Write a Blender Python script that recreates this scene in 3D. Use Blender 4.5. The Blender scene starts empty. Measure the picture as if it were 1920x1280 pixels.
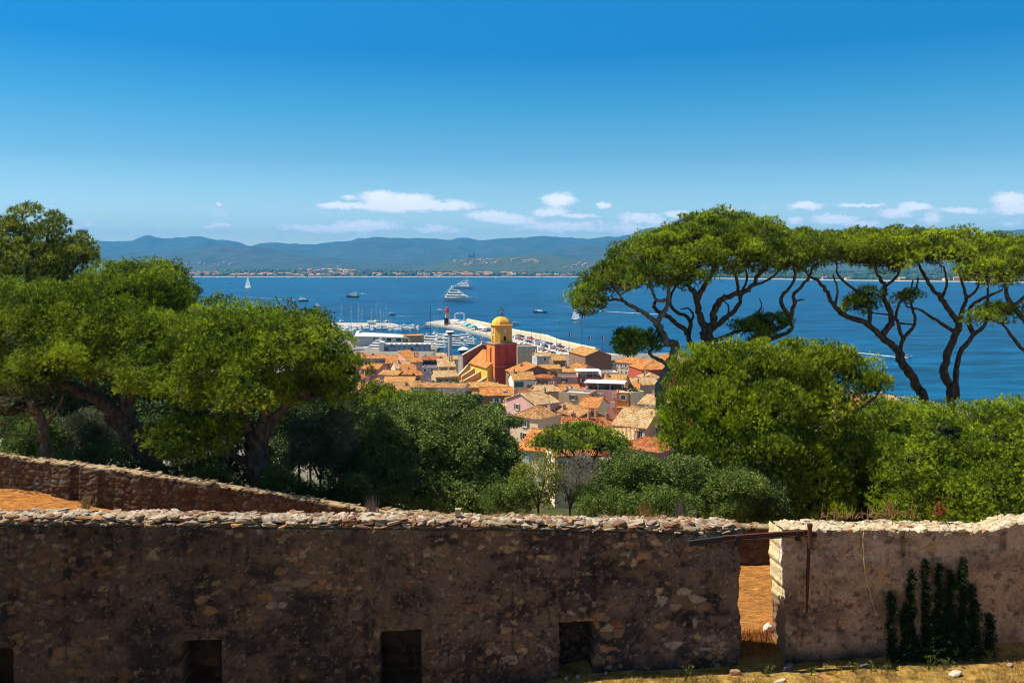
import bpy, math, random
import numpy as np
from mathutils import Vector, Matrix
R = math.radians
SC = bpy.context.scene
COL = SC.collection

# ------------------------------------------------------------------ camera
F = 1700.0; PX0 = 960.0; HY = 494.0; HC = 60.0      # focal length in photo pixels, horizon row, eye height
cam_d = bpy.data.cameras.new("camera"); cam = bpy.data.objects.new("camera", cam_d); COL.objects.link(cam)
cam.location = (0, 0, HC); cam.rotation_euler = (R(90), 0, 0)
cam_d.sensor_width = 36.0; cam_d.lens = 36.0 * F / 1920.0
cam_d.shift_y = -(640.0 - HY) / 1920.0
cam_d.clip_start = 0.5; cam_d.clip_end = 60000.0
SC.camera = cam

# ------------------------------------------------------------------ sun, sky, exposure
SUN = Vector((-0.58, 0.06, 1.0)).normalized()
sun_d = bpy.data.lights.new("sun", 'SUN'); sun = bpy.data.objects.new("sun", sun_d); COL.objects.link(sun)
sun_d.energy = 5.0; sun_d.angle = R(0.5); sun_d.color = (1.0, 0.93, 0.80)
sun.rotation_euler = SUN.to_track_quat('Z', 'Y').to_euler()
sun.location = (-60, 20, 160)
SC.view_settings.view_transform = 'Standard'; SC.view_settings.look = 'None'
SC.view_settings.exposure = 0.75; SC.view_settings.gamma = 1.0
SC.cycles.max_bounces = 6; SC.cycles.diffuse_bounces = 2; SC.cycles.glossy_bounces = 2
SC.cycles.transmission_bounces = 2; SC.cycles.transparent_max_bounces = 8; SC.cycles.volume_bounces = 0
SC.cycles.use_denoising = True; SC.cycles.filter_width = 1.1

def build_world():
    w = bpy.data.worlds.new("World"); SC.world = w; w.use_nodes = True
    nt = w.node_tree; N = nt.nodes; L = nt.links; N.clear()
    out = N.new('ShaderNodeOutputWorld'); bg = N.new('ShaderNodeBackground')
    sky = N.new('ShaderNodeTexSky'); sky.sky_type = 'NISHITA'; sky.sun_disc = False
    sky.sun_elevation = math.asin(SUN.z); sky.sun_rotation = math.atan2(SUN.x, SUN.y)
    sky.altitude = 60; sky.air_density = 1.0; sky.dust_density = 0.3; sky.ozone_density = 2.5
    bg.inputs[1].default_value = 0.086
    tc = N.new('ShaderNodeTexCoord'); sep = N.new('ShaderNodeSeparateXYZ'); L.new(tc.outputs['Generated'], sep.inputs[0])
    ramp = N.new('ShaderNodeValToRGB'); L.new(sep.outputs[2], ramp.inputs[0])
    els = ramp.color_ramp.elements
    stops = SKYRAMP
    els[0].position = stops[0][0]; els[0].color = (*stops[0][1], 1)
    els[1].position = stops[-1][0]; els[1].color = (*stops[-1][1], 1)
    for p, c in stops[1:-1]:
        e = els.new(p); e.color = (*c, 1)
    mul = N.new('ShaderNodeMix'); mul.data_type = 'RGBA'; mul.blend_type = 'MULTIPLY'; mul.inputs[0].default_value = 1
    L.new(sky.outputs[0], mul.inputs[6]); L.new(ramp.outputs[0], mul.inputs[7])
    def M(op, a, b=None, c=None, clamp=False):
        n = N.new('ShaderNodeMath'); n.operation = op; n.use_clamp = clamp
        for i, v in enumerate((a, b, c)):
            if v is None: continue
            if isinstance(v, (int, float)): n.inputs[i].default_value = v
            else: L.new(v, n.inputs[i])
        return n.outputs[0]
    def VM(op, a, b):
        n = N.new('ShaderNodeVectorMath'); n.operation = op
        for i, v in enumerate((a, b)):
            if isinstance(v, tuple): n.inputs[i].default_value = v
            else: L.new(v, n.inputs[i])
        return n
    yy = M('MAXIMUM', sep.outputs[1], 0.05)
    cx = N.new('ShaderNodeCombineXYZ')
    L.new(M('DIVIDE', sep.outputs[0], yy), cx.inputs[0]); L.new(M('DIVIDE', sep.outputs[2], yy), cx.inputs[1])
    # noise in direction space
    n1 = N.new('ShaderNodeTexNoise'); n1.inputs['Scale'].default_value = 85; n1.inputs['Detail'].default_value = 6; n1.inputs['Roughness'].default_value = 0.62
    mp = VM('MULTIPLY', cx.outputs[0], (1.0, 1.5, 1.0)); L.new(mp.outputs[0], n1.inputs['Vector'])
    nz = VM('SUBTRACT', n1.outputs['Color'], (0.5, 0.5, 0.5))
    nzs = VM('MULTIPLY', nz.outputs[0], (0.020, 0.011, 0.0))
    pos = VM('ADD', cx.outputs[0], nzs.outputs[0])
    tot = None
    for (px, py, rx, ry, s) in CLOUDS:
        c = ((px - PX0) / F, (HY - py) / F, 0)
        d = VM('SUBTRACT', pos.outputs[0], c)
        sc = VM('MULTIPLY', d.outputs[0], (F / rx, F / ry, 0))
        ln = VM('LENGTH', sc.outputs[0], (0, 0, 0))
        v = M('MULTIPLY', M('SUBTRACT', 1.0, ln.outputs['Value'], clamp=True), s)
        tot = v if tot is None else M('ADD', tot, v)
    # thin bank of broken cloud just over the hills
    ns = N.new('ShaderNodeTexNoise'); ns.inputs['Scale'].default_value = 26; ns.inputs['Detail'].default_value = 5; ns.inputs['Roughness'].default_value = 0.6
    ms = VM('MULTIPLY', cx.outputs[0], (1.0, 4.0, 1.0)); L.new(ms.outputs[0], ns.inputs['Vector'])
    band = M('MULTIPLY', M('MULTIPLY', M('SUBTRACT', ns.outputs['Fac'], 0.50, clamp=True), 3.0),
             M('SUBTRACT', 1.0, M('ABSOLUTE', M('MULTIPLY', M('SUBTRACT', sep.outputs[2], 0.038), 30.0)), clamp=True))
    tot = M('ADD', tot, band)
    n2 = N.new('ShaderNodeTexNoise'); n2.inputs['Scale'].default_value = 210; n2.inputs['Detail'].default_value = 4; L.new(mp.outputs[0], n2.inputs['Vector'])
    dens = M('ADD', tot, M('MULTIPLY', M('SUBTRACT', n2.outputs['Fac'], 0.5), M('MULTIPLY', tot, 1.5)))
    front = M('GREATER_THAN', sep.outputs[1], 0.05)
    fac = M('MULTIPLY', M('MULTIPLY', M('SUBTRACT', dens, 0.02), 3.0, clamp=True), M('MULTIPLY', front, 0.95))
    cr = N.new('ShaderNodeValToRGB'); L.new(dens, cr.inputs[0])
    cr.color_ramp.elements[0].position = 0.1; cr.color_ramp.elements[0].color = (5.2, 6.4, 7.6, 1)
    cr.color_ramp.elements[1].position = 0.65; cr.color_ramp.elements[1].color = (9.5, 9.3, 9.3, 1)
    cm = N.new('ShaderNodeMix'); cm.data_type = 'RGBA'
    L.new(fac, cm.inputs[0]); L.new(mul.outputs[2], cm.inputs[6]); L.new(cr.outputs[0], cm.inputs[7])
    L.new(cm.outputs[2], bg.inputs[0]); L.new(bg.outputs[0], out.inputs[0])
SKYRAMP = [(0.0, (1.30, 1.30, 1.22)), (0.03, (1.10, 1.18, 1.17)), (0.055, (0.92, 1.08, 1.13)), (0.113, (0.43, 0.75, 0.87)), (0.17, (0.18, 0.65, 0.83)), (0.225, (0.045, 0.51, 0.83)), (0.28, (0.05, 0.585, 0.90)), (0.36, (0.40, 0.42, 0.40)), (1.0, (0.62, 0.50, 0.38))]
CLOUDS = [(715, 370, 55, 17, 1.05), (778, 376, 45, 18, 1.05), (850, 385, 62, 13, 1.00), (745, 388, 110, 14, 1.00), (640, 385, 62, 9, 1.05), (652, 370, 20, 6, 0.75), (1048, 375, 42, 17, 1.20), (1035, 398, 46, 12, 0.95), (1090, 405, 50, 6, 0.70), (1132, 384, 20, 8, 0.95), (920, 405, 60, 14, 0.95), (960, 412, 70, 12, 0.85), (690, 424, 90, 14, 1.00), (600, 430, 90, 12, 0.80), (810, 430, 55, 12, 0.85), (1050, 425, 120, 14, 0.85), (1195, 408, 52, 14, 0.90), (1235, 418, 40, 10, 0.75), (1270, 402, 32, 10, 1.05), (1370, 391, 30, 6, 0.75), (1510, 386, 42, 11, 1.15), (1600, 385, 40, 6, 0.85), (1640, 385, 34, 5, 0.75), (1560, 412, 55, 12, 1.05), (1490, 414, 20, 8, 0.95), (1620, 422, 45, 12, 0.95), (1680, 400, 46, 14, 0.95), (1715, 386, 40, 9, 1.05), (1748, 410, 24, 16, 0.95), (1800, 394, 62, 8, 0.95), (1895, 374, 46, 19, 1.05), (1905, 392, 60, 12, 1.05), (411, 384, 10, 4, 0.75), (1180, 432, 90, 12, 0.70)]
build_world()

# ------------------------------------------------------------------ helpers
def P(px, py, D):                       # a point seen at photo position (px, py) at distance D along the view axis
    return Vector(((px - PX0) / F * D, D, HC - (py - HY) / F * D))

def tag(o, label=None, cat=None, group=None, kind=None):
    if label: o["label"] = label
    if cat: o["category"] = cat
    if group: o["group"] = group
    if kind: o["kind"] = kind
    return o

def empty(name, loc, rz=0.0):
    o = bpy.data.objects.new(name, None); o.location = loc; o.rotation_euler = (0, 0, rz); o.empty_display_size = 0.5
    COL.objects.link(o); return o

def put(name, me, parent=None, loc=(0, 0, 0), rz=0.0):
    o = bpy.data.objects.new(name, me); o.location = loc; o.rotation_euler = (0, 0, rz); COL.objects.link(o)
    if parent is not None: o.parent = parent
    return o

def copy_tree(o, parent=None):
    c = o.copy(); COL.objects.link(c)
    if parent is not None:
        mi = o.matrix_parent_inverse.copy(); c.parent = parent; c.matrix_parent_inverse = mi
    for ch in list(o.children): copy_tree(ch, c)
    return c

def npmesh(name, V, Fs, mats, mi=None, smooth=False, attrs=None):
    """V (n,3); Fs list of (m,k) int arrays; attrs dict name->(domain, type, array)."""
    me = bpy.data.meshes.new(name)
    V = np.ascontiguousarray(V, dtype=np.float32)
    me.vertices.add(len(V)); me.vertices.foreach_set('co', V.ravel())
    Fs = [np.asarray(f, dtype=np.int32) for f in Fs if len(f)]
    nl = sum(f.size for f in Fs); npoly = sum(len(f) for f in Fs)
    me.loops.add(nl); me.loops.foreach_set('vertex_index', np.concatenate([f.ravel() for f in Fs]))
    me.polygons.add(npoly)
    tot = np.concatenate([np.full(len(f), f.shape[1], dtype=np.int32) for f in Fs])
    st = np.concatenate([[0], np.cumsum(tot)[:-1]]).astype(np.int32)
    me.polygons.foreach_set('loop_start', st); me.polygons.foreach_set('loop_total', tot)
    if mi is not None: me.polygons.foreach_set('material_index', np.ascontiguousarray(mi, dtype=np.int32))
    me.polygons.foreach_set('use_smooth', np.full(npoly, bool(smooth)))
    for k, (dom, ty, arr) in (attrs or {}).items():
        a = me.attributes.new(k, ty, dom)
        a.data.foreach_set('color' if 'COLOR' in ty else 'value', np.ascontiguousarray(arr, dtype=np.float32).ravel())
    for m in (mats if isinstance(mats, (list, tuple)) else [mats]): me.materials.append(m)
    me.update(calc_edges=True)
    return me

class MB:
    """Collects simple shapes into one mesh; every face carries a material slot."""
    def __init__(s): s.v = []; s.f = []; s.m = []; s.mats = []
    def slot(s, mat):
        if mat not in s.mats: s.mats.append(mat)
        return s.mats.index(mat)
    def add(s, vs, fs, mat):
        b = len(s.v); k = s.slot(mat); s.v += [tuple(v) for v in vs]
        for f in fs: s.f.append(tuple(i + b for i in f)); s.m.append(k)
    def box(s, x0, x1, y0, y1, z0, z1, mat, T=None):
        vs = [Vector((x, y, z)) for z in (z0, z1) for y in (y0, y1) for x in (x0, x1)]
        if T is not None: vs = [T @ v for v in vs]
        s.add(vs, [(0, 2, 3, 1), (4, 5, 7, 6), (0, 1, 5, 4), (2, 6, 7, 3), (0, 4, 6, 2), (1, 3, 7, 5)], mat)
    def cyl(s, c, r0, r1, z0, z1, mat, n=10, T=None, caps=True, a0=0.0):
        vs = []
        for z, r in ((z0, r0), (z1, r1)):
            for i in range(n):
                a = a0 + 2 * math.pi * i / n; vs.append(Vector((c[0] + r * math.cos(a), c[1] + r * math.sin(a), z)))
        if T is not None: vs = [T @ v for v in vs]
        fs = [(i, (i + 1) % n, n + (i + 1) % n, n + i) for i in range(n)]
        if caps: fs += [tuple(range(n))[::-1], tuple(range(n, 2 * n))]
        s.add(vs, fs, mat)
    def lathe(s, c, prof, mat, n=12, a0=0.0):
        vs = []
        for r, z in prof:
            for i in range(n):
                a = a0 + 2 * math.pi * i / n; vs.append((c[0] + r * math.cos(a), c[1] + r * math.sin(a), c[2] + z))
        fs = []
        for k in range(len(prof) - 1):
            fs += [(k * n + i, k * n + (i + 1) % n, (k + 1) * n + (i + 1) % n, (k + 1) * n + i) for i in range(n)]
        fs += [tuple(range(n))[::-1], tuple(range((len(prof) - 1) * n, len(prof) * n))]
        s.add(vs, fs, mat)
    def bar(s, a, b, r, mat, n=5, r2=None):
        a = Vector(a); b = Vector(b); d = b - a; q = d.to_track_quat('Z', 'Y').to_matrix().to_4x4()
        s.cyl((0, 0), r, r if r2 is None else r2, 0, d.length, mat, n, Matrix.Translation(a) @ q)
    def loft(s, rings, mat, caps=True):
        n = len(rings[0]); vs = [v for r in rings for v in r]; fs = []
        for k in range(len(rings) - 1):
            fs += [(k * n + i, k * n + (i + 1) % n, (k + 1) * n + (i + 1) % n, (k + 1) * n + i) for i in range(n)]
        if caps: fs += [tuple(range(n))[::-1], tuple(range((len(rings) - 1) * n, len(rings) * n))]
        s.add(vs, fs, mat)
    def mesh(s, name, smooth=False):
        me = bpy.data.meshes.new(name); me.from_pydata(s.v, [], s.f)
        for m in s.mats: me.materials.append(m)
        me.polygons.foreach_set('material_index', s.m)
        if smooth: me.polygons.foreach_set('use_smooth', [True] * len(s.f))
        me.update(); return me
    def build(s, name, parent=None, loc=(0, 0, 0), rz=0.0, smooth=False):
        return put(name, s.mesh(name, smooth), parent, loc, rz)

# vectorised value noise
def _h(ix, iy, iz, seed):
    n = (ix.astype(np.int64) * 374761393 + iy.astype(np.int64) * 668265263 + iz.astype(np.int64) * 2147483647 + seed * 974634777) & 0xffffffff
    n = ((n ^ (n >> 13)) * 1274126177) & 0xffffffff
    n = ((n ^ (n >> 16)) * 2246822519) & 0xffffffff
    return ((n ^ (n >> 15)) & 0xffffff) / float(0xffffff)
def vn(x, y, z=0.0, seed=0):
    x = np.asarray(x, dtype=np.float64); y = np.asarray(y, dtype=np.float64) + 0 * x; z = np.asarray(z, dtype=np.float64) + 0 * x
    ix = np.floor(x); iy = np.floor(y); iz = np.floor(z)
    fx = x - ix; fy = y - iy; fz = z - iz
    fx = fx * fx * (3 - 2 * fx); fy = fy * fy * (3 - 2 * fy); fz = fz * fz * (3 - 2 * fz)
    r = 0
    for dx in (0, 1):
        for dy in (0, 1):
            for dz in (0, 1):
                r = r + _h(ix + dx, iy + dy, iz + dz, seed) * (fx if dx else 1 - fx) * (fy if dy else 1 - fy) * (fz if dz else 1 - fz)
    return r
def fbm(x, y, z=0.0, seed=0, oct=4, gain=0.5):
    r = 0; a = 1; t = 0
    for o in range(oct):
        r = r + a * vn(np.asarray(x) * 2 ** o, np.asarray(y) * 2 ** o, np.asarray(z) * 2 ** o, seed + o * 17); t += a; a *= gain
    return r / t
def sstep(a, b, x):
    t = np.clip((np.asarray(x, dtype=np.float64) - a) / (b - a), 0, 1); return t * t * (3 - 2 * t)

def gridfaces(nx, ny):                   # rows of nx vertices, ny rows
    i = np.arange(nx * ny).reshape(ny, nx)
    return np.stack([i[:-1, :-1], i[:-1, 1:], i[1:, 1:], i[1:, :-1]], -1).reshape(-1, 4)

# ------------------------------------------------------------------ materials
def mat(name, col, rough=0.85, var=0.0, scale=3.0, col2=None, bump=0.0, bscale=None, spec=0.3, metal=0.0, stretch=None, trans=0.0, attr=None, detail=4, island=0.0):
    m = bpy.data.materials.new(name); m.use_nodes = True; nt = m.node_tree; N = nt.nodes; L = nt.links
    b = N['Principled BSDF']; b.inputs['Roughness'].default_value = rough; b.inputs['Metallic'].default_value = metal
    b.inputs['Specular IOR Level'].default_value = spec
    b.inputs['Base Color'].default_value = (*col, 1)
    tc = N.new('ShaderNodeTexCoord'); vec = tc.outputs['Object']
    if stretch:
        mp = N.new('ShaderNodeMapping'); mp.inputs['Scale'].default_value = stretch; L.new(vec, mp.inputs[0]); vec = mp.outputs[0]
    if var > 0 or col2 is not None:
        n = N.new('ShaderNodeTexNoise'); n.inputs['Scale'].default_value = scale; n.inputs['Detail'].default_value = detail; n.inputs['Roughness'].default_value = 0.6
        L.new(vec, n.inputs['Vector'])
        mx = N.new('ShaderNodeMix'); mx.data_type = 'RGBA'
        rp = N.new('ShaderNodeMapRange'); rp.inputs[1].default_value = 0.35; rp.inputs[2].default_value = 0.65; L.new(n.outputs['Fac'], rp.inputs[0])
        L.new(rp.outputs[0], mx.inputs[0])
        c2 = col2 if col2 is not None else tuple(c * (1 - var) for c in col)
        mx.inputs[6].default_value = (*col, 1); mx.inputs[7].default_value = (*c2, 1)
        L.new(mx.outputs[2], b.inputs['Base Color'])
    if bump > 0:
        n = N.new('ShaderNodeTexNoise'); n.inputs['Scale'].default_value = bscale or scale * 4; n.inputs['Detail'].default_value = 5; L.new(vec, n.inputs['Vector'])
        bp = N.new('ShaderNodeBump'); bp.inputs['Strength'].default_value = bump; bp.inputs['Distance'].default_value = 0.05
        L.new(n.outputs['Fac'], bp.inputs['Height']); L.new(bp.outputs[0], b.inputs['Normal'])
    return m

def leafmat(name, ca, cb, trans=0.35, rough=0.6, spec=0.25):
    """foliage: per-clump attribute v mixes two leaf colours, part of the light passes through"""
    m = bpy.data.materials.new(name); m.use_nodes = True; nt = m.node_tree; N = nt.nodes; L = nt.links
    b = N['Principled BSDF']; b.inputs['Roughness'].default_value = rough; b.inputs['Specular IOR Level'].default_value = spec
    at = N.new('ShaderNodeAttribute'); at.attribute_name = 'v'
    mx = N.new('ShaderNodeMix'); mx.data_type = 'RGBA'; mx.inputs[6].default_value = (*ca, 1); mx.inputs[7].default_value = (*cb, 1)
    L.new(at.outputs['Fac'], mx.inputs[0]); L.new(mx.outputs[2], b.inputs['Base Color'])
    t = N.new('ShaderNodeBsdfTranslucent'); L.new(mx.outputs[2], t.inputs[0])
    ms = N.new('ShaderNodeMixShader'); ms.inputs[0].default_value = trans
    L.new(b.outputs[0], ms.inputs[1]); L.new(t.outputs[0], ms.inputs[2]); L.new(ms.outputs[0], N['Material Output'].inputs[0])
    return m

def attrmat(name, rough=0.9, nscale=25.0, var=0.3, bump=0.4, bscale=40.0, spec=0.2):
    """rock and plaster: colour attribute c carries each stone's own colour, noise adds grain"""
    m = bpy.data.materials.new(name); m.use_nodes = True; nt = m.node_tree; N = nt.nodes; L = nt.links
    b = N['Principled BSDF']; b.inputs['Roughness'].default_value = rough; b.inputs['Specular IOR Level'].default_value = spec
    at = N.new('ShaderNodeAttribute'); at.attribute_name = 'c'
    tc = N.new('ShaderNodeTexCoord')
    n = N.new('ShaderNodeTexNoise'); n.inputs['Scale'].default_value = nscale; n.inputs['Detail'].default_value = 6; n.inputs['Roughness'].default_value = 0.7; L.new(tc.outputs['Object'], n.inputs['Vector'])
    rp = N.new('ShaderNodeMapRange'); rp.inputs[1].default_value = 0.3; rp.inputs[2].default_value = 0.7; rp.inputs[3].default_value = 1 - var; rp.inputs[4].default_value = 1 + var * 0.7
    L.new(n.outputs['Fac'], rp.inputs[0])
    vm = N.new('ShaderNodeVectorMath'); vm.operation = 'SCALE'; L.new(at.outputs['Color'], vm.inputs[0]); L.new(rp.outputs[0], vm.inputs['Scale'])
    L.new(vm.outputs[0], b.inputs['Base Color'])
    n2 = N.new('ShaderNodeTexNoise'); n2.inputs['Scale'].default_value = bscale; n2.inputs['Detail'].default_value = 6; L.new(tc.outputs['Object'], n2.inputs['Vector'])
    bp = N.new('ShaderNodeBump'); bp.inputs['Strength'].default_value = bump; bp.inputs['Distance'].default_value = 0.02
    L.new(n2.outputs['Fac'], bp.inputs['Height']); L.new(bp.outputs[0], b.inputs['Normal'])
    return m

# ------------------------------------------------------------------ near terrain
def sdist(x, y, poly):                    # signed distance, positive inside
    x = np.asarray(x, dtype=np.float64); y = np.asarray(y, dtype=np.float64)
    d = np.full(x.shape, 1e9); ins = np.zeros(x.shape, dtype=bool); n = len(poly)
    for i in range(n):
        ax, ay = poly[i]; bx, by = poly[(i + 1) % n]
        t = np.clip(((x - ax) * (bx - ax) + (y - ay) * (by - ay)) / ((bx - ax) ** 2 + (by - ay) ** 2 + 1e-9), 0, 1)
        d = np.minimum(d, np.hypot(x - ax - t * (bx - ax), y - ay - t * (by - ay)))
        c = ((ay > y) != (by > y)) & (x < (bx - ax) * (y - ay) / (by - ay + 1e-12) + ax); ins ^= c
    return np.where(ins, d, -d)
LAND = [(-700, 560), (-260, 575), (-128, 575), (-126, 690), (-52, 690), (-50, 575), (45, 585), (112, 592), (128, 540), (143, 455), (148, 390), (168, 320), (230, 260),
        (420, 200), (700, 180), (700, -250), (-700, -250)]
GY = [-300, 14, 19, 20.6, 21.1, 27.5, 31, 36, 45, 70, 100, 130, 160, 200, 240, 300, 364, 440, 520, 600, 3000]
GZ = [50.9, 50.85, 50.90, 50.97, 51.28, 51.3, 49.2, 46.8, 43.5, 36, 29, 23.5, 20, 16, 13.2, 10.2, 7.6, 4.6, 2.4, 1.8, 1.8]
WTAN = math.tan(R(5.0))                  # the front wall runs slightly away to the right
def ground(x, y):
    x = np.asarray(x, dtype=np.float64); y = np.asarray(y, dtype=np.float64)
    z = np.interp(y - 3.0 * sstep(-4, -14, x) * sstep(22, 26, y), GY, GZ)
    near = 1 - sstep(60, 110, y)
    yr = y - WTAN * np.clip(x, -20, 20)
    z = z + near * (1.25 * sstep(-6, -17, x) * sstep(20.6, 27, yr) - 0.95 * sstep(2.5, -4.0, x) * (1 - sstep(20.75, 21.1, yr)))
    z = z + 3.5 * sstep(8, 22, x) * sstep(36, 60, y) * near                                        # the hill stands higher under the tall pines
    z = z + 0.10 * (fbm(x * .8, y * .8, seed=3) - .5) * near + (fbm(x * .05, y * .05, seed=5) - .5) * 2.0 * sstep(40, 120, y) * (1 - sstep(350, 420, y))
    d = sdist(x, y, LAND)
    z = np.where(d < 6, np.minimum(z, 1.8 + np.maximum(d, 0) * .3), z)
    return np.where(d < 0, np.maximum(-5.0, 1.8 + d * 3.5), z)
def gz(x, y): return float(ground(np.array([x]), np.array([y]))[0])

def build_ground():
    xs = np.concatenate([np.arange(-700, -60, 14), np.arange(-60, -16, 1.5), np.arange(-16, 16, .11), np.arange(16, 60, 1.5), np.arange(60, 701, 12)])
    ys = np.concatenate([np.arange(-250, 10, 20), np.arange(10, 15, .5), np.arange(15, 29, .11), np.arange(29, 60, 1), np.arange(60, 380, 6), np.arange(380, 720, 3)])
    # keep detail where it shows: split into blocks by using one tensor grid
    X, Y = np.meshgrid(xs, ys); Z = ground(X, Y)
    det = (np.abs(X) < 18) & (Y > 14) & (Y < 29)
    Z = Z + np.where(det, 0.05 * (fbm(X * 3, Y * 3, seed=9) - .5) + 0.03 * (fbm(X * 9, Y * 9, seed=11) - .5), 0)
    V = np.stack([X, Y, Z], -1).reshape(-1, 3)
    m = bpy.data.materials.new("ground_soil"); m.use_nodes = True; nt = m.node_tree; N = nt.nodes; L = nt.links
    b = N['Principled BSDF']; b.inputs['Roughness'].default_value = 0.95; b.inputs['Specular IOR Level'].default_value = 0.1
    tc = N.new('ShaderNodeTexCoord'); sp = N.new('ShaderNodeSeparateXYZ'); L.new(tc.outputs['Object'], sp.inputs[0])
    def noise(s, d=6, st=None):
        n = N.new('ShaderNodeTexNoise'); n.inputs['Scale'].default_value = s; n.inputs['Detail'].default_value = d; n.inputs['Roughness'].default_value = .7
        if st:
            mp = N.new('ShaderNodeMapping'); mp.inputs['Scale'].default_value = st; mp.inputs['Rotation'].default_value = (0, 0, .6); L.new(tc.outputs['Object'], mp.inputs[0]); L.new(mp.outputs[0], n.inputs['Vector'])
        else: L.new(tc.outputs['Object'], n.inputs['Vector'])
        return n.outputs['Fac']
    def ramp(f, stops):
        r = N.new('ShaderNodeValToRGB'); L.new(f, r.inputs[0]); e = r.color_ramp.elements
        e[0].position = stops[0][0]; e[0].color = (*stops[0][1], 1); e[1].position = stops[-1][0]; e[1].color = (*stops[-1][1], 1)
        for p, c in stops[1:-1]: q = e.new(p); q.color = (*c, 1)
        return r.outputs[0]
    def mixc(f, a, c):
        x = N.new('ShaderNodeMix'); x.data_type = 'RGBA'; L.new(f, x.inputs[0]); L.new(a, x.inputs[6]); L.new(c, x.inputs[7]); return x.outputs[2]
    def mr(v, a, c):
        r = N.new('ShaderNodeMapRange'); r.inputs[1].default_value = a; r.inputs[2].default_value = c; L.new(v, r.inputs[0]); return r.outputs[0]
    soil = ramp(noise(4.5, 12, (1, 2.0, 1)), [(.32, (.10, .040, .012)), (.45, (.27, .105, .024)), (.58, (.42, .18, .045)), (.75, (.52, .28, .10))])
    dry = ramp(noise(3.2, 10), [(.34, (.07, .04, .015)), (.47, (.24, .145, .035)), (.6, (.40, .25, .07)), (.75, (.50, .36, .15))])
    green = ramp(noise(.6, 6), [(.35, (.03, .04, .012)), (.6, (.07, .07, .02)), (.75, (.16, .10, .04))])
    pave = ramp(noise(.3, 4), [(.3, (.15, .13, .11)), (.7, (.26, .23, .19))])
    c = mixc(mr(sp.outputs[1], 20.3, 20.9), dry, soil)
    c = mixc(mr(sp.outputs[1], 31.0, 32.5), c, green)
    c = mixc(mr(sp.outputs[1], 150, 200), c, pave)
    L.new(c, b.inputs['Base Color'])
    bp = N.new('ShaderNodeBump'); bp.inputs['Strength'].default_value = .8; bp.inputs['Distance'].default_value = .04; L.new(noise(28, 6), bp.inputs['Height']); L.new(bp.outputs[0], b.inputs['Normal'])
    o = put("ground", npmesh("ground", V, [gridfaces(len(xs), len(ys))], m, smooth=True)); tag(o, kind="structure")
build_ground()

# ------------------------------------------------------------------ water
def build_water():
    m = bpy.data.materials.new("sea_water"); m.use_nodes = True; nt = m.node_tree; N = nt.nodes; L = nt.links
    b = N['Principled BSDF']; b.inputs['Roughness'].default_value = 0.28; b.inputs['IOR'].default_value = 1.33; b.inputs['Specular IOR Level'].default_value = 0.08
    tc = N.new('ShaderNodeTexCoord')
    def noise(s, d, st, dist=0):
        mp = N.new('ShaderNodeMapping'); mp.inputs['Scale'].default_value = st; L.new(tc.outputs['Object'], mp.inputs[0])
        n = N.new('ShaderNodeTexNoise'); n.inputs['Scale'].default_value = s; n.inputs['Detail'].default_value = d; n.inputs['Roughness'].default_value = .65; n.inputs['Distortion'].default_value = dist
        L.new(mp.outputs[0], n.inputs['Vector']); return n.outputs['Fac']
    sp = N.new('ShaderNodeSeparateXYZ'); L.new(tc.outputs['Object'], sp.inputs[0])
    big = noise(.004, 4, (.5, 1.0, 1)); r = N.new('ShaderNodeValToRGB'); L.new(big, r.inputs[0])
    r.color_ramp.elements[0].position = .35; r.color_ramp.elements[0].color = (.0004, .032, .098, 1)
    r.color_ramp.elements[1].position = .68; r.color_ramp.elements[1].color = (.0008, .060, .145, 1)
    # shallow harbour and shore water is greener
    mr = N.new('ShaderNodeMapRange'); mr.inputs[1].default_value = 1100; mr.inputs[2].default_value = 350; L.new(sp.outputs[1], mr.inputs[0])
    mx = N.new('ShaderNodeMix'); mx.data_type = 'RGBA'; L.new(mr.outputs[0], mx.inputs[0]); L.new(r.outputs[0], mx.inputs[6]); mx.inputs[7].default_value = (.0006, .058, .135, 1)
    rip = noise(.05, 6, (.35, 1.0, 1), .6); mr2 = N.new('ShaderNodeMapRange'); mr2.inputs[1].default_value = .38; mr2.inputs[2].default_value = .66; mr2.inputs[3].default_value = .42; mr2.inputs[4].default_value = 1.8; L.new(rip, mr2.inputs[0])
    rs = noise(.6, 4, (.5, 1, 1)); mr3 = N.new('ShaderNodeMapRange'); mr3.inputs[1].default_value = .3; mr3.inputs[2].default_value = .7; mr3.inputs[3].default_value = .6; mr3.inputs[4].default_value = 1.45; L.new(rs, mr3.inputs[0])
    mm = N.new('ShaderNodeMath'); mm.operation = 'MULTIPLY'; L.new(mr2.outputs[0], mm.inputs[0]); L.new(mr3.outputs[0], mm.inputs[1])
    vm = N.new('ShaderNodeVectorMath'); vm.operation = 'SCALE'; L.new(mx.outputs[2], vm.inputs[0]); L.new(mm.outputs[0], vm.inputs['Scale'])
    L.new(vm.outputs[0], b.inputs['Base Color'])
    h = noise(.35, 6, (.5, 1, 1), .4); bp = N.new('ShaderNodeBump'); bp.inputs['Strength'].default_value = 1.0; bp.inputs['Distance'].default_value = .55
    L.new(h, bp.inputs['Height']); L.new(bp.outputs[0], b.inputs['Normal'])
    mb = MB(); mb.add([(-9000, 120, 0), (9000, 120, 0), (9000, 6000, 0), (-9000, 6000, 0)], [(0, 1, 2, 3)], m)
    o = mb.build("water"); tag(o, kind="structure")
build_water()

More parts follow.
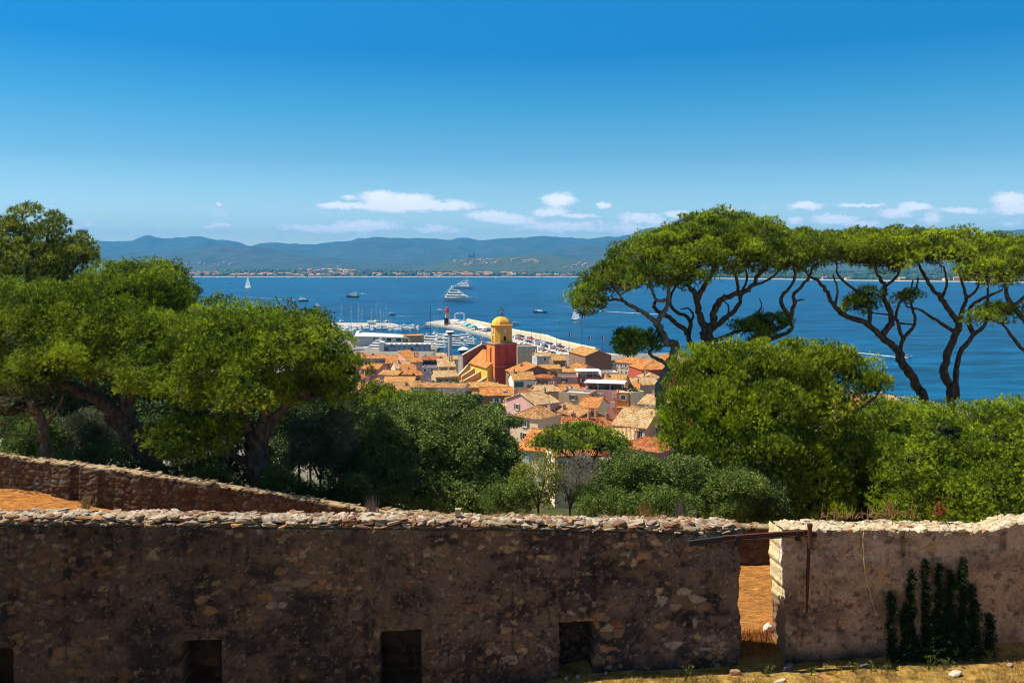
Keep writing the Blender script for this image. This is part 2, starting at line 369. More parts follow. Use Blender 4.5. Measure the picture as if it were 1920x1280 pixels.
# ------------------------------------------------------------------ far shore and hills
def shoreD(px): return np.interp(px, [-1500, 300, 1100, 1400, 1600, 1920, 3200], [4250, 4080, 4060, 3520, 3180, 2830, 1900])
def layer(name, pts, D, dn, df, rel, seed, m, nu=340, nd=44, near_z=2.0):
    """a range of hills whose crest stands at distance D; relief by spurs and gullies"""
    px = np.linspace(-700, 2620, nu); t = np.concatenate([np.linspace(-1, 0, nd), np.linspace(0, 1, 10)[1:]])
    PXg, T = np.meshgrid(px, t)
    u = (PXg - PX0) / F
    Dg = np.where(T < 0, D + T * dn, D + T * df)
    X = u * Dg
    crest = HC + (HY - np.interp(PXg, [p[0] for p in pts], [p[1] for p in pts])) / F * D
    crest = crest + (fbm(X / 420, 0 * X, seed=seed) - .5) * rel * .35 + (fbm(X / 110, 0 * X, seed=seed + 1) - .5) * rel * .12
    prof = np.where(T < 0, sstep(-1, 0.12, T) / sstep(-1, 0.12, 0.0), 1 - sstep(0, 1, T))
    spur = (fbm(X / (D * .07), Dg / (D * .16), seed=seed + 2, oct=5) - .5) * 2
    fade = np.clip(-T * 3.2, 0, 1) * np.clip((1 + T) * 4, 0, 1)
    Z = near_z + (crest - near_z) * prof + spur * rel * fade * .55
    V = np.stack([X, Dg, np.maximum(Z, near_z - 8 + 8 * (T > -1))], -1).reshape(-1, 3)
    o = put(name, npmesh(name, V, [gridfaces(nu, len(t))], m, smooth=True)); tag(o, kind="structure")
hill_m = mat("maquis_hillside", (.018, .034, .020), .95, col2=(.060, .062, .048), scale=.006, detail=8, bump=.0)
hill2_m = mat("wooded_hillside", (.022, .045, .014), .95, col2=(.07, .075, .04), scale=.02, detail=10)
plain_m = mat("coastal_plain_ground", (.035, .055, .02), .95, col2=(.12, .10, .055), scale=.008, detail=8)
layer("hills", [(-700, 462), (-100, 462), (100, 460), (160, 457), (185, 452), (215, 453), (250, 451), (268, 447), (282, 444), (300, 448), (325, 443), (352, 441), (385, 444), (405, 450),
      (440, 452), (455, 457), (468, 461), (490, 456), (510, 453), (545, 458), (562, 460), (600, 460), (640, 452), (670, 449), (700, 447), (760, 448), (820, 449), (840, 449), (866, 445), (900, 449),
      (950, 446), (1000, 444), (1060, 445), (1100, 447), (1130, 443), (1180, 440), (1205, 431), (1225, 428), (1260, 431), (1330, 440), (1480, 444), (1560, 432), (1590, 429), (1640, 431), (1700, 440), (1800, 441), (1900, 445), (2700, 450)], 12500, 4200, 2500, 260, 21, hill_m)
layer("hills", [(-700, 492), (100, 482), (250, 474), (350, 467), (420, 461), (500, 466), (560, 474), (650, 486), (750, 489), (900, 484), (960, 477), (1040, 468), (1110, 459), (1160, 463), (1230, 472),
      (1400, 468), (1560, 458), (1700, 456), (1800, 443), (1860, 434), (1920, 428), (2050, 420), (2700, 440)], 9000, 2400, 1800, 150, 41, hill_m)
layer("hills", [(-700, 490), (150, 489), (190, 486), (240, 484), (290, 488), (340, 497), (400, 505), (470, 508), (740, 506), (800, 501), (830, 493), (865, 485), (885, 481), (905, 486), (935, 481), (970, 478),
      (1050, 480), (1100, 487), (1180, 497), (1300, 500), (1500, 498), (1700, 500), (1920, 500), (2700, 498)], 6300, 1500, 1500, 46, 61, hill2_m)
def build_plain():
    px = np.linspace(-900, 2900, 420); t = np.array([0, 5, 12, 26, 60, 140, 300, 500, 800, 1200, 1800, 2600, 3600, 5200, 9000.])
    PXg, T = np.meshgrid(px, t); D = shoreD(PXg) + T + 30 * (fbm(PXg / 60, 0 * PXg, seed=8) - .5); X = (PXg - PX0) / F * D
    Z = np.interp(T, [0, 5, 12, 26, 60, 300, 800, 2600, 9000], [-.8, .5, 1.0, 1.8, 2.6, 4, 7, 14, 26]) + (fbm(X / 90, D / 90, seed=81) - .5) * 3 * (T > 40)
    V = np.stack([X, D, Z], -1).reshape(-1, 3)
    F4 = gridfaces(len(px), len(t)); row = np.repeat(np.arange(len(t) - 1), len(px) - 1)
    sand = mat("pale_sand", (.55, .48, .36), .95, var=.2, scale=.02)
    o = put("beach", npmesh("beach", V, [F4[row < 3]], sand)); tag(o, kind="structure")
    o = put("coastal_plain", npmesh("coastal_plain", V, [F4[row >= 3]], plain_m, smooth=True)); tag(o, kind="structure")
build_plain()

# ================================================================== the old town
rng = random.Random(7)
C = dict(cream=(.80, .64, .43), pink=(.68, .41, .36), salmon=(.72, .40, .24), white=(.84, .79, .72), ochre=(.76, .45, .14), red=(.50, .09, .045), lavender=(.54, .45, .57),
         brown=(.28, .16, .09), grey=(.52, .50, .48), yellow=(.80, .54, .06), orange=(.74, .26, .06), tan=(.58, .42, .26), rose=(.58, .27, .21))
WM = {k: mat("plaster_" + k, v, .9, var=.16, scale=.7, bump=.2, bscale=6) for k, v in C.items()}
def roofmat(name, ca, cb, cc):
    m = bpy.data.materials.new(name); m.use_nodes = True; nt = m.node_tree; N = nt.nodes; L = nt.links
    b = N['Principled BSDF']; b.inputs['Roughness'].default_value = .85; b.inputs['Specular IOR Level'].default_value = .15
    tc = N.new('ShaderNodeTexCoord'); oi = N.new('ShaderNodeObjectInfo')
    ad = N.new('ShaderNodeVectorMath'); ad.operation = 'ADD'; L.new(tc.outputs['Object'], ad.inputs[0]); L.new(oi.outputs['Location'], ad.inputs[1])
    n = N.new('ShaderNodeTexNoise'); n.inputs['Scale'].default_value = .55; n.inputs['Detail'].default_value = 5; n.inputs['Roughness'].default_value = .7; L.new(ad.outputs[0], n.inputs['Vector'])
    r = N.new('ShaderNodeValToRGB'); L.new(n.outputs['Fac'], r.inputs[0]); e = r.color_ramp.elements
    e[0].position = .33; e[0].color = (*ca, 1); e[1].position = .7; e[1].color = (*cc, 1); q = e.new(.5); q.color = (*cb, 1)
    # each tile weathers on its own
    v = N.new('ShaderNodeTexVoronoi'); v.inputs['Scale'].default_value = 1.0
    mp = N.new('ShaderNodeMapping'); mp.inputs['Scale'].default_value = (3.6, 2.2, 2.2); L.new(tc.outputs['Object'], mp.inputs[0]); L.new(mp.outputs[0], v.inputs['Vector'])
    sp = N.new('ShaderNodeSeparateXYZ'); L.new(v.outputs['Color'], sp.inputs[0])
    mr = N.new('ShaderNodeMapRange'); mr.inputs[3].default_value = .66; mr.inputs[4].default_value = 1.25; L.new(sp.outputs[0], mr.inputs[0])
    vm = N.new('ShaderNodeVectorMath'); vm.operation = 'SCALE'; L.new(r.outputs[0], vm.inputs[0]); L.new(mr.outputs[0], vm.inputs['Scale']); L.new(vm.outputs[0], b.inputs['Base Color'])
    w = N.new('ShaderNodeTexWave'); w.wave_type = 'BANDS'; w.bands_direction = 'X'; w.inputs['Scale'].default_value = 1.15; w.inputs['Distortion'].default_value = .6; L.new(tc.outputs['Object'], w.inputs['Vector'])
    bp = N.new('ShaderNodeBump'); bp.inputs['Strength'].default_value = 1.0; bp.inputs['Distance'].default_value = .22; L.new(w.outputs['Fac'], bp.inputs['Height']); L.new(bp.outputs[0], b.inputs['Normal'])
    return m
RM = {'orange': roofmat("orange_canal_tiles", (.46, .14, .035), (.70, .27, .065), (.76, .42, .18)),
      'tan': roofmat("tan_canal_tiles", (.50, .27, .11), (.68, .43, .20), (.76, .58, .36)),
      'ochre': roofmat("ochre_canal_tiles", (.50, .22, .06), (.68, .35, .10), (.72, .46, .20)),
      'red': roofmat("red_canal_tiles", (.30, .08, .025), (.50, .16, .05), (.58, .26, .11)),
      'mixed': roofmat("weathered_canal_tiles", (.34, .14, .05), (.54, .27, .10), (.62, .42, .22)),
      'grey': mat("grey_terrace_floor", (.42, .42, .43), .9, var=.2, scale=1.0)}
glass_m = mat("dark_window_glass", (.02, .025, .03), .15, spec=.5)
frame_m = mat("white_window_frame", (.70, .68, .62), .6)
SH = {'blue': mat("blue_grey_shutter", (.20, .27, .36), .7), 'green': mat("green_shutter", (.06, .14, .08), .7), 'white': mat("white_shutter", (.70, .70, .68), .7),
      'brown': mat("brown_shutter", (.17, .08, .04), .7), 'pale': mat("pale_blue_shutter", (.45, .52, .60), .7), 'red': mat("red_shutter", (.35, .06, .03), .7)}
chim_m = mat("chimney_plaster", (.55, .38, .26), .9, var=.2, scale=2)
pot_m = mat("chimney_pot_clay", (.42, .16, .07), .9)
white_m = mat("white_paint", (.78, .78, .76), .5, var=.06, scale=2)
conc_m = mat("harbour_concrete", (.46, .42, .36), .9, var=.25, scale=.25, bump=.2, bscale=2)
lav_m = WM['lavender']

def window_mesh(sh, w=1.0, h=1.5, kind='shut'):
    mb = MB()
    mb.box(-w / 2, w / 2, -.02, .06, 0, h, glass_m)
    for x0, x1, z0, z1 in ((-w / 2 - .07, -w / 2 + .03, -.07, h + .07), (w / 2 - .03, w / 2 + .07, -.07, h + .07), (-w / 2 + .03, w / 2 - .03, -.07, .03), (-w / 2 + .03, w / 2 - .03, h - .03, h + .07), (-.03, .03, .03, h - .03)):
        mb.box(x0, x1, -.06, .06, z0, z1, frame_m)
    if kind == 'shut':
        for s in (-1, 1):
            a = s * (w / 2 + .1); b = s * (w / 2 + .1 + w * .5)
            mb.box(min(a, b), max(a, b), -.1, -.02, -.03, h + .03, SH[sh])
    if kind == 'closed':
        mb.box(-w / 2 + .02, -.02, -.12, -.07, .02, h - .02, SH[sh]); mb.box(.02, w / 2 - .02, -.12, -.07, .02, h - .02, SH[sh])
    mb.box(-w / 2 - .12, w / 2 + .12, -.16, .05, -.16, -.08, frame_m)
    return mb.mesh("window")
WIN = {}
def winmesh(sh, kind, w, h):
    k = (sh, kind, round(w, 1), round(h, 1))
    if k not in WIN: WIN[k] = window_mesh(sh, w, h, kind)
    return WIN[k]
LMx = mat("aerial_metal", (.25, .25, .26), .5)
def chimney_mesh(w, d, h):
    mb = MB(); mb.box(-w / 2, w / 2, -d / 2, d / 2, -1.2, h, chim_m); mb.box(-w / 2 - .08, w / 2 + .08, -d / 2 - .08, d / 2 + .08, h, h + .12, chim_m)
    mb.cyl((0, 0), .16, .13, h + .12, h + .5, pot_m, 8)
    if h > 1.8:
        mb.bar((.2, 0, h), (.2, 0, h + 2.6), .03, LMx, 4)
        for k in range(4): mb.bar((-.3, 0, h + 1.8 + k * .22), (.7, 0, h + 1.8 + k * .22), .02, LMx, 3)
    return mb.mesh("chimney")
CH = [chimney_mesh(.8, .55, 1.4), chimney_mesh(.6, .6, 1.9), chimney_mesh(1.2, .5, 1.1)]

def solveD(px, py, h, lo=120., hi=580.):
    D = np.arange(lo, hi, .5); x = (px - PX0) / F * D; z = HC - (py - HY) / F * D
    g = ground(x, D) + h; k = np.where(z <= g)[0]
    return float(D[k[0]]) if len(k) else hi
HOUSES = []
def house(px, py, wpx, dep, h, rot, roof, rc, wc, wins="2x2", sh='blue', label="", key="", lift=0.0, D=None, pitch=.30, extra=(), chim=1, name="town_house"):
    if D is None: D = solveD(px, py, h)
    ze = HC - (py - HY) / F * D; X = (px - PX0) / F * D
    a = R(rot); w = wpx / F * D / max(.5, math.cos(a)) if abs(rot) < 50 else wpx / F * D
    cx = X - math.sin(a) * dep / 2 * 1.0; cy = D + math.cos(a) * dep / 2
    zb = min(gz(cx, cy), gz(X, D)) - .5; H = ze - zb
    root = empty(name, (cx, cy, zb), a)
    tag(root, label, "house", "old town houses")
    HOUSES.append((cx, cy, max(w, dep) / 2, key or label, rc, wc, px))
    m = WM[wc]; wall = MB(); x, y = w / 2, dep / 2; ov = .35; th = .22
    rise = pitch * (y if roof in ('gx', 'hip') else x if roof == 'gy' else dep)
    rm = MB(); rz = 0
    if roof in ('gx', 'gy'):
        lx, ly = (x, y) if roof == 'gx' else (y, x); rz = 0 if roof == 'gx' else R(90)
        T = Matrix.Rotation(rz, 4, 'Z')
        vs = [T @ Vector(v) for v in ((-lx, -ly, -2.5), (lx, -ly, -2.5), (lx, ly, -2.5), (-lx, ly, -2.5), (-lx, -ly, H), (lx, -ly, H), (lx, ly, H), (-lx, ly, H), (-lx, 0, H + rise), (lx, 0, H + rise))]
        wall.add(vs, [(0, 1, 5, 4), (1, 2, 6, 9, 5), (2, 3, 7, 6), (3, 0, 4, 8, 7)], m)
        s = rise / ly
        for sg in (-1, 1):
            y0, z0 = sg * (ly + ov), H - ov * s
            q = [(-lx - ov, 0, H + rise + .03), (lx + ov, 0, H + rise + .03), (lx + ov, y0, z0 + .03), (-lx - ov, y0, z0 + .03)]
            vs = [Vector(v) for v in q] + [Vector((v[0], v[1], v[2] + th)) for v in q]
            rm.add(vs, [(0, 1, 2, 3)[::sg], (4, 5, 6, 7)[::-sg], (3, 2, 6, 7)[::sg], (0, 3, 7, 4)[::sg], (2, 1, 5, 6)[::sg]], RM[rc])
        rm.bar((-lx - ov, 0, H + rise + th), (lx + ov, 0, H + rise + th), .16, RM[rc], 6)
        top = lambda u, v: H + rise * (1 - abs(v / y)) if roof == 'gx' else H + rise * (1 - abs(u / x))
    elif roof == 'hip':
        k = max(0.0, x - y)
        wall.box(-x, x, -y, y, -2.5, H, m)
        A = [(-x - ov, -y - ov, H - .05), (x + ov, -y - ov, H - .05), (x + ov, y + ov, H - .05), (-x - ov, y + ov, H - .05)]
        if x >= y: B_ = [(-k, 0, H + rise), (k, 0, H + rise)]
        else: B_ = [(0, -(y - x), H + rise), (0, (y - x), H + rise)]
        if x >= y: rm.add(A + B_, [(0, 1, 5, 4), (1, 2, 5), (2, 3, 4, 5), (3, 0, 4), (3, 2, 1, 0)], RM[rc])
        else: rm.add(A + B_, [(0, 1, 4), (1, 2, 5, 4), (2, 3, 5), (3, 0, 4, 5), (3, 2, 1, 0)], RM[rc])
        for (i, j) in (((0, 4), (1, 5), (2, 5), (3, 4)) if x >= y else ((0, 4), (1, 4), (2, 5), (3, 5))):
            rm.bar((A + B_)[i], (A + B_)[j], .12, RM[rc], 5)
        top = lambda u, v: H + rise * .5
    elif roof == 'mono':
        vs = [(-x, -y, -2.5), (x, -y, -2.5), (x, y, -2.5), (-x, y, -2.5), (-x, -y, H), (x, -y, H), (x, y, H + rise), (-x, y, H + rise)]
        wall.add(vs, [(0, 1, 5, 4), (1, 2, 6, 5), (2, 3, 7, 6), (3, 0, 4, 7)], m)
        q = [(-x - ov, -y - ov, H - ov * pitch + .03), (x + ov, -y - ov, H - ov * pitch + .03), (x + ov, y + .1, H + rise + .05), (-x - ov, y + .1, H + rise + .05)]
        vs = q + [(v[0], v[1], v[2] + th) for v in q]
        rm.add(vs, [(3, 2, 1, 0), (4, 5, 6, 7), (0, 1, 5, 4), (1, 2, 6, 5), (2, 3, 7, 6), (3, 0, 4, 7)], RM[rc])
        top = lambda u, v: H + rise * (v + y) / (2 * y)
    else:
        wall.box(-x, x, -y, y, -2.5, H - .9, m)
        for bx in ((-x, x, -y, -y + .25), (-x, x, y - .25, y), (-x, -x + .25, -y + .25, y - .25), (x - .25, x, -y + .25, y - .25)): wall.box(*bx, H - .9, H, m)
        rm.box(-x + .25, x - .25, -y + .25, y - .25, H - .9, H - .82, RM[rc if rc in ('grey',) else 'grey'])
        top = lambda u, v: H - .8
    wall.build("wall", root); rm.build("roof", root, rz=rz)
    # windows on the front and the two ends
    if wins and wins != "0":
        nc, nr = (int(t) for t in wins.split('x'))
        kind = 'closed' if sh in ('blue', 'pale', 'green') else 'shut'
        wm = winmesh(sh, kind, min(1.15, w / nc * .34), 1.35)
        for r_ in range(nr):
            z0 = H - 2.1 - 2.9 * r_
            if z0 < 1: break
            for c in range(nc):
                u = (c + .5) / nc * w - w / 2 + rng.uniform(-.25, .25)
                put("window", wm, root, (u, -y - .03, z0))
            if rng.random() < .75: put("window", wm, root, (x + .03, rng.uniform(-.3, .3) * y, z0), R(90))
            if rng.random() < .75: put("window", wm, root, (-x - .03, rng.uniform(-.3, .3) * y, z0), R(-90))
    if roof != 'flat':
        for c in range(chim):
            u, v = rng.choice((-.75, -.4, .5, .8)) * x, rng.uniform(-.3, .6) * y
            put("chimney", CH[rng.randrange(3)], root, (u, v, top(u, v)), R(rng.choice((0, 90))))
    for e in extra: EX[e[0]](root, x, y, H, rise, *e[1:])
    return root
def ex_dish(root, x, y, H, rise, u=0, v=0, r=.5, z=1.0):
    mb = MB(); n = 14
    T = Matrix.Translation((u * x, v * y, H + z)) @ Matrix.Rotation(R(60), 4, 'X')
    rings = []
    for k in range(5):
        rr = r * k / 4 + .01; rings.append([T @ Vector((rr * math.cos(2 * math.pi * i / n), rr * math.sin(2 * math.pi * i / n), .35 * rr * rr / r)) for i in range(n)])
    mb.loft(rings, white_m, caps=True); mb.bar((u * x, v * y, H + z - 1.6), (u * x, v * y, H + z), .05, frame_m); mb.build("satellite_dish", root)
def ex_skylight(root, x, y, H, rise, u=0, v=-.5, w=1.0):
    s = rise / y; z = H + rise * (1 - abs(v)) + .25
    T = Matrix.Translation((u * x, v * y, z)) @ Matrix.Rotation(math.atan(s) * (1 if v < 0 else -1), 4, 'X')
    mb = MB(); mb.box(-w / 2, w / 2, -w * .6, w * .6, -.1, .10, frame_m, T); mb.box(-w / 2 + .1, w / 2 - .1, -w * .6 + .1, w * .6 - .1, .10, .13, glass_m, T); mb.build("skylight", root)
def ex_awning(root, x, y, H, rise, u0=-.8, u1=.8, z=-1.0, out=2.2):
    mb = MB(); a, b = u0 * x, u1 * x
    mb.add([(a, -y - .05, H + z), (b, -y - .05, H + z), (b, -y - out, H + z - .7), (a, -y - out, H + z - .7), (a, -y - .05, H + z - .08), (b, -y - .05, H + z - .08), (b, -y - out, H + z - .95), (a, -y - out, H + z - .95)],
           [(3, 2, 1, 0), (4, 5, 6, 7), (2, 3, 7, 6), (0, 4, 7, 3), (1, 2, 6, 5)], white_m)
    mb.build("awning", root)
def ex_opening(root, x, y, H, rise, u=0, z=-2.4, w=2.4, h=1.8, col=None):
    mb = MB(); mb.box(u * x - w / 2, u * x + w / 2, -y - .04, -y + .02, H + z, H + z + h, glass_m if col is None else col)
    for a, b, c, d in ((u * x - w / 2 - .12, u * x - w / 2, H + z - .1, H + z + h + .1), (u * x + w / 2, u * x + w / 2 + .12, H + z - .1, H + z + h + .1), (u * x - w / 2, u * x + w / 2, H + z + h, H + z + h + .1)): mb.box(a, b, -y - .10, -y + .02, c, d, frame_m)
    mb.build("window", root)
def ex_railing(root, x, y, H, rise, z=-3.4, out=1.3, m='rose'):
    mb = MB(); mb.box(-x, x, -y - out, -y, H + z - .2, H + z, WM[m]); mb.box(-x, x, -y - out, -y - out + .07, H + z + .95, H + z + 1.02, WM[m])
    n = int(2 * x / .4)
    for i in range(n + 1): u = -x + 2 * x * i / n; mb.box(u - .03, u + .03, -y - out + .01, -y - out + .06, H + z, H + z + .95, WM[m])
    mb.build("balcony", root)
def ex_terrace(root, x, y, H, rise, col='brown'):
    """open roof room: posts, shade and dark inside"""
    mb = MB(); mb.box(-x * .85, x * .85, -y * .4, y * .7, H - .8, H + 1.9, WM[col]); mb.build("loggia_room", root)
    mb = MB()
    for u in (-.9, -.3, .3, .9): mb.box(u * x - .08, u * x + .08, -y * .85 - .08, -y * .85 + .08, H - .8, H + 2.0, white_m)
    mb.box(-x, x, -y, y * .8, H + 2.0, H + 2.15, white_m); mb.build("pergola", root)
def ex_planter(root, x, y, H, rise, n=7):
    mb = MB()
    for i in range(n):
        u = rng.uniform(-.85, .85) * x; v = rng.uniform(-.9, -.3) * y; r = rng.uniform(.5, 1.0)
        for k in range(9):
            a = rng.random() * 6.28; q = rng.random() * .6 * r
            T = Matrix.Translation((u + q * math.cos(a), v + q * math.sin(a), H - .5 + rng.random() * r * 1.3)) @ Matrix.Rotation(rng.random() * 6, 4, 'Z') @ Matrix.Rotation(rng.random() * 3, 4, 'X')
            mb.box(-.3 * r, .3 * r, -.02, .3 * r, -.2 * r, .25 * r, shrub_m, T)
    mb.build("terrace_plants", root)
shrub_m = mat("terrace_plant_leaves", (.04, .10, .02), .8, var=.5, scale=2)
EX = dict(dish=ex_dish, skylight=ex_skylight, awning=ex_awning, opening=ex_opening, railing=ex_railing, terrace=ex_terrace, planter=ex_planter)

# px, eave row, width px, depth m, height m, turn, roof, roof colour, wall, windows, shutters, label, short key
H_ = house
H_(674, 671, 25, 9, 8, 8, 'gx', 'orange', 'grey', "3x1", 'brown', "grey house with small orange roof, left end of the row before the port building", "grey house at the row's left end")
H_(706, 672, 36, 9, 8, 6, 'gx', 'orange', 'grey', "5x2", 'brown', "grey terrace house with wide orange roof before the white motor yacht", "grey house with wide orange roof")
H_(739, 681, 30, 13, 8, 4, 'gx', 'orange', 'rose', "2x1", 'brown', "deep orange roofed house under the left end of the blue port building", "deep orange roofed house", pitch=.4)
H_(771, 668, 25, 8, 8, 4, 'gx', 'red', 'cream', "2x1", 'white', "small red-orange roof below the middle of the blue port building", "small red-orange roof")
H_(782, 679, 20, 14, 9, 32, 'mono', 'orange', 'salmon', "1x1", 'white', "plain tan-pink gable wall house left of the rooftop loggia", "tan-pink gable wall house")
H_(806, 675, 32, 8, 9, -4, 'gx', 'red', 'brown', "0", 'white', "house with bright red-orange roof over a dark open rooftop loggia", "house with rooftop loggia", extra=(('opening', 0, -2.6, 7, 2.2),))
H_(804, 688, 28, 8, 8, -6, 'flat', 'grey', 'lavender', "2x1", 'white', "lavender house with white parapet below the rooftop loggia", "lavender house with white parapet")
H_(828, 668, 18, 8, 9, 10, 'gx', 'tan', 'cream', "2x1", 'brown', "narrow cream house with tan roof right of the loggia", "narrow cream house")
H_(847, 674, 24, 8, 8, 14, 'gx', 'tan', 'cream', "2x1", 'blue', "tan-roofed house beneath the white harbour control tower", "house beneath the control tower")
H_(838, 688, 30, 9, 8, 10, 'mono', 'tan', 'tan', "2x1", 'brown', "broad low tan roof between loggia house and church", "broad low tan roof", chim=2)
H_(757, 691, 28, 10, 7.5, 20, 'gx', 'tan', 'cream', "0", 'white', "white triangular gable house with tan-orange roof left of the lavender house", "white gable house", pitch=.5)
H_(693, 692, 32, 11, 7.5, -14, 'gx', 'orange', 'rose', "2x1", 'brown', "orange roof sloping down leftwards beside the dark pine sprig", "orange roof by the pine sprig", chim=2)
H_(727, 703, 36, 8, 7.5, -22, 'gx', 'ochre', 'salmon', "2x1", 'blue', "salmon house with yellow-tan roof and two blue-shuttered windows", "salmon house with blue shutters")
H_(759, 702, 25, 8, 7.5, 4, 'gx', 'orange', 'salmon', "1x1", 'blue', "salmon annex with orange roof and one wide blue-grey window", "salmon annex", extra=(('opening', 0, -2.3, 3.6, 1.4, SH['blue']),))
H_(690, 698, 36, 7, 6, 2, 'flat', 'grey', 'lavender', "2x1", 'white', "flat-topped lavender-grey house with white band at left edge of town", "flat lavender-grey house", extra=(('planter', 5),))
H_(780, 704, 24, 11, 7, 28, 'mono', 'orange', 'salmon', "1x1", 'brown', "slanting orange roof in front of the lavender house", "slanting orange roof")
H_(838, 707, 40, 12, 7, 14, 'gx', 'tan', 'tan', "3x1", 'brown', "wide pale tan tiled roof left of the church buttresses", "wide pale tan roof", chim=2)
H_(747, 725, 56, 8, 7, 3, 'mono', 'ochre', 'brown', "3x1", 'brown', "long yellow-tan lean-to roof above a shaded brown wall", "long lean-to roof", chim=0)
H_(703, 721, 26, 8, 6.5, -8, 'flat', 'grey', 'rose', "2x1", 'brown', "dark rose flat house below the lavender-grey one", "dark rose flat house", extra=(('planter', 4),))
H_(833, 719, 64, 6, 6, 3, 'flat', 'grey', 'tan', "0", 'brown', "roof terrace with planters and railing behind the long pink-white building", "roof terrace with planters", extra=(('planter', 14),))
H_(822, 727, 98, 8, 7.5, -9, 'gx', 'mixed', 'white', "8x1", 'pale', "long pinkish white building with pink balcony behind the oak crown", "long pinkish white building", extra=(('railing', -3.2), ('opening', -.28, -2.2, 4.2, 1.8, SH['green'])), chim=2, pitch=.26)
H_(749, 738, 42, 9, 6.5, 14, 'mono', 'mixed', 'pink', "2x1", 'white', "pink house with gently sloped edge left of the long white building", "pink house left of the long building")
H_(748, 752, 46, 9, 6.5, 20, 'mono', 'orange', 'orange', "3x1", 'white', "low orange-walled house with sloping orange roof above the oak", "low orange-walled house")
H_(716, 738, 20, 8, 8.5, -30, 'gy', 'orange', 'orange', "1x2", 'brown', "tall strong orange wall beside the yellow-green tree", "tall strong orange wall")
H_(906, 727, 56, 9, 6.5, 5, 'gx', 'ochre', 'ochre', "0", 'brown', "ochre house at the foot of the red bell tower", "ochre house at the tower foot")
H_(932, 742, 60, 12, 7.5, 4, 'gx', 'orange', 'brown', "1x1", 'white', "brown-walled house with wide orange roof and one small white-framed window", "brown house with one small window", extra=(('skylight', .5, -.7, 1.2), ('skylight', .62, -.7, 1.0)))
H_(936, 770, 28, 8, 6, 4, 'gx', 'tan', 'tan', "2x1", 'brown', "small tan roof directly below the brown house", "small tan roof below the brown house")
# right of the tower
H_(1007, 701, 78, 15, 9, 16, 'gy', 'orange', 'brown', "0", 'brown', "big orange roof over a dark triangular gable right of the tower", "big orange roof right of the tower", pitch=.36, extra=())
H_(987, 649, 34, 12, 12, 8, 'flat', 'red', 'tan', "3x2", 'pale', "tall beige block with flat pinkish roof behind the tower, near the parked cars", "tall beige block")
H_(1022, 668, 30, 9, 8, 16, 'gx', 'tan', 'grey', "1x1", 'white', "small grey house with white gable beneath the white vans", "small grey house by the vans")
H_(1049, 676, 25, 11, 8, 8, 'gx', 'ochre', 'brown', "1x1", 'brown', "square ochre roof between grey house and harbour quay", "square ochre roof", pitch=.38)
H_(1035, 692, 36, 9, 8, 14, 'gx', 'ochre', 'tan', "1x1", 'brown', "ochre roof tucked behind the big orange one", "ochre roof behind the big orange one")
H_(1076, 698, 42, 10, 8, -8, 'gx', 'ochre', 'cream', "3x1", 'white', "cream house with ochre roof and white dormers, left of the grey gable", "cream house with ochre roof", chim=2)
H_(1102, 690, 26, 9, 9, 26, 'gy', 'orange', 'grey', "1x1", 'white', "grey-lilac gabled house in front of the dark boathouse gable", "grey-lilac gabled house")
H_(1122, 667, 50, 22, 13, 16, 'gy', 'ochre', 'brown', "0", 'brown', "large hall with huge dark stone gable and ochre roof near the shore", "large hall with dark gable", pitch=.36, name="boathouse")
H_(1174, 680, 60, 12, 10, -32, 'hip', 'orange', 'cream', "7x2", 'white', "cream building with white cornice and tall windows beside the dark gable hall", "cream corniced building", pitch=.3, name="town_hall", chim=1, extra=())
H_(1240, 692, 74, 16, 10, 12, 'hip', 'orange', 'red', "0", 'white', "red-walled house under the largest bright orange hipped roof by the sea", "largest hipped orange roof", pitch=.42)
H_(1252, 676, 40, 12, 10, -10, 'hip', 'orange', 'rose', "0", 'white', "orange hipped roof at the water's edge behind the leaning pine trunk", "hipped roof at the water's edge", pitch=.4)
H_(1283, 690, 30, 11, 8, -25, 'gx', 'orange', 'cream', "2x1", 'white', "orange-roofed shore house right of the leaning trunk", "shore house right of the trunk")
H_(1228, 709, 26, 9, 7.5, 20, 'hip', 'tan', 'tan', "0", 'white', "little pale hipped roof below the red-walled house", "little pale hipped roof", pitch=.4)
H_(983, 712, 40, 9, 8.5, 12, 'gx', 'ochre', 'white', "0", 'green', "house with yellow-tan roof, white gable and big green shutters by the tower", "green-shuttered house", pitch=.5, extra=(('opening', -.5, -2.6, 3.4, 1.9, SH['green']), ('opening', .55, -3.2, 2.2, 1.3, SH['green'])))
H_(985, 722, 32, 7, 6, 10, 'flat', 'grey', 'pink', "2x1", 'green', "mauve-pink flat annex under the green-shuttered house", "mauve annex")
H_(1017, 709, 32, 8, 8, -18, 'gx', 'red', 'pink', "4x1", 'red', "pink house with row of narrow red windows and white balcony", "pink house with red windows", pitch=.2)
H_(1058, 706, 50, 8, 8, -4, 'flat', 'grey', 'pink', "1x1", 'brown', "long blank mauve-pink wall right of the red windows", "long blank mauve wall")
H_(1105, 706, 46, 9, 8, 4, 'flat', 'grey', 'red', "2x1", 'white', "brick-red house with rooftop cabins and air units", "brick-red rooftop house", extra=(('terrace', 'cream'), ('planter', 5)))
H_(1143, 698, 32, 8, 8, 6, 'flat', 'grey', 'white', "3x1", 'white', "grey-white flat house crowded with roof vents beneath the dark gable", "grey-white flat house")
H_(1149, 727, 38, 14, 8.5, -16, 'gx', 'ochre', 'ochre', "0", 'white', "steep ochre roof behind the large white satellite dish", "steep ochre roof", pitch=.5, extra=(('dish', .2, -1.02, 1.5, 1.1),))
H_(1172, 709, 30, 9, 8, 10, 'flat', 'grey', 'red', "2x1", 'white', "red-walled terrace house with pale roof patch left of the tan roofs", "red-walled terrace house")
